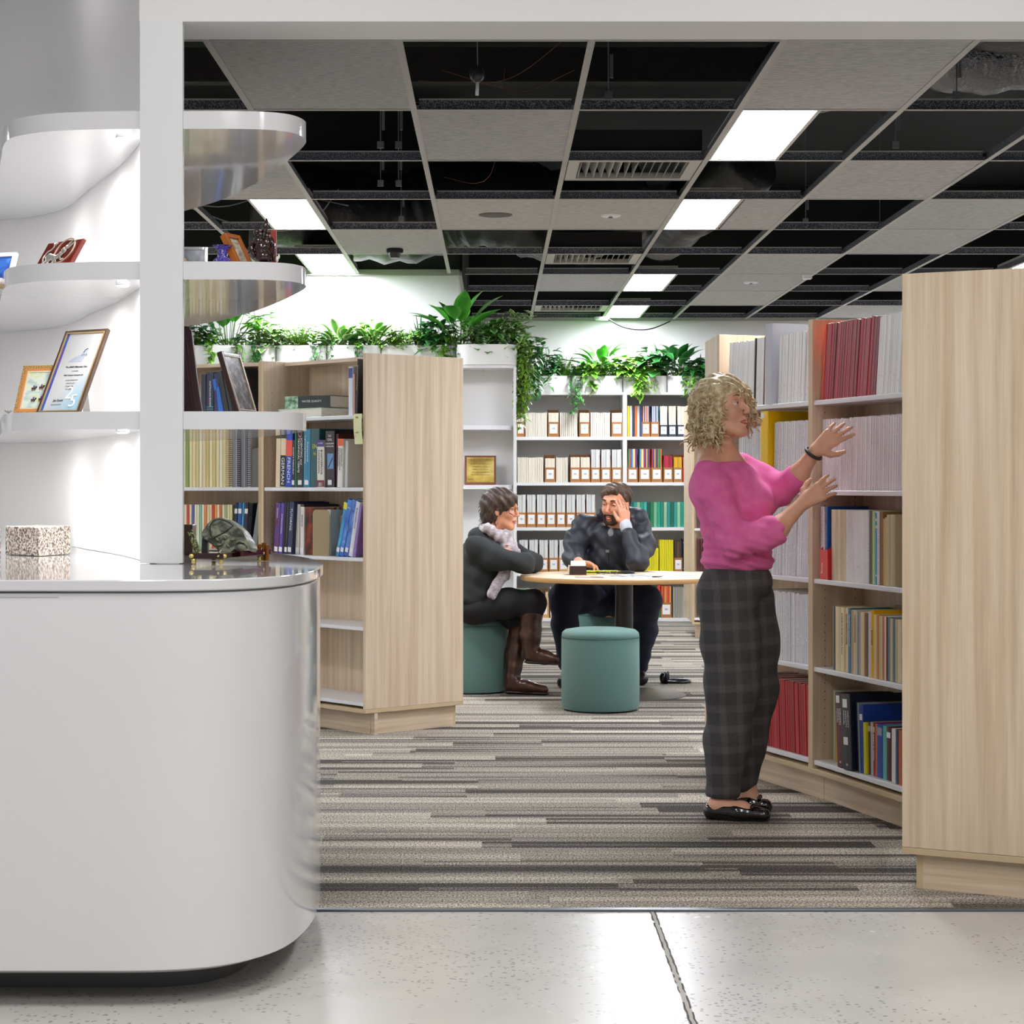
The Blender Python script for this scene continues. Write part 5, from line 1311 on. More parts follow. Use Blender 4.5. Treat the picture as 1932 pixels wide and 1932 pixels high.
def fern(x, y, z, lab, n=12, L=0.2, lm=LF, spread=1.0, name='fern'):
    lv, st = M(), M(); n = int(n * 1.8); L *= 1.25
    for i in range(n):
        a = i * 2.4 + rd(0, 0.5); tilt = rd(0.1, spread)
        d = Vector((math.cos(a) * math.sin(tilt), 0.7 * math.sin(a) * math.sin(tilt), math.cos(tilt)))
        LL = L * rd(0.7, 1.1); prev = Vector((x, y, z - 0.02)); pts = [prev]
        for k in range(1, 11):
            t = k / 10; p = Vector((x, y, z - 0.02)) + d * LL * t + Vector((0, 0, -0.35 * LL * t * t)); pts.append(p)
            s = d.cross(Vector((0, 0, 1))).normalized(); q = 0.045 * (1 - t * 0.8)
            for sg_ in (-1, 1):
                leaf(lv, p, (s * sg_ + d * 0.5 + Vector((0, 0, rd(-0.1, 0.2)))), q * 1.15, 0.018, 0.2, n=3)
        st.tube(pts, 0.0012, 4)
    return plant(name, lab, 'fern', (x, y, z), lv, lm, st)
def bush(x, y, z, lab, n=45, rx_=0.1, rz_=0.08, lw=0.045, lm=LP, shape='heart', name='pothos', cat='plant', ry_=0.09, hang=0.3):
    lv, st = M(), M(); n = int(n * 2.2); rz_ *= 1.7; lw *= 1.2
    for i in range(n):
        a = rd(0, 6.283); rr_ = math.sqrt(rd()); th = rd(-hang, 1.5)
        p = Vector((x + rx_ * rr_ * math.cos(a), y + ry_ * rr_ * math.sin(a) - 0.02, z + rz_ * math.sin(th) * rd(0.5, 1.1) + 0.01))
        d = Vector((math.cos(a) + rd(-0.4, 0.4), math.sin(a) - 0.6 + rd(-0.4, 0.4), rd(-0.3, 0.8)))
        leaf(lv, p, d, lw * rd(0.8, 1.3), lw * rd(0.65, 0.9), rd(0.1, 0.5), shape=shape, n=4)
        if i % 3 == 0: st.tube([(x + rd(-0.02, 0.02), y, z - 0.02), ((x + p.x) / 2, (y + p.y) / 2, p.z + 0.01), p], 0.0014, 4)
    return plant(name, lab, cat, (x, y, z), lv, lm, st)
def trail(x, y, z, lab, drop=0.2, n=3, lw=0.04, lm=LI, width=0.06, shape='heart', name='ivy', out=0.05, top=18):
    """vines spilling over the rim; y is the front face of the planter"""
    lv, st = M(), M()
    for i in range(top):
        leaf(lv, (x + rd(-width, width), y + rd(0.0, 0.1), z + rd(0, 0.07)), (rd(-1, 1), rd(-1, 0.2), rd(-0.2, 0.8)), lw * rd(0.8, 1.2), lw * 0.8, 0.3, shape=shape, n=4)
    for k in range(n):
        xx = x + rd(-width, width); dd = drop * rd(0.55, 1.0) if k else drop
        pts = [Vector((xx, y + 0.06, z)), Vector((xx, y + 0.01, z + 0.015)), Vector((xx + rd(-0.01, 0.01), y - 0.025, z - 0.03))]
        nn = max(2, int(dd / 0.03))
        for q in range(nn): pts.append(Vector((xx + 0.012 * math.sin(q * 1.3 + k) + rd(-0.006, 0.006), y - 0.025 - out * 0.2 * (q / nn), z - 0.03 - dd * (q + 1) / nn)))
        st.tube(pts, 0.0014, 4)
        for q, p in enumerate(pts[1:]):
            for s_ in range(2):
                leaf(lv, p, (rd(-1, 1), -rd(0.1, 0.8), rd(-0.7, 0.3)), lw * rd(0.7, 1.15), lw * rd(0.65, 0.85), 0.3, shape=shape, n=4)
    return plant(name, lab, 'plant', (x, y, z), lv, lm, st, STEMB)
YP = 12.98; ZP = 2.085; YFp = 12.86
E_ = lambda x: (x - CX) * 12.95 / F
bush(E_(372), YP, ZP, 'dark pothos behind the brown album, far left planter', 50, 0.12, 0.1, 0.06, LD)
broad(E_(432), YP - 0.05, ZP, 'dark broad-leaved plant rising behind the curved display shelf', 16, 0.2, 0.07, LB_, 0.22)
trail(E_(447), YFp, ZP, 'yellow-green vine spilling over the planter left of the ivy', 0.07, 3, 0.045, LP)
trail(E_(402), YFp, ZP, 'single pothos vine hanging at the left planter end', 0.06, 2, 0.055, LP, 0.02, top=6)
bush(E_(487), YP, ZP, 'pothos with pale green leaves left of the hanging ivy', 40, 0.09, 0.15, 0.055, LP)
bush(E_(508), YP - 0.03, ZP, 'cream-edged leafy plant above the oak bay', 40, 0.09, 0.08, 0.06, LV, 'oval', 'variegated_plant')
trail(E_(500), YFp, ZP, 'dark ivy clump hanging over the planter above the oak divider', 0.06, 5, 0.045, LI, 0.08, 'heart')
fern(E_(566), YP - 0.07, ZP, 'tall feathery fern against the bright white wall', 18, 0.26, spread=0.9)
fern(E_(535), YP - 0.03, ZP, 'small low fern left of the tall fern', 10, 0.12)
trail(E_(608), YFp, ZP, 'ivy with star-like leaves left of the cream-edged plant', 0.09, 4, 0.035, LI, 0.07)
broad(E_(640), YP - 0.06, ZP, 'cream-edged arching plant in the middle of the left planters', 22, 0.17, 0.06, LV, 0.09, name='variegated_plant')
bush(E_(672), YP, ZP, 'pothos right of the cream-edged arching plant', 40, 0.1, 0.1, 0.055, LP)
trail(E_(680), YFp, ZP, 'dark ivy above the left end of the oak end panel', 0.1, 3, 0.04, LI, 0.05)
broad(E_(705), YP - 0.06, ZP, 'bright cream-edged plant above the oak end panel corner', 18, 0.15, 0.06, LV, 0.10, name='variegated_plant')
fern(E_(748), YP - 0.08, ZP, 'fine light fern above the oak end panel', 16, 0.17, spread=1.2)
bush(E_(745), YP - 0.05, ZP, 'mossy yellow-green filler plant by the fine fern', 80, 0.12, 0.07, 0.02, LF, 'oval', 'moss_fern')
sword(E_(792), YP - 0.03, ZP + 0.03, 'spiky plant with thin upright leaves above the end panel', 18, 0.26, 0.02)
bush(E_(790), YP - 0.05, ZP, 'low pale green bush at the foot of the spiky plant', 60, 0.1, 0.06, 0.03, LP, 'oval', 'leafy_filler')
bush(E_(826), YP - 0.06, ZP + 0.02, 'dark glossy pothos beside the large-leaved plant', 34, 0.09, 0.09, 0.075, LD)
trail(E_(835), YFp - 0.02, ZP, 'yellow pothos hanging at the end panel corner', 0.07, 4, 0.06, LP, 0.06)
broad(E_(868), YP - 0.12, ZP + 0.02, 'largest broad-leaved plant at the planter end, against the ceiling', 12, 0.27, 0.11, LB_, 0.17, spread=0.95, stiff=0.3)
bush(E_(893), YP - 0.13, ZP, 'round-leaved light plant in the rounded planter', 40, 0.08, 0.09, 0.045, LR, 'round', 'peperomia')
bush(E_(925), YP - 0.13, ZP, 'second round-leaved plant spilling over the rounded planter rim', 50, 0.09, 0.1, 0.045, LR, 'round', 'peperomia', hang=0.7)
bush(E_(935), YP, ZP + 0.03, 'tall mixed foliage in the rounded planter, right half', 32, 0.11, 0.07, 0.08, LB_, 'oval', 'leafy_plant')
bush(E_(968), YP - 0.1, ZP + 0.02, 'cream-edged bush at the right end of the rounded planter', 60, 0.1, 0.12, 0.055, LV, 'oval', 'variegated_plant', hang=0.6)
for i, (x, lm, sh) in enumerate(((392, LP, 'heart'), (465, LI, 'heart'), (545, LV, 'oval'), (590, LP, 'heart'), (618, LI, 'heart'), (655, LP, 'oval'), (690, LI, 'oval'), (722, LP, 'heart'), (765, LI, 'heart'), (808, LV, 'oval'), (850, LP, 'heart'))):
    bush(E_(x), YP + 0.04, ZP - 0.005, 'leafy filler greenery between the taller plants of the left planters', 20, 0.09, 0.055, 0.055, lm, sh, 'leafy_filler')
for i, (x, lm) in enumerate(((1008, LP), (1048, LI), (1105, LP), (1150, LI), (1165, LP), (1215, LP), (1255, LI), (1298, LP))):
    bush((x - CX) * (DB + 0.12) / F, DB + 0.18, bz(712), 'leafy filler greenery between the taller plants on the back bookcase', 18, 0.12, 0.055, 0.065, lm, 'heart', 'leafy_filler')
# long curtain of vines at the end
XT = XE1
t1 = trail(XT + 0.04, 12.9, ZP + 0.03, 'long curtain of pothos vines hanging beside the white end shelves', 0.52, 9, 0.045, LP, 0.05)
t2 = trail(XT + 0.10, 12.95, ZP, 'upper ivy vines at the right of the rounded planter', 0.3, 8, 0.05, LI, 0.08, top=50)
t3 = trail(XT + 0.05, 12.86, ZP - 0.05, 'dense light green vines in the middle of the hanging curtain', 0.38, 10, 0.035, LF, 0.05)
EB = lambda x: (x - CX) * (DB + 0.12) / F
ZQ = bz(712); YQ = DB + 0.14
bush(EB(1030), YQ, ZQ, 'dark ivy at the left end of the back planters', 50, 0.11, 0.13, 0.07, LD, 'oval', 'ivy')
trail(EB(1020), DB, ZQ, 'short ivy vine over the first back planter', 0.05, 3, 0.055, LI, 0.07)
fern(EB(1065), YQ - 0.08, ZQ, 'upright fern with dark fronds on the back bookcase', 14, 0.24, LF, 0.8)
fern(EB(1090), YQ, ZQ, 'dark green fern next to the hanging ivy', 12, 0.2, LI, 0.8)
trail(EB(1082), DB, ZQ, 'ivy vine hanging down in front of the top back shelf', 0.28, 3, 0.05, LI, 0.06, top=30)
broad(EB(1132), YQ - 0.06, ZQ + 0.02, 'large arching palm-like plant in the middle of the back bookcase', 17, 0.26, 0.075, LB_, 0.16, name='dracaena', spread=1.0, stiff=0.4)
sword(EB(1140), YQ, ZQ, 'thin-leaved plant inside the arching one', 9, 0.36, 0.03, LS, spread=1.0)
bush(EB(1120), YQ - 0.05, ZQ, 'pothos at the foot of the arching plant', 40, 0.12, 0.08, 0.065, LP)
trail(EB(1118), DB, ZQ, 'two yellow-green leaves hanging at the second back planter', 0.06, 2, 0.07, LP, 0.03, top=8)
bush(EB(1185), YQ - 0.04, ZQ, 'bright pothos over the seam of the back planters', 60, 0.14, 0.1, 0.075, LP)
trail(EB(1192), DB, ZQ, 'bright pothos vine hanging above the right bay', 0.12, 5, 0.07, LP, 0.08)
fern(EB(1205), YQ - 0.08, ZQ, 'light feathery fern right of the bright pothos', 14, 0.2, LF)
trail(EB(1222), DB, ZQ, 'fine pale fern fronds hanging over the third planter', 0.08, 6, 0.03, LF, 0.06)
fern(EB(1232), YQ + 0.04, ZQ, 'tall thin fern behind the dark plant', 8, 0.28, LF, 0.5)
broad(EB(1275), YQ - 0.06, ZQ + 0.02, 'dark glossy broad-leaved plant near the blonde head', 18, 0.24, 0.1, LD, 0.15, name='aglaonema', spread=1.1)
bush(EB(1240), YQ - 0.04, ZQ + 0.04, 'dark glossy leaves left of the broad-leaved plant', 24, 0.12, 0.12, 0.11, LD, 'oval', 'aglaonema')
sword(EB(1322), YQ, ZQ, 'dark spiky plant next to the oak bookcase', 20, 0.3, 0.025, LDP)
bush(EB(1318), YQ - 0.06, ZQ, 'dark leafy clump over the right back planter', 50, 0.12, 0.08, 0.08, LD, 'oval', 'leafy_plant')
trail(EB(1305), DB, ZQ, 'light vine hanging behind the blonde hair', 0.14, 5, 0.055, LP, 0.1)
# ------------------------------------------------------------------ white reception desk
def deskline(ins=0.0):
    """plan outline of the desk; ins moves it inwards"""
    pts = [(-2.6, 4.50 + ins)]
    ctrl = [(-0.86, 4.50), (-0.76, 4.507), (-0.66, 4.535), (-0.575, 4.60), (-0.505, 4.72), (-0.468, 4.90), (-0.458, 5.10), (-0.468, 5.35), (-0.505, 5.62), (-0.58, 5.92), (-0.70, 6.22), (-0.88, 6.52), (-1.1, 6.75)]
    for p in round_poly([Vector((c[0], c[1], 0)) for c in ctrl], 5):
        c = Vector((-1.0, 5.4, 0)); d = (p - c).normalized()
        pts.append((p.x - d.x * ins, p.y - d.y * ins))
    return pts + [(-2.6, 6.95)]
dk = thing('reception_desk', 'glossy white curved reception desk filling the lower left foreground', 'desk', (-1.3, 5.4, 0))
M().prism(deskline(0.20), 0, 0.088).build('plinth', mat('desk_plinth', '5c5c5c', 0.3), dk, 'auto')
M().prism(deskline(0.05), 0.072, 0.0865).build('lower_band', mat('desk_band', 'a9a6a4', 0.4), dk, 'auto')
M().prism(deskline(0.004), 0.086, 0.949).build('body', WGLOSS, dk, 'auto', bevel=0.003)
M().prism(deskline(0.012), 0.949, 0.954).build('shadow_gap', mat('gap_grey', '9a9a9c', 0.5), dk, 'auto')
M().prism(deskline(-0.004), 0.954, 0.98).build('desk_top', WTOP, dk, 'auto', bevel=0.003)
xs_ = (110 - CX) * 4.5 / F
M().bb(-2.59, xs_, 4.502, 4.5045, 0.941, 0.949).build('access_rail', mat('desk_rail', 'cfcfd1', 0.2), dk)
# curved alcove wall behind the display shelves
wl = [(-3.2, 7.9), (-2.5, 7.55), (-1.82, 7.28), (-1.545, 7.02), (-1.33, 6.5), (-1.15, 6.05), (-1.02, 5.66), (-0.955, 5.45), (-0.945, 5.416)]
wp = round_poly([Vector((p[0], p[1], 0)) for p in wl], 6)
m = M(); n = len(wp)
outer = [(p.x, p.y) for p in wp]; inner = []
for i, p in enumerate(wp):
    t = (wp[min(i + 1, n - 1)] - wp[max(i - 1, 0)]).normalized(); inner.append((p.x + (-t.y) * 0.02, p.y + t.x * 0.02))
m.prism(outer + inner[::-1], 0.981, 3.299)
struct(m.build('wall_alcove', mat('alcove_white', 'f2f0ef', 0.5), smooth='auto'))
# display shelves
fl = [(-2.7, 7.2), (-2.2, 6.9), (-1.8, 6.5), (-1.56, 6.15), (-1.475, 5.9), (-1.42, 5.7), (-1.355, 5.54), (-1.24, 5.445), (-1.1, 5.41), (-0.97, 5.4)]
fr_ = [(-0.86, 5.4), (-0.72, 5.40), (-0.62, 5.415), (-0.56, 5.46), (-0.533, 5.55), (-0.545, 5.66), (-0.60, 5.86), (-0.69, 6.15), (-0.80, 6.45), (-0.95, 6.78), (-1.12, 7.05), (-1.3, 7.3)]
FL = round_poly([Vector((p[0], p[1], 0)) for p in fl], 5); FR = round_poly([Vector((p[0], p[1], 0)) for p in fr_], 5)
SH = mat('shelf_gloss_white', 'dcdcde', 0.1, coat=0.4)
def inner_off(p, t): return p
for i, (z, lb) in enumerate(((1.348, 'lowest'), (1.758, 'middle'), (2.17, 'top'))):
    t = thing('display_shelf', '%s curved glossy white display shelf passing behind the pillar' % lb, 'shelf', (-1.1, 5.9, z), 0, 'curved display shelves')
    left = [(p.x, p.y) for p in FL]
    # left leaf: bounded by front edge and the alcove wall
    back = [(p[0], p[1] - 0.004) for p in outer if p[0] > -2.75][::-1]
    ml = M()
    # edge band ring + underside sheet
    poly = left + [(-0.972, 5.412)] + [(q[0] , q[1]) for q in back]
    ml.prism(poly, z, z + 0.049); ml.build('left_leaf', SH, t, 'auto')
    right = [(p.x, p.y) for p in FR]
    rb_ = [(inner[j][0] + 0.006, inner[j][1] + 0.006) for j in range(n) if inner[j][0] > -1.45 and inner[j][1] > 5.43]
    mr_ = M(); mr_.prism(right + rb_ + [(-0.86, 5.42)], z, z + 0.049); mr_.build('right_leaf', SH, t, 'auto')
    lamp = thing('shelf_downlight', 'small bright downlight under the %s curved shelf' % lb, 'downlight', (-1.04, 5.52, z - 0.006), 0, 'downlights under the curved shelves')
    for (lx, ly) in ((-1.04, 5.52),):
        M().tube([(lx + 0.017 * math.cos(a), ly + 0.017 * math.sin(a), z - 0.003) for a in [i * math.pi / 10 for i in range(20)]], 0.003, 6, closed=True).build('trim_ring', WHITE, lamp)
        M().lathe((lx, ly, z - 0.008), [(0.014, 0), (0.014, 0.002)], 16).build('bulb', emis('led', 'fff8ef', 60), lamp)
    for (lx, ly, w_) in ((-1.04, 5.52, 0.8), (-1.35, 5.95, 1.4), (-1.7, 6.6, 1.4)):
        area('shelf_led', (lx, ly, z - 0.012), 0.10, 0.10, SPOT * w_, (1, 0.985, 0.965))
area('alcove_area_light', (-1.5, 6.3, 0.0 + 3.28), 0.3, 0.3, 3, (1, 1, 1))  # bare area lamp high above the top shelf, no fitting modelled

# ------------------------------------------------------------------ things on the shelves and the desk
ZS3, ZS2 = 1.3976, 1.8076
def panel_thing(name, lab, cat, corners, thick, frame_m, parts):
    """framed flat thing given by its four front corners (bl, br, tr, tl)"""
    bl, br, tr, tl = [Vector(c) for c in corners]
    t = thing(name, lab, cat, (bl + br) / 2)
    o = (bl + br) / 2
    ux_ = (br - bl); uy_ = (tl - bl); W_, H_ = ux_.length, uy_.length
    e1_ = ux_.normalized(); e2_ = (uy_ - e1_ * uy_.dot(e1_)).normalized(); nn = e1_.cross(e2_)
    Rm = Matrix((e1_, e2_, nn)).transposed()
    t.rotation_euler = Rm.to_euler()
    return t, W_, H_
# the corners are laid out in the frame: local x right, y up the face, z towards the viewer
def fr_rect(t, W_, H_, bw, th, m_, z0=0, name='frame', inset=0, **k):
    a, b_ = -W_ / 2 + inset, W_ / 2 - inset; c, d = inset, H_ - inset
    mm = M().bb(a, a + bw, c, d, z0 - th, z0).bb(b_ - bw, b_, c, d, z0 - th, z0).bb(a + bw, b_ - bw, c, c + bw, z0 - th, z0).bb(a + bw, b_ - bw, d - bw, d, z0 - th, z0)
    return loc(mm, name, m_, t, **k)
def sheet(t, x0, x1, y0, y1, z, m_, name, th=0.001):
    return loc(M().bb(x0, x1, y0, y1, z - th, z), name, m_, t)
def lay(x_bl, y_bl, x_br, y_br, x_tl, y_tl, d0, d1, dt0):
    """three corners from the photo, each with its own distance"""
    return P(x_bl, y_bl, d0), P(x_br, y_br, d1), P(x_tl, y_tl, dt0)
def framed(name, lab, cat, bl, br, tl):
    tr = tl + (br - bl)
    return panel_thing(name, lab, cat, (bl, br, tr, tl), 0, None, None)
# certificate
def gradient_paper():
    m = bpy.data.materials.new('printed_certificate'); m.use_nodes = True
    nt = m.node_tree; N = nt.nodes; L = nt.links; b = N['Principled BSDF']
    tc = N.new('ShaderNodeTexCoord'); sp = N.new('ShaderNodeSeparateXYZ'); L.new(tc.outputs['Object'], sp.inputs[0])
    a = N.new('ShaderNodeMath'); a.operation = 'MULTIPLY_ADD'; L.new(sp.outputs[1], a.inputs[0]); a.inputs[1].default_value = -8.0; a.inputs[2].default_value = 0.75
    c = N.new('ShaderNodeMath'); c.operation = 'MULTIPLY_ADD'; L.new(sp.outputs[0], c.inputs[0]); c.inputs[1].default_value = 8.0; L.new(a.outputs[0], c.inputs[2])
    cr = N.new('ShaderNodeValToRGB'); e = cr.color_ramp.elements; e[0].position, e[0].color = 0.0, rgb('d9dadb'); e[1].position, e[1].color = 0.9, rgb('9cc4dc')
    L.new(c.outputs[0], cr.inputs[0]); L.new(cr.outputs[0], b.inputs['Base Color']); b.inputs['Roughness'].default_value = 0.4
    return m
grad_paper = gradient_paper()
bl = Vector((-1.295, 5.63, ZS3 + 0.002)); br = Vector((-1.125, 5.66, ZS3 + 0.002)); 
def stand_up(xbl, xbr, xtl, ytop, dbl, dbr, dtl, z0):
    k_ = dbl / F; yb = CY - (z0 - CH) / k_
    e1x, e2x, e2z = (xbr - xbl) * k_, (xtl - xbl) * k_, (yb - ytop) * k_
    b_ = 0.42 * e2z if abs(e2x) > 0.1 * e2z else 0.18 * e2z
    a_ = -(e1x * e2x) / b_
    a_ = max(-1.0 * e1x, min(1.0 * e1x, a_))
    d_ = dbl - a_ * 0.5
    bl = Vector(((xbl - CX) * d_ / F, d_, z0)); br = bl + Vector((e1x, a_, 0)); tl = bl + Vector((e2x, b_, e2z))
    return bl, br, tl
c_ = stand_up(66, 160, 109, 616, 5.62, 5.68, 5.70, ZS3)
t, W_, H_ = framed('certificate', 'tall framed certificate with a blue stripe and the number 25, on the lowest curved shelf', 'certificate', *c_)
fr_rect(t, W_, H_, 0.010, 0.012, mat('dark_bronze_frame', '4c3a2c', 0.35), 0.0, bevel=0.002)
fr_rect(t, W_, H_, 0.003, 0.010, mat('gold_slip', 'c9a878', 0.35, metal=0.4), 0.001, 'gold_slip', 0.009)
paper = sheet(t, -W_ / 2 + 0.012, W_ / 2 - 0.012, 0.012, H_ - 0.012, -0.004, grad_paper, 'paper')
sheet(t, -W_ / 2 + 0.012, -W_ / 2 + 0.021, 0.012, H_ - 0.012, -0.0032, ramp_mat('blue_violet_stripe', (0.5, 9, 1), [(0.35, '2f6fc0'), (0.5, '3a4aa8'), (0.68, '7a5aa8')], 0.4), 'blue_stripe', 0.0006)
ITX = mat('grey_print', '8a8a90', 0.6)
I3 = Matrix.Identity(3)
text('2', 0.058, WINK, t, (0.004, 0.068, -0.0028), I3, 'numeral'); text('5', 0.058, WINK, t, (0.028, 0.042, -0.0028), I3, 'numeral')
for bd, y, s_, x_ in (('The ARRB Millennium Club', 0.155, 0.0075, 0.005), ('to recognise', 0.142, 0.005, 0.005), ('2000 Transport Research Ltd', 0.128, 0.0062, 0.004), ('in acknowledgement of', 0.112, 0.005, 0.004), ('twenty five years', 0.102, 0.005, 0.004), ('of membership', 0.092, 0.005, 0.004), ('and support', 0.083, 0.005, 0.004)):
    text(bd, s_, INK if s_ > 0.006 else ITX, t, (x_ + 0.004, y, -0.0033), I3, 'lettering', align='CENTER')
text('Jas Scott', 0.011, INK, t, (-0.035, 0.046, -0.0033), I3, 'signature'); text('Executive Director', 0.005, ITX, t, (-0.038, 0.033, -0.0033), I3, 'lettering')
mm = M()
for i in range(6): mm.slab([(-0.03 + i * 0.009, 0.172, -0.0033), (-0.025 + i * 0.009, 0.172, -0.0033), (-0.012 + i * 0.009, 0.172 + 0.012 + 0.005 * i, -0.0033), (-0.016 + i * 0.009, 0.172 + 0.012 + 0.005 * i, -0.0033)], (0, 0, 0.0003))
loc(mm, 'emblem', mat('faint_blue', 'b9c6dc', 0.5), t)
loc(M().tube([(0.018, 0.202, -0.003), (0.022, 0.211, -0.003), (0.03, 0.215, -0.003)], 0.0012, 5), 'emblem_mark', mat('emblem_blue', '3a4a80', 0.4), t)
text('ARRB', 0.009, ITX, t, (0.012, 0.194, -0.0033), I3, 'lettering')
# strut behind
st_ = M(); a_ = P(165, 735, 5.72); b_ = Vector(((171 - CX) * 5.78 / F, 5.78, ZS3 + 0.001))
tl_ = wloc(t); me_ = bpy.data.meshes.new('strut')
Rinv = t.rotation_euler.to_matrix().inverted()
def tolocal(t_, p): return t_.rotation_euler.to_matrix().inverted() @ (Vector(p) - t_.location)
ss = M().slab([tolocal(t, a_), tolocal(t, b_), tolocal(t, b_ - Vector((0.022, 0, 0))), tolocal(t, a_ - Vector((0.01, 0, 0)))], (0, 0, 0.002))
loc(ss, 'strut', mat('strut_grey', 'a8a39e', 0.5), t)
# orange inlaid frame
c_ = stand_up(24, 100, 35, 687, 5.68, 5.72, 5.75, ZS3)
t, W_, H_ = framed('picture_frame', 'orange inlaid picture frame with a miniature of polo riders, behind the certificate', 'picture frame', *c_)
fr_rect(t, W_, H_, 0.011, 0.012, ramp_mat('mosaic_inlay', (420, 420, 420), [(0.4, '5c4a20'), (0.5, 'b8863c'), (0.62, 'e6c890')], 0.4), 0.0)
fr_rect(t, W_, H_, 0.008, 0.012, mat('orange_inlay', 'd98a4c', 0.4), 0.0005, 'inner_band', 0.0105)
fr_rect(t, W_, H_, 0.004, 0.012, mat('cream_inlay', 'e0cfae', 0.4), 0.0008, 'cream_band', 0.018)
sheet(t, -W_ / 2 + 0.02, W_ / 2 - 0.02, 0.02, H_ - 0.02, -0.002, ramp_mat('painted_meadow', (20, 30, 20), [(0.35, '9fc0b8'), (0.5, 'dfe8e0'), (0.62, 'd8e0a0')], 0.5), 'picture')
hm = M()
for (x_, y_) in ((-0.012, 0.085), (0.012, 0.088), (-0.006, 0.048), (0.018, 0.05)):
    hm.box((x_, y_, -0.0012), (0.014, 0.006, 0.0006)).box((x_ + 0.007, y_ + 0.004, -0.0012), (0.005, 0.006, 0.0006), None, 1)
    for q_ in (-0.005, -0.002, 0.002, 0.005): hm.box((x_ + q_, y_ - 0.005, -0.0012), (0.0012, 0.006, 0.0006))
    hm.box((x_, y_ + 0.006, -0.0012), (0.004, 0.007, 0.0006), None, 2)
loc(hm, 'painted_riders', [flat('5a3020', 0.5), flat('2a2420', 0.5), flat('3a4a9a', 0.5)], t)
# dry sprig
mm = M()
for i in range(10):
    a = i * 0.6; p0 = Vector(((16 - CX) * 5.62 / F, 5.62, ZS3 + 0.003)); mm.tube([p0, p0 + Vector((0.012 * math.cos(a), 0.01 * math.sin(a), 0.006 + 0.001 * (i % 3)))], [0.002, 0.0006], 5)
tag(mm.build('dried_sprig', mat('sprig_grey', '8c8884', 0.7)), 'small grey dried sprig at the left foot of the orange frame', 'ornament')
# red plaque with silver beast
c_ = stand_up(61, 147, 86, 450, 5.60, 5.66, 5.70, ZS2)
t, W_, H_ = framed('plaque', 'dark red wooden plaque with a silver beast emblem, on the middle curved shelf', 'plaque', *c_)
loc(M().bb(-W_ / 2, W_ / 2, 0, H_, -0.014, 0), 'board', mat('red_mahogany', '6e241c', 0.25, coat=0.5), t, bevel=0.004)
SV = mat('silver_relief', 'cfcabf', 0.3, metal=0.7)
mm = M()
hh = H_
def up2(x, y, z=0.002): return (x, y, z)
mm.tube(round_poly([Vector(up2(*p)) for p in ((-0.045, 0.028), (-0.052, 0.045), (-0.046, 0.064), (-0.034, 0.072), (-0.03, 0.082))], 5), 0.0022, 6)
for a in (-0.6, 0, 0.6): mm.ell((-0.03 + 0.007 * math.sin(a), 0.088, 0.002), (0.0028, 0.009, 0.002), rz(-a), 8, 6)
for p, r_ in (((-0.03, 0.045), 0.012), ((-0.018, 0.042), 0.011), ((-0.006, 0.038), 0.010), ((-0.024, 0.034), 0.011), ((0.006, 0.04), 0.009), ((0.014, 0.048), 0.010), ((0.022, 0.058), 0.010), ((0.026, 0.07), 0.008), ((0.018, 0.064), 0.008)):
    mm.ell((p[0], p[1], 0.003), (r_, r_, 0.004), None, 10, 6)
for pts_ in (((0.022, 0.07), (0.03, 0.086), (0.036, 0.095)), ((0.03, 0.068), (0.042, 0.082), (0.05, 0.094)), ((-0.036, 0.03), (-0.046, 0.02), (-0.038, 0.014)), ((-0.02, 0.026), (-0.03, 0.014), (-0.018, 0.01)), ((0.004, 0.03), (0.012, 0.018), (0.022, 0.016)), ((0.0, 0.03), (-0.004, 0.014), (0.004, 0.006)), ((0.014, 0.04), (0.026, 0.03), (0.034, 0.032))):
    mm.tube([up2(*p) for p in pts_], [0.004, 0.003, 0.0015], 6)
loc(mm, 'silver_emblem', SV, t, smooth=True).scale = (1.3, 1.0, 1)
loc(M().tube([(0.02 + 0.034 * math.cos(a), 0.062 + 0.042 * math.sin(a), 0.0012) for a in [i * math.pi / 16 for i in range(32)]], 0.0022, 6, closed=True), 'oval_ring', mat('pale_ring', 'b89a8a', 0.3), t, smooth=True).scale = (1.3, 1.0, 1)
# pictures at the left border
t, W_, H_ = framed('picture_frame', 'white framed blue picture at the left border, middle curved shelf', 'picture frame', *stand_up(-45, 24, -38, 474, 5.95, 6.0, 6.02, ZS2))
fr_rect(t, W_, H_, 0.013, 0.012, mat('white_frame', 'dcd6d6', 0.4), 0.0)
sheet(t, -W_ / 2 + 0.012, W_ / 2 - 0.012, 0.012, H_ - 0.012, -0.003, ramp_mat('blue_scene', (14, 14, 14), [(0.4, '1f3a80'), (0.55, '3a70c8'), (0.68, 'a8d0e8')], 0.3), 'picture')
t, W_, H_ = framed('picture_frame', 'small gold patterned frame in front of the blue picture, left border', 'picture frame', *stand_up(-60, 6, -50, 500, 6.12, 6.14, 6.17, ZS2 + 0.0))
fr_rect(t, W_, H_, 0.012, 0.012, ramp_mat('mosaic_inlay2', (420, 420, 420), [(0.4, '3c2c14'), (0.5, '9a7434'), (0.62, 'd8b878')], 0.4), 0.0)
sheet(t, -W_ / 2 + 0.012, W_ / 2 - 0.012, 0.012, H_ - 0.012, -0.003, flat('1c1614', 0.4), 'picture')
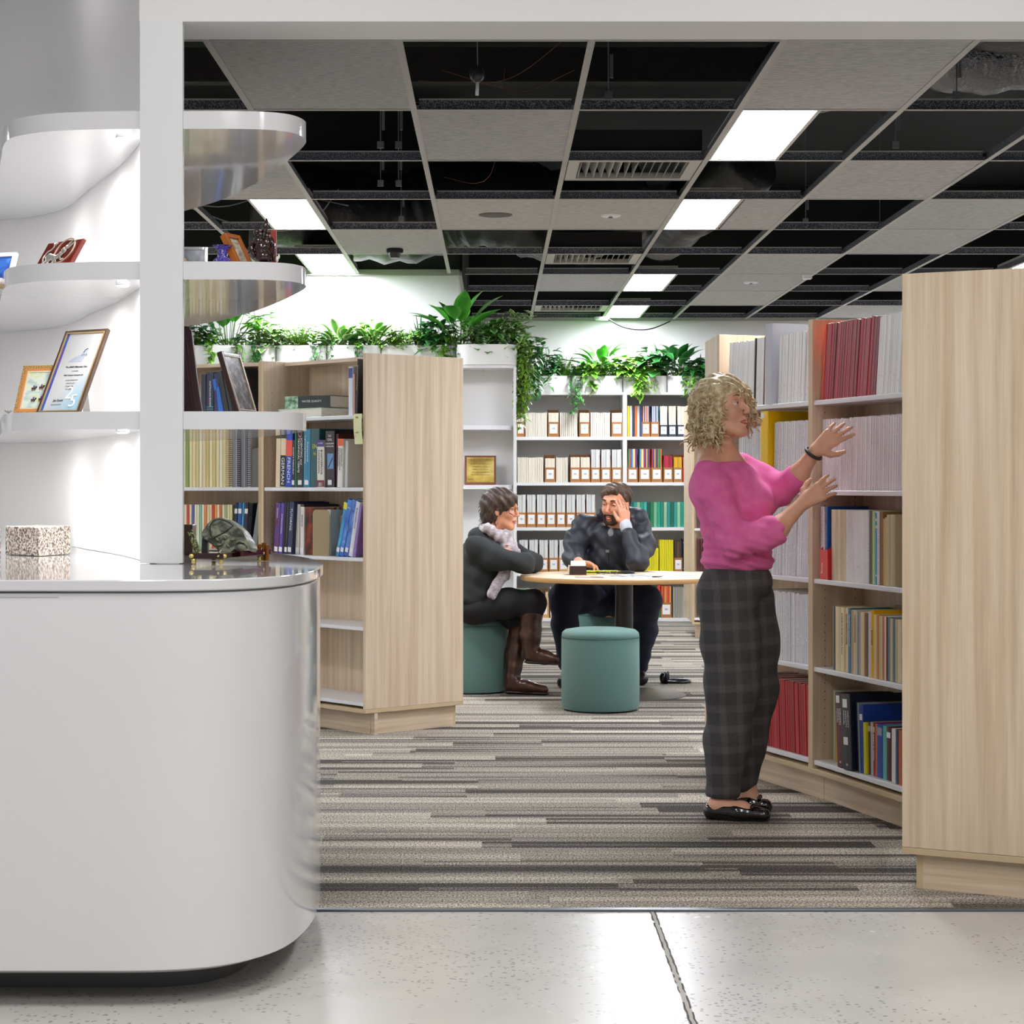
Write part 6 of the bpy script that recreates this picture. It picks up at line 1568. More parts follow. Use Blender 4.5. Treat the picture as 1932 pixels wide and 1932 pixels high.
# right of the pillar, middle shelf
t, W_, H_ = framed('picture_frame', 'silver mirror-edged picture frame next to the pillar, middle shelf', 'picture frame', *stand_up(318, 391, 318, 464, 5.62, 5.62, 5.66, ZS2))
fr_rect(t, W_, H_, 0.011, 0.014, mat('silver_frame', 'd8dad8', 0.15, metal=0.6), 0.0, bevel=0.003)
sheet(t, -W_ / 2 + 0.011, W_ / 2 - 0.011, 0.011, H_ - 0.011, -0.003, ramp_mat('grey_scene', (20, 20, 20), [(0.4, '8a9098'), (0.6, 'c8ccd4')], 0.4), 'picture')
loc(M().ell((-0.005, 0.018, -0.001), (0.012, 0.010, 0.003)).ell((-0.01, 0.026, -0.001), (0.006, 0.01, 0.003)), 'shell_ornament', mat('cream_shell', 'e6cf98', 0.4), t, smooth=True)
vx, vd = (420 - CX) * 5.62 / F, 5.62
tag(M().lathe((vx, vd, ZS2), [(0.018, 0), (0.022, 0.004), (0.03, 0.012), (0.031, 0.02), (0.024, 0.03), (0.015, 0.036), (0.0135, 0.045), (0.0145, 0.055), (0.020, 0.063), (0.029, 0.0695), (0.027, 0.0695), (0.012, 0.055)], 24).build('vase', ramp_mat('blue_enamel', (260, 260, 260), [(0.38, '2a2a78'), (0.5, '4a4ab0'), (0.6, '8a6ac0'), (0.68, 'd8d8f0')], 0.2), smooth='auto'), 'small flared vase of blue and violet enamel on the middle curved shelf', 'vase')
# leaning wooden frame, seen from its side
t = thing('picture_frame', 'orange-brown wooden frame leaning left beside the blue vase', 'picture frame', P(460, 494, 5.6).xyz)
t.location = Vector(((457 - CX) * 5.6 / F, 5.6, ZS2 + 0.001))
e1_ = Vector((0.45, 0.89, 0)).normalized(); e2_ = Vector((-0.068 / 0.112, 0.0, 1)).normalized(); e2_ = (e2_ - e1_ * e1_.dot(e2_)).normalized()
t.rotation_euler = Matrix((e1_, e2_, e1_.cross(e2_))).transposed().to_euler()
loc(M().bb(0, 0.012, 0, 0.122, -0.022, 0.0).bb(0.063, 0.075, 0, 0.122, -0.022, 0).bb(0.012, 0.063, 0, 0.012, -0.022, 0).bb(0.012, 0.063, 0.11, 0.122, -0.022, 0), 'frame', mat('honey_wood', 'b5661c', 0.35), t, bevel=0.002)
loc(M().bb(0.012, 0.063, 0.012, 0.11, -0.012, -0.008), 'picture', ramp_mat('pale_relief', (60, 60, 60), [(0.4, 'a89c88'), (0.6, 'e6e0d0')], 0.5), t)
# glossy brown figurine
fx, fd = (498 - CX) * 5.6 / F, 5.6
k = 5.6 / F
fm_ = mat('brown_lacquer', '2c120a', 0.08, coat=0.8)
t = thing('figurine', 'glossy dark brown carved figurine at the right of the middle curved shelf', 'figurine', (fx, fd, ZS2))
def fp(x, y, dy=0): return Vector(((x - CX) * k, fd + dy, CH - (y - CY) * k))
mm = M()
mm.ell(fp(497, 484), (0.024, 0.02, 0.018)).ell(fp(494, 468), (0.022, 0.018, 0.024)).ell(fp(488, 455), (0.018, 0.014, 0.014)).ell(fp(503, 460), (0.014, 0.013, 0.02)).ell(fp(484, 438), (0.009, 0.009, 0.01)).ell(fp(492, 444, -0.008), (0.008, 0.008, 0.012)).ell(fp(504, 446), (0.009, 0.009, 0.012))
mm.tube([fp(498, 440), fp(501, 425), fp(504, 411)], [0.009, 0.008, 0.002], 10).tube([fp(476, 458), fp(474, 472), fp(482, 486)], [0.008, 0.008, 0.006], 8).tube([fp(510, 448), fp(515, 460), fp(516, 478), fp(517, 493)], [0.006, 0.007, 0.005, 0.004], 8).tube([fp(506, 470), fp(510, 484), fp(512, 493)], [0.007, 0.006, 0.005], 8)
mm.lathe((fx, fd, ZS2 + 0.0003), [(0.026, 0), (0.026, 0.006), (0.02, 0.009)], 16)
loc2 = mm.build('body', fm_, t, True)
tag(M().box(fp(514, 455, 0.03) + Vector((0, 0, -0.02)), (0.016, 0.01, 0.11)).build('card', flat('a02820', 0.4)), 'red card standing behind the brown figurine', 'card')
tag(M().box(fp(477, 483, 0.0) + Vector((0, -0.02, 0.0)), (0.012, 0.006, 0.034)).build('matchbox', flat('b8322a', 0.4)), 'small red box at the left foot of the figurine', 'box') if False else None
tag(M().ell(fp(523, 489), (0.004, 0.004, 0.009)).ell(fp(526, 484), (0.003, 0.003, 0.007)).build('shell', mat('pearl', 'e6e6e2', 0.3), smooth=True), 'tiny white shell right of the figurine', 'ornament')
# right of the pillar, lowest shelf
t = thing('photo_album', 'tall dark brown leather album standing next to the pillar, lowest curved shelf', 'album', (-0.83, 5.6, ZS3 + 0.001))
bl = P(346, 775, 5.62); 
mm = M(); pts = []
for i in range(9):
    a = i / 8
    pts.append(((346 + 6 * (1 - a)) , 616 + 160 * (1 - a)))
ya, yb_ = 5.60, 5.78
def ap(x, y, d=5.6): return Vector(((x - CX) * d / F, d, CH - (y - CY) * d / F))
x_l = [(340, 776), (340, 700), (341, 620), (346, 616)]
prof = [(336, 776), (336, 640), (338, 620), (346, 615), (356, 616), (361, 625), (366, 665), (371, 710), (376, 745), (381, 776)]
ps = [ap(*p) for p in prof]
mm.slab(ps, (0, 0.022, 0)); o = mm.build('cover', mat('oxblood_leather', '32161a', 0.45, bump=0.1, bscale=200), t, 'auto')
mm = M()
for off in (10, 16): mm.tube([ap(p[0] - off, p[1] + (3 if i < 3 else 0), 5.599) for i, p in enumerate(((361, 628), (366, 665), (371, 710), (376, 745), (380, 774)))], 0.0012, 5)
mm.build('spine_ridge', mat('oxblood_ridge', '5a2c30', 0.3), t, True)
c_ = (Vector(((452 - CX) * 5.58 / F, 5.58, ZS3 + 0.001)), Vector(((487 - CX) * 5.72 / F, 5.72, ZS3 + 0.001)), P(431, 668, 5.64))
t, W_, H_ = framed('picture_frame', 'dark framed engraved panel leaning left on the lowest curved shelf', 'picture frame', *c_)
fr_rect(t, W_, H_, 0.011, 0.016, mat('dark_walnut', '3a2420', 0.3), 0.0, bevel=0.002)
fr_rect(t, W_, H_, 0.002, 0.012, mat('gold_line', 'b09468', 0.35), 0.001, 'gold_line', 0.011)
sheet(t, -W_ / 2 + 0.011, W_ / 2 - 0.011, 0.011, H_ - 0.011, -0.002, ramp_mat('engraved_dark', (30, 30, 30), [(0.4, '3a3434'), (0.6, '7c7474'), (0.72, 'cfc8c8')], 0.15), 'picture')
tag(M().slab([(v_.x, v_.y, v_.z) for v_ in (Vector(((445 - CX) * 5.66 / F, 5.70, ZS3 + 0.001)), Vector(((455 - CX) * 5.66 / F, 5.70, ZS3 + 0.001)), P(434, 700, 5.72), P(424, 700, 5.72))], (0, 0.05, 0)).build('booklet', flat('e4e8ee', 0.4)), 'white booklet propped behind the dark leaning frame', 'booklet')

# desk top things
ZD = 0.981
gr = ramp_mat('speckled_granite', (150, 150, 150), [(0.36, '3c3430'), (0.45, '8a7c70'), (0.52, 'b8aa9c'), (0.62, 'e0d6cc')], 0.45, detail=2, bump=0.25)
def dz(x, y): # desk point
    d = (CH - ZD) * F / (y - CY); return (x - CX) * d / F, d
def rough_block(poly, z0, z1, m_, name, lab, cat, amp=0.003):
    me = M().prism(poly, z0, z1)
    o = me.build(name, m_); 
    b_ = bmesh.new(); b_.from_mesh(o.data); bmesh.ops.subdivide_edges(b_, edges=b_.edges, cuts=6, use_grid_fill=True)
    for v in b_.verts: v.co += Vector((rd(-1, 1), rd(-1, 1), rd(-1, 1) if v.co.z > 0.004 else 0)) * amp * 0.3
    b_.to_mesh(o.data); b_.free()
    bm = o.modifiers.new('bevel', 'BEVEL'); bm.width = 0.004; bm.segments = 2; bm.limit_method = 'ANGLE'; bm.angle_limit = 0.8
    return tag(o, lab, cat)
a_, b_, c2_ = dz(2, 1047), dz(74, 1050), dz(118, 1043)
g1 = (a_[0] - 0.0, a_[1]); g2 = b_; g3_ = c2_
rough_block([(-1.50, 6.05), (-1.368, 5.93), (-1.31, 6.10), (-1.44, 6.24)], ZD, ZD + 0.088, gr, 'granite_block', 'square block of brown speckled granite on the desk at left', 'stone block')
rough_block([(-1.62, 5.66), (-1.43, 5.60), (-1.424, 5.70), (-1.6, 5.78)], ZD, ZD + 0.094, ramp_mat('dark_granite', (150, 150, 150), [(0.36, '2a2624'), (0.5, '6a605a'), (0.62, 'b0a69c')], 0.45, detail=2), 'granite_block', 'darker granite block cut by the left picture border', 'stone block')
# brown box by the pillar
bxp = dz(352, 1040)
tag(M().bb((338 - CX) * 6.05 / F, (363 - CX) * 6.05 / F, 6.05, 6.13, ZD, ZD + 0.092).build('wooden_box', mat('brown_box', '3e2418', 0.25), bevel=0.003), 'upright dark brown box on the desk beside the pillar', 'box')
# stone carving on a lacquered stand
kd = 5.55 / F
def q_(x, y, d=5.55): return Vector(((x - CX) * d / F, d, CH - (y - CY) * d / F))
t = thing('lacquer_stand', 'dark red lacquered stand with brass corner feet on the desk', 'stand', (-0.75, 5.5, ZD))
lq = mat('dark_red_lacquer', '2c0c10', 0.12, coat=0.6)
zf = ZD + 0.014
F1, F2, F3, F4 = Vector((-0.815, 5.36, zf)), Vector((-0.715, 5.36, zf + 0.0)), Vector((-0.655, 5.62, zf)), Vector((-0.83, 5.66, zf))
M().prism([(-0.828, 5.36), (-0.735, 5.34), (-0.70, 5.50), (-0.82, 5.53)], zf, zf + 0.016).build('tray', lq, t, bevel=0.002)
M().prism([(-0.735, 5.50), (-0.70, 5.44), (-0.636, 5.62), (-0.66, 5.70), (-0.82, 5.70), (-0.82, 5.535)], zf + 0.002, zf + 0.018).build('tray', lq, t, bevel=0.002)
BR = mat('polished_brass', 'e6d27a', 0.2, metal=0.6)
for (x, y) in ((-0.818, 5.365), (-0.742, 5.355), (-0.665, 5.58), (-0.80, 5.62)):
    f_ = M(); f_.lathe((x, y, ZD + 0.0003), [(0.004, 0), (0.007, 0.003), (0.005, 0.008), (0.008, 0.013)], 10)
    for a in (0, 2.1, 4.2): f_.ell((x + 0.009 * math.cos(a), y + 0.006 * math.sin(a) - 0.003, ZD + 0.022), (0.007, 0.005, 0.006), None, 8, 6)
    f_.build('corner_foot', BR, t, True)
# the carving itself: rounded slab on edge
t2_ = thing('stone_carving', 'grey-green carved stone slab shaped like a bent fan, propped on the stand', 'carving', q_(425, 1040, 5.5))
out = [(380, 1004), (379, 1010), (384, 1017), (400, 1028), (412, 1040), (421, 1047), (433, 1046), (443, 1037), (445, 1027), (453, 1022), (464, 1026), (471, 1035), (474, 1041), (476, 1034), (470, 1020), (460, 1003), (448, 991), (432, 981), (416, 976), (402, 978), (392, 987), (385, 996)]
pf = [q_(x, y, 5.46) for x, y in out]; cf = sum(pf, Vector()) / len(pf)
mm = M(); nn = len(pf); vs = []
for s_, dy, dx, dz_ in ((0.93, 0.0, 0, 0), (1.0, 0.008, 0, 0), (1.0, 0.05, 0.008, -0.004), (0.92, 0.062, 0.01, -0.004)):
    vs += [cf + (p - cf) * s_ + Vector((dx, dy, dz_)) for p in pf]
fs = []
for L_ in range(3): fs += [(L_ * nn + i, (L_ + 1) * nn + i, (L_ + 1) * nn + (i + 1) % nn, L_ * nn + (i + 1) % nn) for i in range(nn)]
fs += [tuple(range(nn)), tuple(range(4 * nn - 1, 3 * nn - 1, -1))]
mm.add(vs, fs); mm.build('slab', ramp_mat('soapstone', (26, 26, 34), [(0.35, '2c302a'), (0.48, '565a4c'), (0.58, '7d8270'), (0.7, '9a9a7e')], 0.3, bump=0.5, distort=1.5), t2_, merge=True)
ic = q_(418, 1004, 5.455)
M().tube([q_(x, y, 5.459) for x, y in ((397, 990), (396, 1004), (402, 1016), (412, 1010), (424, 1004), (432, 998), (440, 992), (430, 984), (416, 979), (403, 982))], 0.0018, 6, closed=True).build('carved_rim', mat('dark_soapstone', '23281f', 0.4), t2_, True)
rl = M()
for (x, y, a) in ((410, 1018, 4), (420, 1024, 5), (430, 1030, 4), (438, 1018, 3), (424, 1014, 4), (414, 1028, 3)): rl.ell(q_(x, y, 5.458), (0.007, 0.003, 0.0035), ry(a))
rl.ell(q_(456, 1033, 5.462), (0.014, 0.004, 0.009), ry(0.4))
rl.build('carved_figures', mat('pale_soapstone', '747862', 0.35), t2_, True)
M().slab([q_(382, 1008, 5.48), q_(392, 1008, 5.48), q_(391, 1043, 5.48), q_(380, 1043, 5.48)], (0, 0.03, 0)).build('support_leg', mat('slate_leg', '1c2420', 0.4), t2_)
M().tube([q_(418, 1038, 5.45), q_(406, 1049, 5.44)], 0.0015, 6).build('prop_pin', STEEL, t2_)
tag(M().slab([q_(354, 1004, 5.62), q_(362, 999, 5.62), q_(378, 1040, 5.62), q_(368, 1044, 5.62)], (0, 0.014, 0)).build('moss_rod', ramp_mat('mossy_stone', (240, 240, 240), [(0.42, '2c3a18'), (0.52, '7a8040'), (0.62, 'd0cf9a')], 0.5, bump=0.5)), 'leaning rod of pale green mossy stone left of the carving', 'ornament')
tag(M().ell(q_(480, 1038, 5.72), (0.016, 0.01, 0.007)).ell(q_(489, 1041, 5.7), (0.01, 0.008, 0.005)).build('crystal', mat('white_mineral', 'e4e4e2', 0.4), smooth=True), 'white mineral lump behind the stand, beside the amber castle', 'mineral')
# amber castle
t = thing('amber_castle', 'small amber glass castle near the rounded end of the desk', 'ornament', (q_(497, 1049, 5.6).x, 5.6, ZD))
am = mat('amber_glass', '7a4408', 0.08, coat=0.5); cx_, cy_ = q_(497, 1049, 5.6).x, 5.6
for i, (dx, dy, h_) in enumerate(((-0.011, -0.006, 0.046), (0.011, -0.006, 0.044), (0.0, 0.008, 0.050), (-0.003, -0.008, 0.030), (0.006, 0.0, 0.040))):
    M().lathe((cx_ + dx, cy_ + dy, ZD + 0.0003), [(0.0062, 0), (0.0055, 0.003), (0.0055, h_ * 0.75), (0.0068, h_ * 0.8), (0.0068, h_), (0.004, h_), (0.004, h_ * 0.85)], 8).build('tower', am, t)
# ------------------------------------------------------------------ table, stools, things on the table
TX, TY, TZ = 0.734, 11.2, 0.68
t = thing('round_table', 'round oak-topped meeting table on a dark column, between the two seated people', 'table', (TX, TY, 0))
m = M().lathe((TX, TY, TZ - 0.026), [(0.585, 0), (0.587, 0.003), (0.587, 0.023), (0.585, 0.026)], 72)
ot = m.build('table_top', [WOODT, mat('table_edge_band', 'b98f5c', 0.5)], t, 'auto')
for p in ot.data.polygons:
    if abs(p.normal.z) < 0.7: p.material_index = 1
M().lathe((TX, TY, 0.012), [(0.052, 0), (0.052, TZ - 0.045)], 32).build('column', mat('column_dark', '2a2626', 0.35, metal=0.3), t, 'auto')
M().lathe((TX, TY, TZ - 0.034), [(0.16, 0), (0.16, 0.008)], 32).build('mounting_plate', BLACK, t, 'auto')
M().lathe((TX, TY, 0.0005), [(0.352, 0), (0.352, 0.004), (0.34, 0.009), (0.06, 0.014)], 64).build('base', mat('base_pewter', '77736f', 0.35, metal=0.6), t, 'auto')
FAB = mat('green_wool', '587b75', 0.9, bump=0.35, bscale=420, var=0.08, vscale=300, sheen=0.2)
def stool(x, y, lab, h=0.43, r=0.207):
    t = thing('stool', lab, 'stool', (x, y, 0), 0, 'sage green upholstered drum stools')
    prof = [(r - 0.02, 0.004), (r - 0.006, 0.01), (r, 0.03), (r + 0.001, 0.2), (r, h - 0.05), (r - 0.002, h - 0.043)]
    M().lathe((x, y, 0), prof, 48).build('body', FAB, t, 'auto')
    M().lathe((x, y, 0), [(r - 0.0035, h - 0.044), (r - 0.0005, h - 0.036), (r - 0.004, h - 0.02), (r - 0.02, h - 0.006), (r - 0.06, h + 0.001), (0.02, h + 0.003)], 48).build('seat_pad', FAB, t, 'auto')
    M().tube([(x + (r + 0.0005) * math.cos(a), y + (r + 0.0005) * math.sin(a), h - 0.0435) for a in [i * math.pi / 24 for i in range(48)]], 0.002, 5, closed=True).build('piping', mat('green_piping', '3c5f5a', 0.9), t, True)
stool(0.562, 10.475, 'sage green drum stool standing empty in front of the table')
stool(-0.128, 11.40, 'sage green drum stool under the seated woman, cut by the oak panel')
stool(0.69, 12.28, 'sage green drum stool under the man, behind the table')
tz = TZ + 0.0008
def T(x, y): 
    d = (CH - TZ) * F / (y - CY); return (x - CX) * d / F, d
def sheet_on_table(x, y, w, d_, ang, m_, lab, name, cat, th=0.003, z=tz, more=None):
    t = thing(name, lab, cat, (x, y, z), ang)
    loc(M().bb(-w / 2, w / 2, -d_ / 2, d_ / 2, 0, th), 'cover', m_, t)
    if more: more(t, th)
    return t
# book box with papers
t = thing('document_box', 'dark brown document box with white papers sticking out, on the table near the man', 'box', (0.474, 11.25, tz))
loc(M().bb(-0.048, 0.048, -0.05, 0.10, 0, 0.008).bb(-0.048, 0.048, -0.05, -0.044, 0.008, 0.05).bb(0.042, 0.048, -0.044, 0.10, 0.008, 0.05).bb(-0.048, 0.042, 0.094, 0.10, 0.008, 0.05), 'box', mat('dark_brown_leather', '2c1a18', 0.35), t)
loc(M().slab([(-0.04, -0.043, 0.012), (0.04, -0.043, 0.012), (0.044, -0.043, 0.055), (-0.036, -0.043, 0.055)], (0, 0.12, 0.02)), 'papers', PAGES, t)
loc(M().slab([(-0.078, -0.045, 0.002), (-0.05, -0.045, 0.004), (-0.044, -0.045, 0.05), (-0.05, -0.045, 0.052), (-0.058, -0.045, 0.012), (-0.078, -0.045, 0.006)], (0, 0.11, 0)), 'open_flap', mat('cream_lining', 'd9cbb4', 0.6), t)
def mag(t, th): loc(M().bb(-0.09, 0.06, -0.08, 0.09, th, th + 0.0006).bb(-0.06, 0.09, -0.09, -0.02, th + 0.0006, th + 0.001), 'printed_page', ramp_mat('photo_print', (20, 30, 10), [(0.42, '2c2e34'), (0.5, '9aa0ac'), (0.6, 'e4e6ea')], 0.3), t)
sheet_on_table(0.60, 11.45, 0.24, 0.19, R(6), flat('c9d020', 0.4), 'lime green folder lying open by the man\'s hand', 'folder', 'folder', 0.004)
sheet_on_table(0.70, 11.42, 0.22, 0.16, R(-4), flat('1c1c1e', 0.4), 'black notebook half under the lime folder', 'notebook', 'notebook', 0.006, TZ + 0.0055)
sheet_on_table(0.62, 11.44, 0.20, 0.15, R(8), flat('ccd42a', 0.4), 'lime sheet on top of the black notebook', 'paper_sheet', 'paper', 0.001, TZ + 0.0122)
sheet_on_table(0.72, 10.97, 0.27, 0.20, R(10), PAPER, 'black and white magazine lying at the front middle of the table', 'magazine', 'magazine', 0.004, tz, mag)
sheet_on_table(0.83, 11.02, 0.21, 0.19, R(-16), PAPER, 'thin grey-printed brochure overlapping the magazine at its right', 'brochure', 'brochure', 0.002, TZ + 0.0068, mag)
sheet_on_table(0.53, 10.90, 0.17, 0.03, R(-16), flat('c8503c', 0.4), 'red and black leaflet left of the magazine', 'leaflet', 'leaflet', 0.002, tz, lambda t, th: loc(M().bb(0.0, 0.085, -0.015, 0.015, th, th + 0.001), 'black_panel', BLACK, t))
sheet_on_table(1.10, 11.13, 0.14, 0.12, R(14), PAPER, 'white brochure with red print at the right of the table, by the woman in pink', 'brochure', 'brochure', 0.003, tz, lambda t, th: loc(M().bb(-0.05, 0.05, -0.05, -0.01, th, th + 0.0006), 'printed_band', flat('b07068', 0.5), t))
# spectacles on the table
def spectacles(c, f, r, name, lab, parent=None, s=1.0, mm_=None):
    pass
gm = M()
for dx in (-0.03, 0.03): gm.tube([(0.65 + dx + 0.02 * math.cos(a), 11.27, TZ + 0.012 + 0.011 * math.sin(a) ) for a in [i * math.pi / 8 for i in range(16)]], 0.0012, 6, closed=True)
gm.tube([(0.60, 11.27, TZ + 0.016), (0.595, 11.36, TZ + 0.014), (0.61, 11.4, TZ + 0.012)], 0.0014, 5).tube([(0.70, 11.27, TZ + 0.016), (0.715, 11.36, TZ + 0.014), (0.70, 11.4, TZ + 0.012)], 0.0014, 5).tube([(0.64, 11.27, TZ + 0.014), (0.66, 11.27, TZ + 0.014)], 0.0012, 5)
tag(gm.build('spectacles', mat('steel_wire', 'b9bcc0', 0.25, metal=0.7), smooth=True), 'folded wire spectacles on the table before the lime folder', 'spectacles')
# headphones on the carpet
hx, hd = 1.07, 11.86
t = thing('headphones', 'black headphones lying on the carpet beside the table base', 'headphones', (hx, hd, 0))
HB = mat('headphone_black', '141416', 0.25)
M().tube([(hx - 0.02 + 0.085 * math.cos(a) + 0.04, hd + 0.075 * math.sin(a), 0.012) for a in [math.pi * (-0.85 + 1.7 * i / 20) for i in range(21)]], 0.009, 8).build('headband', HB, t, True)
for (dx, dy) in ((-0.06, -0.035), (-0.045, 0.035)):
    M().ell((hx + dx, hd + dy, 0.034), (0.022, 0.03, 0.033)).build('ear_cup', HB, t, True)
    M().tube([(hx + dx + 0.02, hd + dy + 0.03 * math.cos(a), 0.034 + 0.028 * math.sin(a)) for a in [i * math.pi / 8 for i in range(16)]], 0.007, 6, closed=True).build('ear_pad', mat('pad_black', '232325', 0.7), t, True)

# ------------------------------------------------------------------ people: smooth bodies from distance fields
def sdf_obj(name, prims, h, mats, parent, k=0.03, disp=None, sub=(), smooth_it=1):
    pts = []
    for p in prims:
        if p[0] == 'c': pts += [np.array(p[1]) - max(p[3], p[4]), np.array(p[1]) + max(p[3], p[4]), np.array(p[2]) - max(p[3], p[4]), np.array(p[2]) + max(p[3], p[4])]
        else: r = max(p[2]); pts += [np.array(p[1]) - r, np.array(p[1]) + r]
    pts = np.array(pts); lo = pts.min(0) - 4 * h; hi = pts.max(0) + 4 * h
    n = np.ceil((hi - lo) / h).astype(int) + 1
    D = np.full(n, 1.0, dtype=np.float32)
    ax = [lo[i] + h * np.arange(n[i]) for i in range(3)]
    def apply(p, subtract=False):
        if p[0] == 'c':
            a, b = np.array(p[1], float), np.array(p[2], float); ra, rb = p[3], p[4]; kk = p[5] if len(p) > 5 and p[5] is not None else k
            l_, u_ = np.minimum(a - ra, b - rb), np.maximum(a + ra, b + rb)
        else:
            c = np.array(p[1], float); r = np.array(p[2], float); l_, u_ = c - r.max(), c + r.max(); kk = p[4] if len(p) > 4 and p[4] is not None else k
        mg = kk * 1.2 + 3 * h
        i0 = np.maximum(((l_ - mg - lo) / h).astype(int), 0); i1 = np.minimum(((u_ + mg - lo) / h).astype(int) + 2, n)
        if (i1 <= i0).any(): return
        X, Y, Z = np.meshgrid(ax[0][i0[0]:i1[0]], ax[1][i0[1]:i1[1]], ax[2][i0[2]:i1[2]], indexing='ij')
        if p[0] == 'c':
            ab = b - a; L2 = max((ab ** 2).sum(), 1e-9)
            t_ = np.clip(((X - a[0]) * ab[0] + (Y - a[1]) * ab[1] + (Z - a[2]) * ab[2]) / L2, 0, 1)
            qx, qy, qz = X - a[0] - t_ * ab[0], Y - a[1] - t_ * ab[1], Z - a[2] - t_ * ab[2]
            if len(p) > 6 and p[6] is not None:
                nv, fl = np.array(p[6][0], float), p[6][1]; nv = nv / np.linalg.norm(nv)
                dn = (qx * nv[0] + qy * nv[1] + qz * nv[2]) * (1 / fl - 1)
                qx, qy, qz = qx + dn * nv[0], qy + dn * nv[1], qz + dn * nv[2]
            d = np.sqrt(qx ** 2 + qy ** 2 + qz ** 2) - (ra + (rb - ra) * t_)
        else:
            q = np.stack([X - c[0], Y - c[1], Z - c[2]], -1)
            if len(p) > 3 and p[3] is not None:
                q = q @ np.array(p[3], float)
            k0 = np.sqrt(((q / r) ** 2).sum(-1)); k1 = np.sqrt(((q / r ** 2) ** 2).sum(-1)) + 1e-9
            d = k0 * (k0 - 1) / k1
        s = D[i0[0]:i1[0], i0[1]:i1[1], i0[2]:i1[2]]
        if subtract:
            hh = np.clip(0.5 - 0.5 * (s + d) / kk, 0, 1); D[i0[0]:i1[0], i0[1]:i1[1], i0[2]:i1[2]] = s * (1 - hh) - d * hh + kk * hh * (1 - hh)
        else:
            hh = np.clip(0.5 + 0.5 * (s - d) / kk, 0, 1)
            D[i0[0]:i1[0], i0[1]:i1[1], i0[2]:i1[2]] = s * (1 - hh) + d * hh - kk * hh * (1 - hh)
    for p in prims: apply(p)
    for p in sub: apply(p, True)
    if disp is not None:
        X, Y, Z = np.meshgrid(*ax, indexing='ij')
        D += disp(X, Y, Z).astype(np.float32)
    # surface nets
    m8 = tuple(x - 1 for x in D.shape)
    acc = np.zeros(m8 + (3,), np.float32); cnt = np.zeros(m8, np.float32)
    for axis in range(3):
        o1, o2 = [i for i in range(3) if i != axis]
        for b_ in (0, 1):
            for c_ in (0, 1):
                s0 = [slice(0, m8[i]) for i in range(3)]; s1 = list(s0)
                s0[o1] = slice(b_, b_ + m8[o1]); s1[o1] = s0[o1]; s0[o2] = slice(c_, c_ + m8[o2]); s1[o2] = s0[o2]
                s1[axis] = slice(1, 1 + m8[axis])
                d0, d1 = D[tuple(s0)], D[tuple(s1)]
                cr_ = (d0 < 0) != (d1 < 0)
                t_ = np.where(cr_, d0 / np.where(cr_, d0 - d1, 1), 0)
                acc[..., axis] += t_; acc[..., o1] += cr_ * b_; acc[..., o2] += cr_ * c_; cnt += cr_
    act = cnt > 0
    idx = np.full(m8, -1, np.int64); idx[act] = np.arange(act.sum())
    cell = np.argwhere(act)
    V = lo + h * (cell + acc[act] / cnt[act][:, None])
    faces = []
    for axis in range(3):
        o1, o2 = (axis + 1) % 3, (axis + 2) % 3
        s0 = [slice(1, D.shape[i] - 1) for i in range(3)]; s0[axis] = slice(0, D.shape[axis] - 1)
        s1 = list(s0); s1[axis] = slice(1, D.shape[axis])
        neg = D[tuple(s0)] < 0; cr_ = neg != (D[tuple(s1)] < 0)
        g_i = np.argwhere(cr_)
        ng = neg[cr_]
        base = g_i.copy(); base[:, o1] += 1; base[:, o2] += 1
        def cid(a_, b_):
            q = base.copy(); q[:, o1] -= a_; q[:, o2] -= b_
            return idx[q[:, 0], q[:, 1], q[:, 2]]
        Q = np.stack([cid(1, 1), cid(0, 1), cid(0, 0), cid(1, 0)], 1)
        Q[~ng] = Q[~ng][:, ::-1]
        faces.append(Q)
    Fs = np.concatenate(faces); Fs = Fs[(Fs >= 0).all(1)]
    off = np.array(wloc(parent)[:]) if parent is not None else np.zeros(3)
    me = bpy.data.meshes.new(name)
    me.vertices.add(len(V)); me.vertices.foreach_set('co', (V - off).astype(np.float32).ravel())
    me.loops.add(len(Fs) * 4); me.loops.foreach_set('vertex_index', Fs.ravel().astype(np.int32))
    me.polygons.add(len(Fs)); me.polygons.foreach_set('loop_start', np.arange(len(Fs), dtype=np.int32) * 4); me.polygons.foreach_set('loop_total', np.full(len(Fs), 4, np.int32))
    me.update(calc_edges=True); me.validate()
    me.polygons.foreach_set('use_smooth', [True] * len(me.polygons))
    for q in (mats if isinstance(mats, (list, tuple)) else [mats]): me.materials.append(q)
    o = bpy.data.objects.new(name, me); C.objects.link(o)
    if parent is not None: o.parent = parent
    if smooth_it:
        b_ = bmesh.new(); b_.from_mesh(me)
        for _ in range(smooth_it): bmesh.ops.smooth_vert(b_, verts=b_.verts, factor=0.4, use_axis_x=True, use_axis_y=True, use_axis_z=True)
        b_.to_mesh(me); b_.free()
        me.polygons.foreach_set('use_smooth', [True] * len(me.polygons))
    return o
def chain(pts, rs, k=None, fl=None):
    return [('c', tuple(pts[i]), tuple(pts[i + 1]), rs[i], rs[i + 1], k, fl) for i in range(len(pts) - 1)]
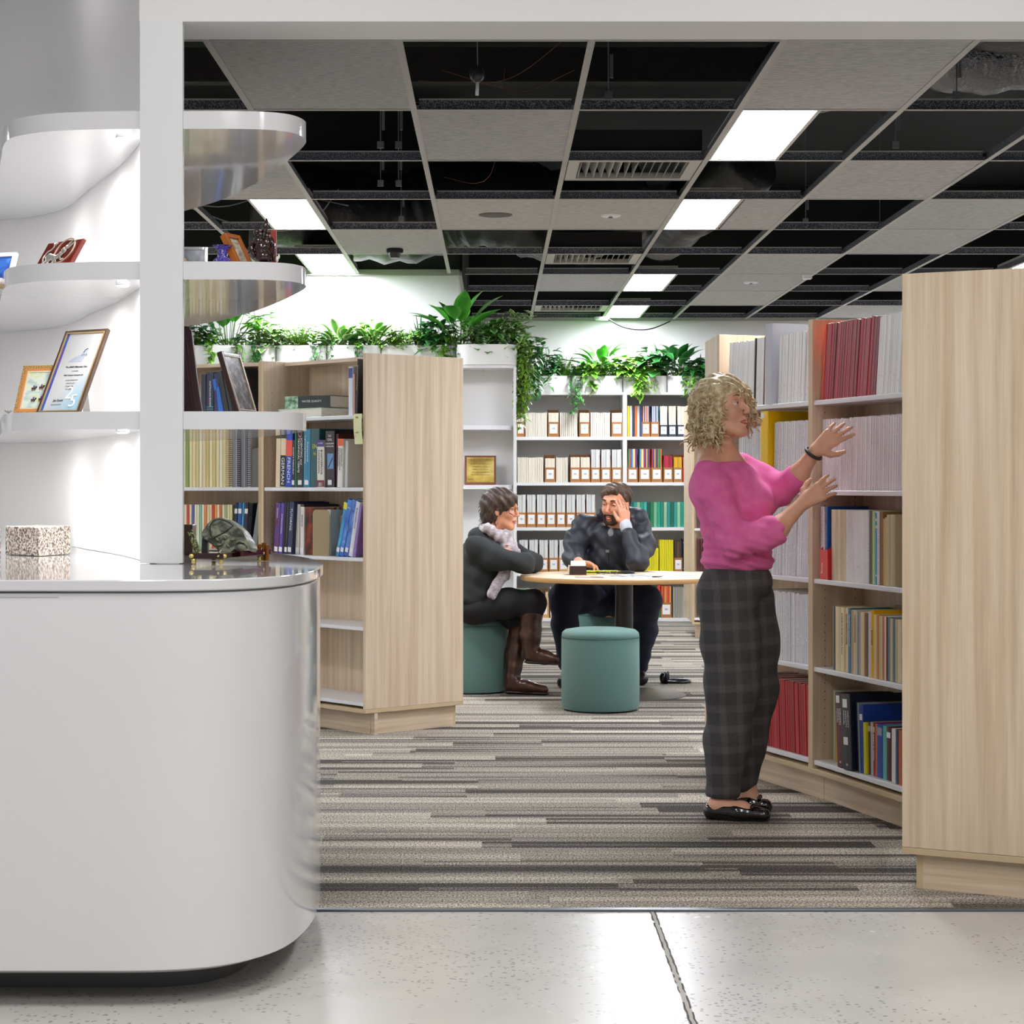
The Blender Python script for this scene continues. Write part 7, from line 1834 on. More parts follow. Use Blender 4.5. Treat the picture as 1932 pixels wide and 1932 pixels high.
class Head:
    def __init__(s, c, f, up=(0, 0, 1), sc=1.0):
        s.c = Vector(c); s.f = Vector(f).normalized(); s.r = s.f.cross(Vector(up)).normalized(); s.u = s.r.cross(s.f).normalized(); s.s = sc
        s.R = Matrix((s.f, s.r, s.u)).transposed()
    def at(s, f, r, u): return s.c + (s.f * f + s.r * r + s.u * u) * s.s
    def e(s, p, rad, k=None): return ('e', tuple(s.at(*p)), tuple(x * s.s for x in rad), [list(row) for row in s.R], k)
    def c2(s, a, b, ra, rb, k=None): return ('c', tuple(s.at(*a)), tuple(s.at(*b)), ra * s.s, rb * s.s, k)
    def prims(s, fem=True):
        j = 0.05 if fem else 0.058
        P_ = [s.e((-0.012, 0, 0.03), (0.094, 0.074, 0.09), 0.02), s.e((0.025, 0, -0.035), (0.062, j, 0.072), 0.03), s.c2((0.068, -0.008, -0.098), (0.068, 0.008, -0.098), 0.016, 0.016, 0.02),
              s.c2((0.03, -0.04, -0.075), (0.065, -0.012, -0.098), 0.014, 0.013, 0.025), s.c2((0.03, 0.04, -0.075), (0.065, 0.012, -0.098), 0.014, 0.013, 0.025),
              s.c2((0.084, 0, 0.018), (0.108, 0, -0.026), 0.007, 0.010, 0.012), s.e((0.1, -0.010, -0.031), (0.008, 0.007, 0.006), 0.006), s.e((0.1, 0.010, -0.031), (0.008, 0.007, 0.006), 0.006),
              s.c2((0.076, -0.035, 0.034), (0.082, 0.0, 0.03), 0.008, 0.009, 0.02), s.c2((0.076, 0.035, 0.034), (0.082, 0.0, 0.03), 0.008, 0.009, 0.02),
              s.e((0.058, -0.036, -0.025), (0.024, 0.02, 0.022), 0.02), s.e((0.058, 0.036, -0.025), (0.024, 0.02, 0.022), 0.02),
              s.c2((0.084, -0.014, -0.058), (0.09, 0, -0.057), 0.0055, 0.0075, 0.01), s.c2((0.084, 0.014, -0.058), (0.09, 0, -0.057), 0.0055, 0.0075, 0.01),
              s.c2((0.082, -0.012, -0.070), (0.087, 0, -0.071), 0.006, 0.008, 0.01), s.c2((0.082, 0.012, -0.070), (0.087, 0, -0.071), 0.006, 0.008, 0.01)]
        for q in (-1, 1):
            P_ += [s.e((-0.008, q * 0.076, -0.006), (0.017, 0.007, 0.028), 0.006), s.e((-0.002, q * 0.074, -0.03), (0.009, 0.006, 0.010), 0.008)]
        return P_
    def subs(s): return [s.e((0.091, q * 0.030, 0.010), (0.014, 0.016, 0.010), 0.012) for q in (-1, 1)]
    def parts(s, parent, lip='a8584c', brow='5a4630', iris='4a5a5a', closed=False, brow_r=0.0028):
        for q in (-1, 1):
            ey = M().ell(s.at(0.0745, q * 0.030, 0.009), tuple([0.0105 * s.s] * 3), None, 12, 8).build('eye', mat('eye_white', 'e6e2dc', 0.2), parent, True)
            M().ell(s.at(0.0808, q * 0.030, 0.0085), (0.0056 * s.s,) * 3, None, 10, 6).build('iris', flat(iris, 0.15), ey, True)
            M().tube([s.at(0.081, q * 0.017, 0.0115), s.at(0.0855, q * 0.030, 0.0155), s.at(0.079, q * 0.043, 0.010)], 0.0042 * s.s, 6).build('eyelid', s.skin, parent, True)
            M().tube([s.at(0.090, q * 0.014, 0.033), s.at(0.088, q * 0.030, 0.0385), s.at(0.078, q * 0.046, 0.034)], [brow_r * s.s, brow_r * 1.1 * s.s, brow_r * 0.5 * s.s], 6).build('eyebrow', flat(brow, 0.8), parent, True)
        M().tube([s.at(0.081, -0.024, -0.064), s.at(0.0925, -0.010, -0.0605), s.at(0.0955, 0, -0.0615), s.at(0.0925, 0.010, -0.0605), s.at(0.081, 0.024, -0.064)], [0.001 * s.s, 0.0042 * s.s, 0.0042 * s.s, 0.0042 * s.s, 0.001 * s.s], 8).build('upper_lip', flat(lip, 0.4), parent, True)
        M().tube([s.at(0.081, -0.022, -0.066), s.at(0.0915, -0.010, -0.0705), s.at(0.094, 0, -0.072), s.at(0.0915, 0.010, -0.0705), s.at(0.081, 0.022, -0.066)], [0.001 * s.s, 0.0045 * s.s, 0.005 * s.s, 0.0045 * s.s, 0.001 * s.s], 8).build('lower_lip', flat(lip, 0.4), parent, True)
def hand(w, d, pn, th, sc=1.0, curl=0.4, spread=0.12, bends=None, thumb_open=0.8):
    """w wrist, d towards the fingers, pn palm normal (the way the palm faces), th towards the thumb side"""
    w = Vector(w); d = Vector(d).normalized(); th = Vector(th); th = (th - d * th.dot(d)).normalized(); pn_ = d.cross(th)
    if pn_.dot(Vector(pn)) < 0: pn_ = -pn_
    pr = []
    L = [0.072, 0.080, 0.074, 0.058]; rr_ = [0.0082, 0.0085, 0.008, 0.007]
    for i in range(4):
        o = (1.5 - i) * 0.019
        kn = w + d * (0.088 - 0.004 * abs(i - 1)) * sc + th * o * sc
        pr += chain([w + th * o * 0.45 * sc + d * 0.008, kn], [0.0145 * sc, 0.0115 * sc], 0.012)
        c_ = bends[i] if bends else curl
        dir_ = (d + th * (1.5 - i) * spread).normalized(); p = kn; ang = c_ * 0.5
        pts = [p]; 
        for sgm, fr_ in enumerate((0.45, 0.30, 0.25)):
            dd = (dir_ * math.cos(ang) + pn_ * math.sin(ang)).normalized()
            p = p + dd * L[i] * fr_ * sc; pts.append(p); ang += c_
        pr += chain(pts, [rr_[i] * 1.1 * sc, rr_[i] * sc, rr_[i] * 0.92 * sc, rr_[i] * 0.75 * sc], 0.004)
    b0 = w + d * 0.018 * sc + th * 0.016 * sc
    t1 = b0 + (d * 0.5 + th * thumb_open + pn_ * 0.35).normalized() * 0.036 * sc
    t2 = t1 + (d * 0.85 + th * thumb_open * 0.6 + pn_ * 0.2).normalized() * 0.030 * sc
    t3 = t2 + (d * 1.0 + th * thumb_open * 0.35 + pn_ * 0.2).normalized() * 0.024 * sc
    pr += chain([b0, t1, t2, t3], [0.0155 * sc, 0.012 * sc, 0.0098 * sc, 0.0085 * sc], 0.008)
    return pr
SK1 = mat('skin_fair', 'd9a58a', 0.5, sss=0.12, var=0.05, vscale=30); SK2 = mat('skin_rosy', 'd89878', 0.5, sss=0.12, var=0.05, vscale=30); SK3 = mat('skin_tan', 'cf8e70', 0.5, sss=0.12, var=0.05, vscale=30)

# ---- woman in pink
DW = 7.15
def w(x, y, dd=0.0): return P(x, y, DW + dd)
wp_ = thing('person', 'standing woman with curly blonde hair, pink sweater and grey checked trousers, reaching for journals', 'person', (w(1380, 1500).x, DW, 0))
hd_ = Head(w(1362, 772, -0.02), (0.80, -0.56, 0.16), (0.0, 0, 1), 0.95); hd_.skin = SK1
bp_ = hd_.prims(True)
bp_ += chain([w(1352, 862, 0), w(1360, 815, -0.01)], [0.055, 0.046], 0.03)
bp_ += chain([w(1335, 882, -0.10), w(1352, 868, 0), w(1385, 878, 0.10)], [0.045, 0.06, 0.045], 0.04)
bp_ += chain([w(1368, 900), w(1385, 960), w(1390, 1060), w(1392, 1120)], [0.09, 0.09, 0.085, 0.06], 0.04)
n1 = [w(1338, 908, -0.13), w(1388, 1022, -0.17), w(1466, 998, -0.17), w(1514, 950, -0.16)]
bp_ += chain(n1, [0.042, 0.036, 0.036, 0.023], 0.03)
n2 = [w(1408, 890, 0.13), w(1468, 926, 0.06), w(1504, 899, 0.0), w(1538, 851, -0.045)]
bp_ += chain(n2, [0.042, 0.036, 0.036, 0.023], 0.03)
bp_ += hand(n1[3], w(1552, 924, -0.16) - n1[3], (0.5, 0.6, -0.6), (-0.3, 0.3, 0.9), 0.92, 0.28, 0.12)
bp_ += hand(n2[3], w(1585, 812, -0.05) - n2[3], (0.6, 0.6, -0.55), (0.45, -0.35, -0.85), 0.95, 0.22, 0.16, [0.10, 0.14, 0.2, 0.3], 0.9)
bp_ += chain([w(1378, 1120, -0.06), w(1382, 1290, -0.09), w(1364, 1500, -0.085)], [0.05, 0.05, 0.034], 0.03)
bp_ += chain([w(1402, 1120, 0.06), w(1424, 1290, 0.09), w(1408, 1490, 0.10)], [0.05, 0.05, 0.034], 0.03)
fz = lambda x, dd, z: Vector(((x - CX) * (DW + dd) / F, DW + dd, z))
bp_ += chain([w(1364, 1500, -0.085), fz(1352, -0.09, 0.045)], [0.032, 0.032], 0.02) + chain([fz(1352, -0.09, 0.040), fz(1400, -0.12, 0.038), fz(1430, -0.14, 0.026)], [0.028, 0.028, 0.016], 0.02)
bp_ += chain([w(1408, 1490, 0.10), fz(1398, 0.10, 0.045)], [0.034, 0.034], 0.02) + chain([fz(1396, 0.10, 0.040), fz(1420, 0.08, 0.038), fz(1438, 0.06, 0.026)], [0.028, 0.028, 0.016], 0.02)
sdf_obj('body', bp_, 0.0045, SK1, wp_, 0.03, sub=hd_.subs())
hd_.parts(wp_, lip='b0504c', brow='8a6e4a')
PK = ramp_mat('pink_knit', (26, 26, 26), [(0.3, 'dc60a0'), (0.7, 'e874ae')], 0.85, fine=((700, 700, 500), 0.93, 1.07))
def dsw(X, Y, Z):
    f = np.exp(-((Z - w(0, 1052).z) / 0.06) ** 2)
    g = np.exp(-((Z - w(0, 990).z) / 0.10) ** 2)
    return 0.0035 * f * np.sin(Z * 210 + 7 * X + 5 * np.sin(X * 14)) + 0.0022 * g * np.sin((Z * 120 + X * 60)) + 0.0012 * np.sin(X * 75 + Z * 50) * np.sin(Y * 60 + Z * 20)
sp_ = [('e', tuple(w(1366, 905, 0)), (0.110, 0.150, 0.085), None, 0.05), ('e', tuple(w(1384, 955, 0)), (0.128, 0.150, 0.13), None, 0.06), ('e', tuple(w(1390, 1015, 0)), (0.120, 0.142, 0.11), None, 0.06), ('e', tuple(w(1391, 1058, 0)), (0.132, 0.150, 0.060), None, 0.04),
       ('e', tuple(w(1422, 950, -0.06)), (0.07, 0.075, 0.07), None, 0.04), ('e', tuple(w(1432, 946, 0.05)), (0.065, 0.07, 0.068), None, 0.04), ('e', tuple(w(1335, 925, 0)), (0.06, 0.11, 0.07), None, 0.05)]
sp_ += chain([w(1334, 893, -0.12), w(1345, 925, -0.15), w(1387, 1022, -0.175), w(1440, 1010, -0.178), w(1462, 1000, -0.175)], [0.050, 0.060, 0.052, 0.050, 0.054], 0.035)
sp_ += chain([w(1400, 880, 0.13), w(1440, 908, 0.10), w(1470, 926, 0.055), w(1502, 901, 0.0)], [0.050, 0.055, 0.050, 0.048], 0.035)
nk = [('e', tuple(w(1362, 852, -0.02)), (0.075, 0.085, 0.058), None, 0.012), ('c', tuple(w(1478, 992, -0.175)), tuple(w(1490, 980, -0.17)), 0.045, 0.05, 0.006), ('c', tuple(w(1515, 886, -0.02)), tuple(w(1522, 876, -0.03)), 0.044, 0.05, 0.006), ('e', tuple(w(1391, 1104, 0)), (0.2, 0.2, 0.052), None, 0.008)]
sdf_obj('sweater', sp_, 0.0055, PK, wp_, 0.04, dsw, sub=nk)
def check_mat():
    m = bpy.data.materials.new('grey_check_wool'); m.use_nodes = True
    nt = m.node_tree; N = nt.nodes; L = nt.links; b = N['Principled BSDF']
    tc = N.new('ShaderNodeTexCoord'); mp = N.new('ShaderNodeMapping'); L.new(tc.outputs['Object'], mp.inputs[0]); mp.inputs['Rotation'].default_value = (0, R(3), 0)
    ws = []
    for ax_, sc_ in (('X', 11.0), ('Z', 9.0)):
        wv = N.new('ShaderNodeTexWave'); wv.bands_direction = ax_; wv.inputs['Scale'].default_value = sc_ / 6.283 * 3; wv.inputs['Distortion'].default_value = 0.6
        L.new(mp.outputs[0], wv.inputs['Vector'])
        cr = N.new('ShaderNodeValToRGB'); cr.color_ramp.elements[0].position = 0.62; cr.color_ramp.elements[1].position = 0.80; L.new(wv.outputs[0], cr.inputs[0]); ws.append(cr.outputs[0])
    ad = N.new('ShaderNodeMix'); ad.data_type = 'RGBA'; ad.blend_type = 'ADD'; ad.inputs[0].default_value = 1; L.new(ws[0], ad.inputs[6]); L.new(ws[1], ad.inputs[7])
    n = N.new('ShaderNodeTexNoise'); n.inputs['Scale'].default_value = 260; L.new(tc.outputs['Object'], n.inputs['Vector'])
    mx = N.new('ShaderNodeMix'); mx.data_type = 'RGBA'; mx.inputs[6].default_value = rgb('454445'); mx.inputs[7].default_value = rgb('5a5859')
    ml = N.new('ShaderNodeMath'); ml.operation = 'MULTIPLY'; L.new(ad.outputs[2], ml.inputs[0]); ml.inputs[1].default_value = 0.5
    L.new(ml.outputs[0], mx.inputs[0])
    hs = N.new('ShaderNodeHueSaturation'); L.new(mx.outputs[2], hs.inputs['Color']); mr = N.new('ShaderNodeMapRange'); mr.inputs[1].default_value = 0.3; mr.inputs[2].default_value = 0.7; mr.inputs[3].default_value = 0.8; mr.inputs[4].default_value = 1.2
    L.new(n.outputs[0], mr.inputs[0]); L.new(mr.outputs[0], hs.inputs['Value']); L.new(hs.outputs[0], b.inputs['Base Color'])
    b.inputs['Roughness'].default_value = 0.9; b.inputs['Specular IOR Level'].default_value = 0.2
    return m
def dtr(X, Y, Z):
    return 0.004 * np.sin(X * 38 + 6 * np.sin(Z * 5)) * np.clip((1.0 - Z), 0, 1) * np.sin(Z * 9 + 1) + 0.0015 * np.sin(Z * 60 + X * 50)
tp = [('e', tuple(w(1391, 1095, 0)), (0.128, 0.148, 0.085), None, 0.05), ('e', tuple(w(1356, 1130, 0)), (0.075, 0.13, 0.09), None, 0.05)]
tp += chain([w(1372, 1130, -0.075), w(1378, 1210, -0.085), w(1382, 1290, -0.09), w(1372, 1400, -0.088), w(1363, 1488, -0.085)], [0.098, 0.098, 0.090, 0.075, 0.062], 0.05)
tp += chain([w(1410, 1130, 0.075), w(1422, 1210, 0.085), w(1424, 1300, 0.09), w(1412, 1400, 0.10), w(1404, 1474, 0.10)], [0.098, 0.092, 0.082, 0.064, 0.050], 0.03)
tc_ = [('e', tuple(w(1391, 1046, 0)), (0.2, 0.2, 0.035), None, 0.008), ('c', tuple(w(1345, 1535, -0.085)), tuple(w(1380, 1535, -0.085)), 0.066, 0.066, 0.006), ('c', tuple(w(1398, 1515, 0.10)), tuple(w(1410, 1515, 0.10)), 0.06, 0.06, 0.006)]
sdf_obj('trousers', tp, 0.0055, check_mat(), wp_, 0.04, dtr, sub=tc_)
# blonde curls
HA = ramp_mat('blonde_hair', (60, 60, 60), [(0.3, '9c8662'), (0.5, 'cab48c'), (0.7, 'ecdfc4')], 0.6, fine=((220, 220, 220), 0.85, 1.12))
def curls(h, parent, m_, lumps, n, L_, rad, seedv, wav=0.012, dirf=None):
    rn = random.Random(seedv); cm = M()
    for i in range(n):
        c, r = rn.choice(lumps)
        a, b_ = rn.uniform(0, 6.28), rn.uniform(-0.9, 1)
        s_ = math.sqrt(max(0, 1 - b_ * b_)); nv = Vector((s_ * math.cos(a), s_ * math.sin(a), b_))
        p = Vector(c) + Vector((nv.x * r[0], nv.y * r[1], nv.z * r[2])) * 0.96
        t_ = nv.cross(Vector((rn.uniform(-1, 1), rn.uniform(-1, 1), rn.uniform(-1, 1)))).normalized()
        tgt = (t_ * 0.6 + Vector((0, 0, -0.8))).normalized(); pts = []
        ph = rn.uniform(0, 6)
        for k in range(7):
            q = k / 6
            pts.append(p + tgt * L_ * q + nv * (wav * math.sin(ph + q * 7) + 0.01 * q) + t_ * wav * math.cos(ph + q * 7))
        cm.tube(pts, [rad * 0.6, rad, rad, rad, rad * 0.9, rad * 0.7, rad * 0.3], 5)
    return cm.build('hair_curls', m_, parent, True)
HL = [(w(1358, 745, 0.0), (0.090, 0.095, 0.076)), (w(1330, 770, 0.02), (0.062, 0.075, 0.085)), (w(1326, 808, 0.02), (0.050, 0.06, 0.06)), (w(1345, 790, 0.07), (0.075, 0.045, 0.10)), (w(1392, 752, 0.03), (0.05, 0.06, 0.055)), (w(1404, 782, 0.045), (0.045, 0.04, 0.05)), (w(1345, 806, -0.075), (0.028, 0.022, 0.05)), (w(1345, 765, -0.06), (0.045, 0.03, 0.05))]
def lump(l): return ('e', tuple(l[0]), l[1], None, 0.03)
def dhair(X, Y, Z): return 0.006 * np.sin(X * 90 + 4 * np.sin(Z * 40)) * np.sin(Z * 85 + Y * 50) + 0.003 * np.sin(Y * 160 + Z * 60)
sdf_obj('hair', [lump(l) for l in HL], 0.005, HA, wp_, 0.03, dhair, sub=[hd_.e((0.085, 0.0, -0.03), (0.055, 0.052, 0.085), 0.012)])
curls(hd_, wp_, HA, HL, 520, 0.045, 0.0032, 5)
# shoes with bows, wrist band
SHM = mat('patent_black', '120c0e', 0.12, coat=0.6)
for (x0, x1, dd0, dd1, tag_) in ((1346, 1440, -0.085, -0.145, 0), (1392, 1444, 0.10, 0.055, 1)):
    a_, b_ = fz(x0, dd0, 0.028), fz(x1, dd1, 0.022); mid = (a_ + b_) / 2
    sdf_obj('shoe', chain([a_, mid, b_], [0.037, 0.040, 0.026], 0.02), 0.004, SHM, wp_, 0.02, None, sub=[('c', tuple(a_ + Vector((0.01, 0, 0.045))), tuple(mid + (b_ - a_) * 0.18 + Vector((0, 0, 0.05))), 0.036, 0.036, 0.006), ('e', (mid.x, mid.y, -0.0385), (0.3, 0.3, 0.04), None, 0.004)])
    bw = M(); bc_ = b_ + (a_ - b_) * 0.22 + Vector((0, -0.012, 0.03))
    bw.ell(bc_, (0.006, 0.008, 0.006)); bw.ell(bc_ + Vector((-0.004, -0.014, 0.0)), (0.008, 0.013, 0.008)); bw.ell(bc_ + Vector((0.004, 0.014, 0.002)), (0.008, 0.013, 0.008))
    bw.build('bow', SHM, wp_, True)
ax_ = (n2[3] - n2[2]).normalized(); cb = n2[3] - ax_ * 0.012; s1_ = ax_.cross(Vector((0, 0, 1))).normalized(); s2_ = s1_.cross(ax_)
mm = M()
ring1 = [cb + (s1_ * math.cos(a) + s2_ * math.sin(a)) * 0.031 for a in [i * math.pi / 12 for i in range(24)]]
mm.tube(ring1, 0.0062, 8, closed=True).build('wrist_band', mat('black_rubber', '1e1e20', 0.5), wp_, True)

# ---- seated woman
DS = 11.27
def s_(x, y, dd=0.0): return P(x, y, DS + dd)
sw = thing('person', 'seated woman in dark grey cardigan with pale scarf, glasses and brown boots, arms folded', 'person', (s_(920, 1100).x, DS, 0))
h2 = Head(s_(945, 962, 0), (0.97, -0.2, -0.06), (0.04, 0, 1), 0.95); h2.skin = SK2
b2 = h2.prims(True)
b2 += chain([s_(925, 1008, 0), s_(937, 985, 0)], [0.052, 0.047], 0.03) + chain([s_(915, 1030, -0.1), s_(922, 1022, 0), s_(925, 1030, 0.1)], [0.045, 0.06, 0.045], 0.04)
b2 += chain([s_(918, 1045), s_(905, 1100), s_(896, 1140)], [0.09, 0.09, 0.11], 0.05)
eN, eF = s_(990, 1064, -0.15), s_(1006, 1062, 0.14)
b2 += chain([s_(900, 1035, -0.17), eN, s_(966, 1052, 0.05)], [0.04, 0.034, 0.026], 0.03) + hand(s_(966, 1052, 0.05), (-0.2, 0.9, 0.15), (-0.6, 0, -0.4), (0, 0, 1), 0.9, 0.5)
b2 += chain([s_(932, 1028, 0.17), eF, s_(972, 1050, -0.06)], [0.04, 0.034, 0.026], 0.03) + hand(s_(972, 1050, -0.06), (-0.35, -0.8, 0.1), (-0.6, 0, -0.5), (0, 0, 1), 0.9, 0.4)
b2 += chain([s_(896, 1145, -0.06), s_(1005, 1138, -0.12), s_(1003, 1225, -0.12), s_(1030, 1241, -0.14)], [0.075, 0.045, 0.022, 0.012], 0.01)
b2 += chain([s_(896, 1150, 0.08), s_(985, 1160, 0.05), s_(968, 1280, -0.02), s_(985, 1288, -0.03)], [0.075, 0.045, 0.022, 0.012], 0.01)
sdf_obj('body', b2, 0.0055, SK2, sw, 0.03, sub=h2.subs())
h2.parts(sw, lip='b4604e', brow='4a3428')
CG = mat('charcoal_knit', '26292b', 0.9, bump=0.3, bscale=260, var=0.12, vscale=10)
def dcg(X, Y, Z): return 0.004 * np.sin(Z * 70 + X * 35 + 3 * np.sin(Y * 9)) * np.clip(1.05 - Z, 0, 0.5) * 2 + 0.002 * np.sin(X * 60 - Z * 40)
c2p = [('e', tuple(s_(912, 1045, 0)), (0.13, 0.20, 0.11), None, 0.05), ('e', tuple(s_(900, 1090, 0)), (0.14, 0.175, 0.13), None, 0.06), ('e', tuple(s_(893, 1125, 0)), (0.155, 0.18, 0.09), None, 0.05), ('e', tuple(s_(907, 1010, 0)), (0.07, 0.09, 0.05), None, 0.03)]
c2p += chain([s_(897, 1030, -0.17), s_(935, 1052, -0.185), eN, s_(968, 1056, 0.0)], [0.062, 0.062, 0.052, 0.046], 0.04) + chain([s_(930, 1025, 0.17), s_(970, 1045, 0.18), eF, s_(980, 1056, 0.0)], [0.06, 0.058, 0.052, 0.046], 0.04)
sdf_obj('cardigan', c2p, 0.0065, CG, sw, 0.04, dcg, sub=[('e', tuple(s_(934, 992, 0)), (0.065, 0.07, 0.06), None, 0.015), ('c', tuple(s_(940, 1000, 0)), tuple(s_(975, 1040, 0)), 0.06, 0.03, 0.02)])
BT = mat('black_trousers', '121114', 0.85)
p2 = [('e', tuple(s_(893, 1148, 0)), (0.15, 0.18, 0.085), None, 0.05)] + chain([s_(900, 1148, -0.08), s_(955, 1138, -0.11), s_(1006, 1137, -0.12), s_(1004, 1170, -0.12)], [0.088, 0.08, 0.068, 0.055], 0.04) + chain([s_(900, 1152, 0.08), s_(950, 1156, 0.07), s_(983, 1162, 0.05), s_(978, 1200, 0.03)], [0.085, 0.078, 0.066, 0.054], 0.04)
sdf_obj('trousers', p2, 0.0065, BT, sw, 0.04, lambda X, Y, Z: 0.002 * np.sin(X * 50 + Z * 30))
BO = ramp_mat('brown_boot_leather', (20, 20, 20), [(0.3, '2a1812'), (0.6, '42261c'), (0.75, '5e3e30')], 0.28)
fl1 = [s_(998, 1152, -0.12), s_(1002, 1195, -0.12), s_(1004, 1222, -0.12)]
def boot(leg, rl_, foot, rf, flo):
    sdf_obj('boot', chain(leg, rl_, 0.025) + chain(foot, rf, 0.025), 0.005, BO, sw, 0.025, lambda X, Y, Z: 0.0015 * np.sin(Z * 90 + X * 30))
    mm = M(); a_, b_ = foot[0], foot[-1]
    sdf_obj('sole', [('c', tuple(a_ + Vector((-0.012, 0, -rf[0] + 0.004))), tuple(b_ + Vector((0.006, 0, -rf[-1] + 0.004))), 0.032, 0.026, 0.01, ((0, 0, 1), 0.35))], 0.004, flat('1a1412', 0.5), sw, 0.01)
boot([s_(1002, 1158, -0.12), s_(1000, 1195, -0.12), s_(1003, 1228, -0.12)], [0.066, 0.060, 0.046], [s_(1003, 1236, -0.12), s_(1028, 1240, -0.14), s_(1046, 1244, -0.16)], [0.042, 0.038, 0.027], 0)
zf = lambda x, dd, z: Vector(((x - CX) * (DS + dd) / F, DS + dd, z))
boot([s_(981, 1178, 0.04), s_(973, 1230, 0.01), s_(967, 1278, -0.02)], [0.062, 0.056, 0.044], [zf(966, -0.02, 0.05), zf(995, -0.05, 0.042), zf(1026, -0.08, 0.032)], [0.042, 0.037, 0.026], 0)
SC = ramp_mat('pale_scarf', (40, 40, 90), [(0.3, '8f8488'), (0.6, 'b3a9ad'), (0.75, 'cac1c4')], 0.85)
def dsc(X, Y, Z): return 0.004 * np.sin(X * 120 - Z * 70 + Y * 30)
scp = chain([s_(910, 1000, 0.05), s_(918, 1000, 0.09), s_(940, 1012, 0.085), s_(956, 1022, 0.0), s_(942, 1012, -0.085), s_(922, 998, -0.09), s_(911, 998, -0.04)], [0.026, 0.028, 0.030, 0.034, 0.032, 0.028, 0.026], 0.02)
scp += chain([s_(948, 1020, -0.05), s_(960, 1038, -0.07), s_(966, 1050, -0.05)], [0.046, 0.046, 0.03], 0.03) + chain([s_(958, 1018, 0.03), s_(970, 1040, 0.03)], [0.036, 0.034], 0.03)
scp += chain([s_(962, 1060, -0.10), s_(952, 1085, -0.13), s_(936, 1105, -0.18), s_(928, 1120, -0.19)], [0.034, 0.034, 0.030, 0.034], 0.02, ((0.6, -0.7, 0.2), 0.45))
sdf_obj('scarf', scp, 0.005, SC, sw, 0.03, dsc)
HB2 = ramp_mat('dark_brown_hair', (70, 70, 30), [(0.3, '221610'), (0.55, '3c2a20'), (0.75, '5c4434')], 0.5)
H2L = [(h2.at(-0.02, 0, 0.045), (0.102, 0.088, 0.088)), (h2.at(-0.055, 0, -0.005), (0.066, 0.080, 0.085)), (h2.at(-0.062, 0, -0.055), (0.05, 0.065, 0.045)), (h2.at(0.03, 0.045, 0.05), (0.06, 0.035, 0.05)), (h2.at(0.03, -0.045, 0.05), (0.06, 0.035, 0.05)), (h2.at(0.045, 0.0, 0.075), (0.05, 0.055, 0.03))]
sdf_obj('hair', [lump(l) for l in H2L], 0.005, HB2, sw, 0.03, lambda X, Y, Z: 0.003 * np.sin(X * 120 + Z * 90 + Y * 40), sub=[h2.e((0.085, 0, -0.035), (0.058, 0.075, 0.075), 0.012), h2.e((0.015, -0.085, -0.025), (0.035, 0.03, 0.04), 0.01)])
curls(h2, sw, HB2, H2L[:3], 160, 0.05, 0.0025, 9, 0.004)
gl = M()
for q in (-1, 1):
    gl.tube([h2.at(0.094, q * 0.031 + 0.021 * math.cos(a), 0.008 + 0.016 * math.sin(a)) for a in [i * math.pi / 8 for i in range(16)]], 0.0016, 6, closed=True)
    gl.tube([h2.at(0.092, q * 0.052, 0.014), h2.at(0.06, q * 0.072, 0.016), h2.at(-0.005, q * 0.082, 0.012)], 0.0018, 6)
gl.tube([h2.at(0.095, -0.010, 0.012), h2.at(0.099, 0, 0.014), h2.at(0.095, 0.010, 0.012)], 0.0016, 6)
gl.build('glasses', mat('tortoise_frame', '8a6420', 0.25), sw, True)

# ---- seated man
DM = 12.0
def m_(x, y, dd=0.0): return P(x, y, DM + dd)
mn = thing('person', 'seated bearded man in a dark navy jacket and jeans, resting his cheek on one hand', 'person', (m_(1150, 1100).x, DM, 0))
h3 = Head(m_(1161, 951, -0.10), (-0.50, -0.84, -0.16), (0.10, 0, 1), 1.03); h3.skin = SK3
b3 = h3.prims(False)
b3 += chain([m_(1162, 1000, -0.02), m_(1163, 975, -0.06)], [0.062, 0.058], 0.03) + chain([m_(1115, 1008, 0.02), m_(1160, 1003, 0.02), m_(1200, 1008, 0.02)], [0.045, 0.055, 0.045], 0.03)
b3 += chain([m_(1155, 1020), m_(1150, 1080), m_(1148, 1130, 0.12)], [0.11, 0.11, 0.12], 0.05)
eL, wL = m_(1082, 1052, -0.20), P(1093, 1062, 11.64)
b3 += chain([m_(1100, 995, 0), eL, wL], [0.048, 0.04, 0.028], 0.03) + hand(wL, (0.80, -0.55, -0.10), (0, 0, -1), (-0.4, -0.6, 0.3), 1.02, 0.55, 0.08)
eR, wR = P(1203, 1061, 11.62), P(1181, 992, 11.72)
b3 += chain([m_(1208, 1000, 0), eR, wR], [0.048, 0.04, 0.028], 0.03) + hand(wR, P(1176, 955, 11.74) - wR, (-0.5, 0.7, 0.1), (-0.85, -0.4, 0.2), 1.0, 0.22, 0.06, [0.2, 0.2, 0.3, 0.4], 0.5)
b3 += chain([m_(1140, 1128, 0.15), P(1064, 1128, 11.60), P(1072, 1262, 11.72)], [0.085, 0.056, 0.038], 0.03) + chain([P(1072, 1268, 11.72), P(1064, 1290, 11.58)], [0.036, 0.028], 0.02)
b3 += chain([m_(1160, 1128, 0.15), P(1221, 1134, 11.60), P(1206, 1268, 11.90)], [0.085, 0.056, 0.038], 0.03)
sdf_obj('body', b3, 0.0055, SK3, mn, 0.03, sub=h3.subs())
h3.parts(mn, lip='a85c50', brow='2e2018', brow_r=0.0042)
JK = mat('navy_jacket', '191c27', 0.55, bump=0.12, bscale=60, var=0.12, vscale=7)
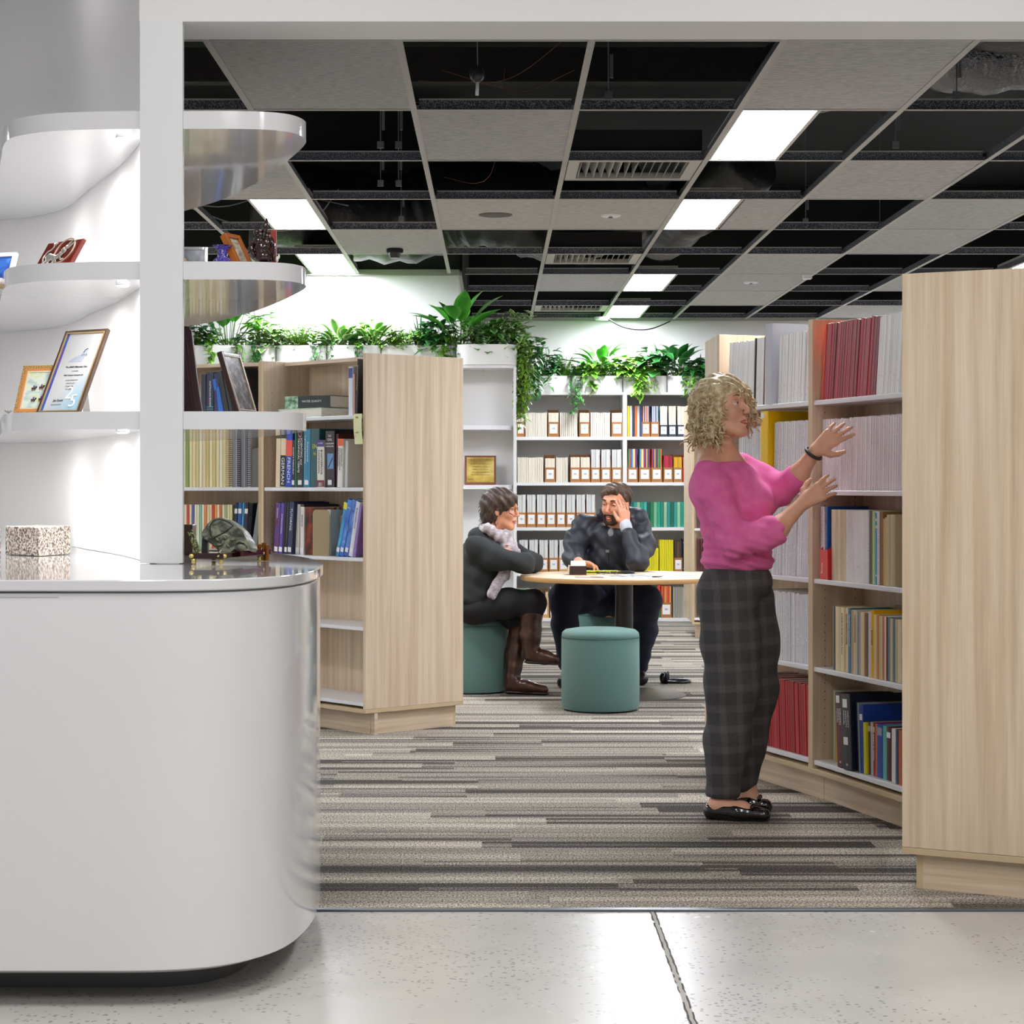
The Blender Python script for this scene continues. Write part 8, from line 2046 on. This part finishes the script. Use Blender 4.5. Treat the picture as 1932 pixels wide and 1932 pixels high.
def djk(X, Y, Z): return 0.005 * np.sin(Z * 55 + 4 * np.sin(X * 16) + Y * 20) * np.sin(X * 22 + 1) + 0.002 * np.sin(X * 80 + Z * 70)
jp = [('e', tuple(m_(1152, 1010, 0)), (0.185, 0.125, 0.09), None, 0.05), ('e', tuple(m_(1150, 1055, 0)), (0.17, 0.135, 0.15), None, 0.06), ('e', tuple(m_(1148, 1100, 0.05)), (0.185, 0.15, 0.12), None, 0.05)]
jp += chain([m_(1102, 990, 0), m_(1086, 1022, -0.08), eL, P(1090, 1060, 11.70)], [0.070, 0.066, 0.058, 0.044], 0.045)
jp += chain([m_(1206, 992, 0), m_(1214, 1030, -0.15), P(1203, 1058, 11.63), P(1186, 1010, 11.69)], [0.072, 0.068, 0.058, 0.046], 0.045)
jp += chain([m_(1128, 985, 0.02), m_(1140, 972, 0.06), m_(1175, 968, 0.10), m_(1204, 974, 0.04), m_(1192, 985, -0.05)], [0.035, 0.04, 0.05, 0.05, 0.035], 0.03)
sdf_obj('jacket', jp, 0.0065, JK, mn, 0.04, djk, sub=[('e', tuple(m_(1160, 970, -0.07)), (0.058, 0.075, 0.085), None, 0.02), ('e', tuple(m_(1150, 1000, -0.16)), (0.035, 0.06, 0.06), None, 0.02)])
sdf_obj('shirt', [('e', tuple(m_(1157, 1008, -0.03)), (0.08, 0.09, 0.062), None, 0.03)], 0.006, flat('8a8e94', 0.8), mn, 0.02, None, sub=[('e', tuple(m_(1160, 975, -0.05)), (0.06, 0.07, 0.07), None, 0.01)])
loc(M().tube([m_(1147, 1008, -0.135) - Vector(wloc(mn)), m_(1149, 1045, -0.15) - Vector(wloc(mn)), m_(1150, 1082, -0.12) - Vector(wloc(mn))], 0.0035, 6), 'zip', flat('14161e', 0.4), mn)
loc(M().box(m_(1146, 1040, -0.158) - Vector(wloc(mn)), (0.02, 0.004, 0.016)), 'zip_pull', flat('6a6a68', 0.4), mn)
sdf_obj('cuff', chain([P(1182, 997, 11.715), P(1180, 990, 11.72)], [0.036, 0.036], 0.01), 0.005, flat('b4b8c4', 0.7), mn, 0.01)
JN = mat('dark_jeans', '12182e', 0.8, bump=0.15, bscale=300, var=0.18, vscale=6)
j3 = [('e', tuple(m_(1150, 1130, 0.14)), (0.19, 0.17, 0.10), None, 0.05)]
j3 += chain([m_(1135, 1130, 0.12), P(1095, 1126, 11.8), P(1064, 1127, 11.60), P(1066, 1180, 11.62), P(1071, 1250, 11.70)], [0.105, 0.095, 0.082, 0.072, 0.060], 0.05)
j3 += chain([m_(1165, 1130, 0.12), P(1198, 1128, 11.8), P(1221, 1133, 11.60), P(1216, 1190, 11.74), P(1206, 1255, 11.88)], [0.105, 0.095, 0.080, 0.070, 0.055], 0.05)
sdf_obj('jeans', j3, 0.0065, JN, mn, 0.045, lambda X, Y, Z: 0.003 * np.sin(Z * 70 + X * 30) * np.sin(X * 25))
for (xx, dd_, dy_) in ((1070, 11.66, -0.10), (1206, 11.85, -0.10)):
    a_ = Vector(((xx - CX) * dd_ / F, dd_ + 0.04, 0.045)); b_ = a_ + Vector((0.01 if xx > 1100 else -0.03, dy_ * 1.6, -0.008))
    sdf_obj('shoe', chain([a_, b_], [0.044, 0.035], 0.02), 0.005, mat('black_shoe', '141416', 0.35), mn, 0.02)
HB3 = ramp_mat('brown_short_hair', (80, 80, 40), [(0.3, '2c1e16'), (0.55, '4c3626'), (0.75, '7a6048')], 0.55)
H3L = [(h3.at(-0.018, 0, 0.052), (0.098, 0.082, 0.078)), (h3.at(-0.055, 0, 0.0), (0.060, 0.074, 0.075)), (h3.at(0.045, 0.0, 0.088), (0.042, 0.056, 0.026))]
sdf_obj('hair', [lump(l) for l in H3L], 0.005, HB3, mn, 0.03, lambda X, Y, Z: 0.003 * np.sin(X * 130 + Z * 110 + Y * 60), sub=[h3.e((0.09, 0, -0.02), (0.06, 0.085, 0.085), 0.012), h3.e((0.02, 0.09, -0.03), (0.045, 0.03, 0.055), 0.01), h3.e((0.02, -0.09, -0.03), (0.045, 0.03, 0.055), 0.01)])
bd = [h3.c2((0.02, q * 0.058, -0.05), (0.06, q * 0.030, -0.092), 0.010, 0.015, 0.02) for q in (-1, 1)] + [h3.c2((0.07, -0.014, -0.098), (0.07, 0.014, -0.098), 0.019, 0.019, 0.02), h3.c2((0.094, -0.022, -0.05), (0.097, 0.022, -0.05), 0.0055, 0.0055, 0.01), h3.c2((0.086, -0.028, -0.055), (0.074, -0.028, -0.088), 0.007, 0.011, 0.01), h3.c2((0.086, 0.028, -0.055), (0.074, 0.028, -0.088), 0.007, 0.011, 0.01)]
sdf_obj('beard', bd, 0.0035, mat('beard_brown', '3c261a', 0.9, bump=0.5, bscale=300), mn, 0.012)
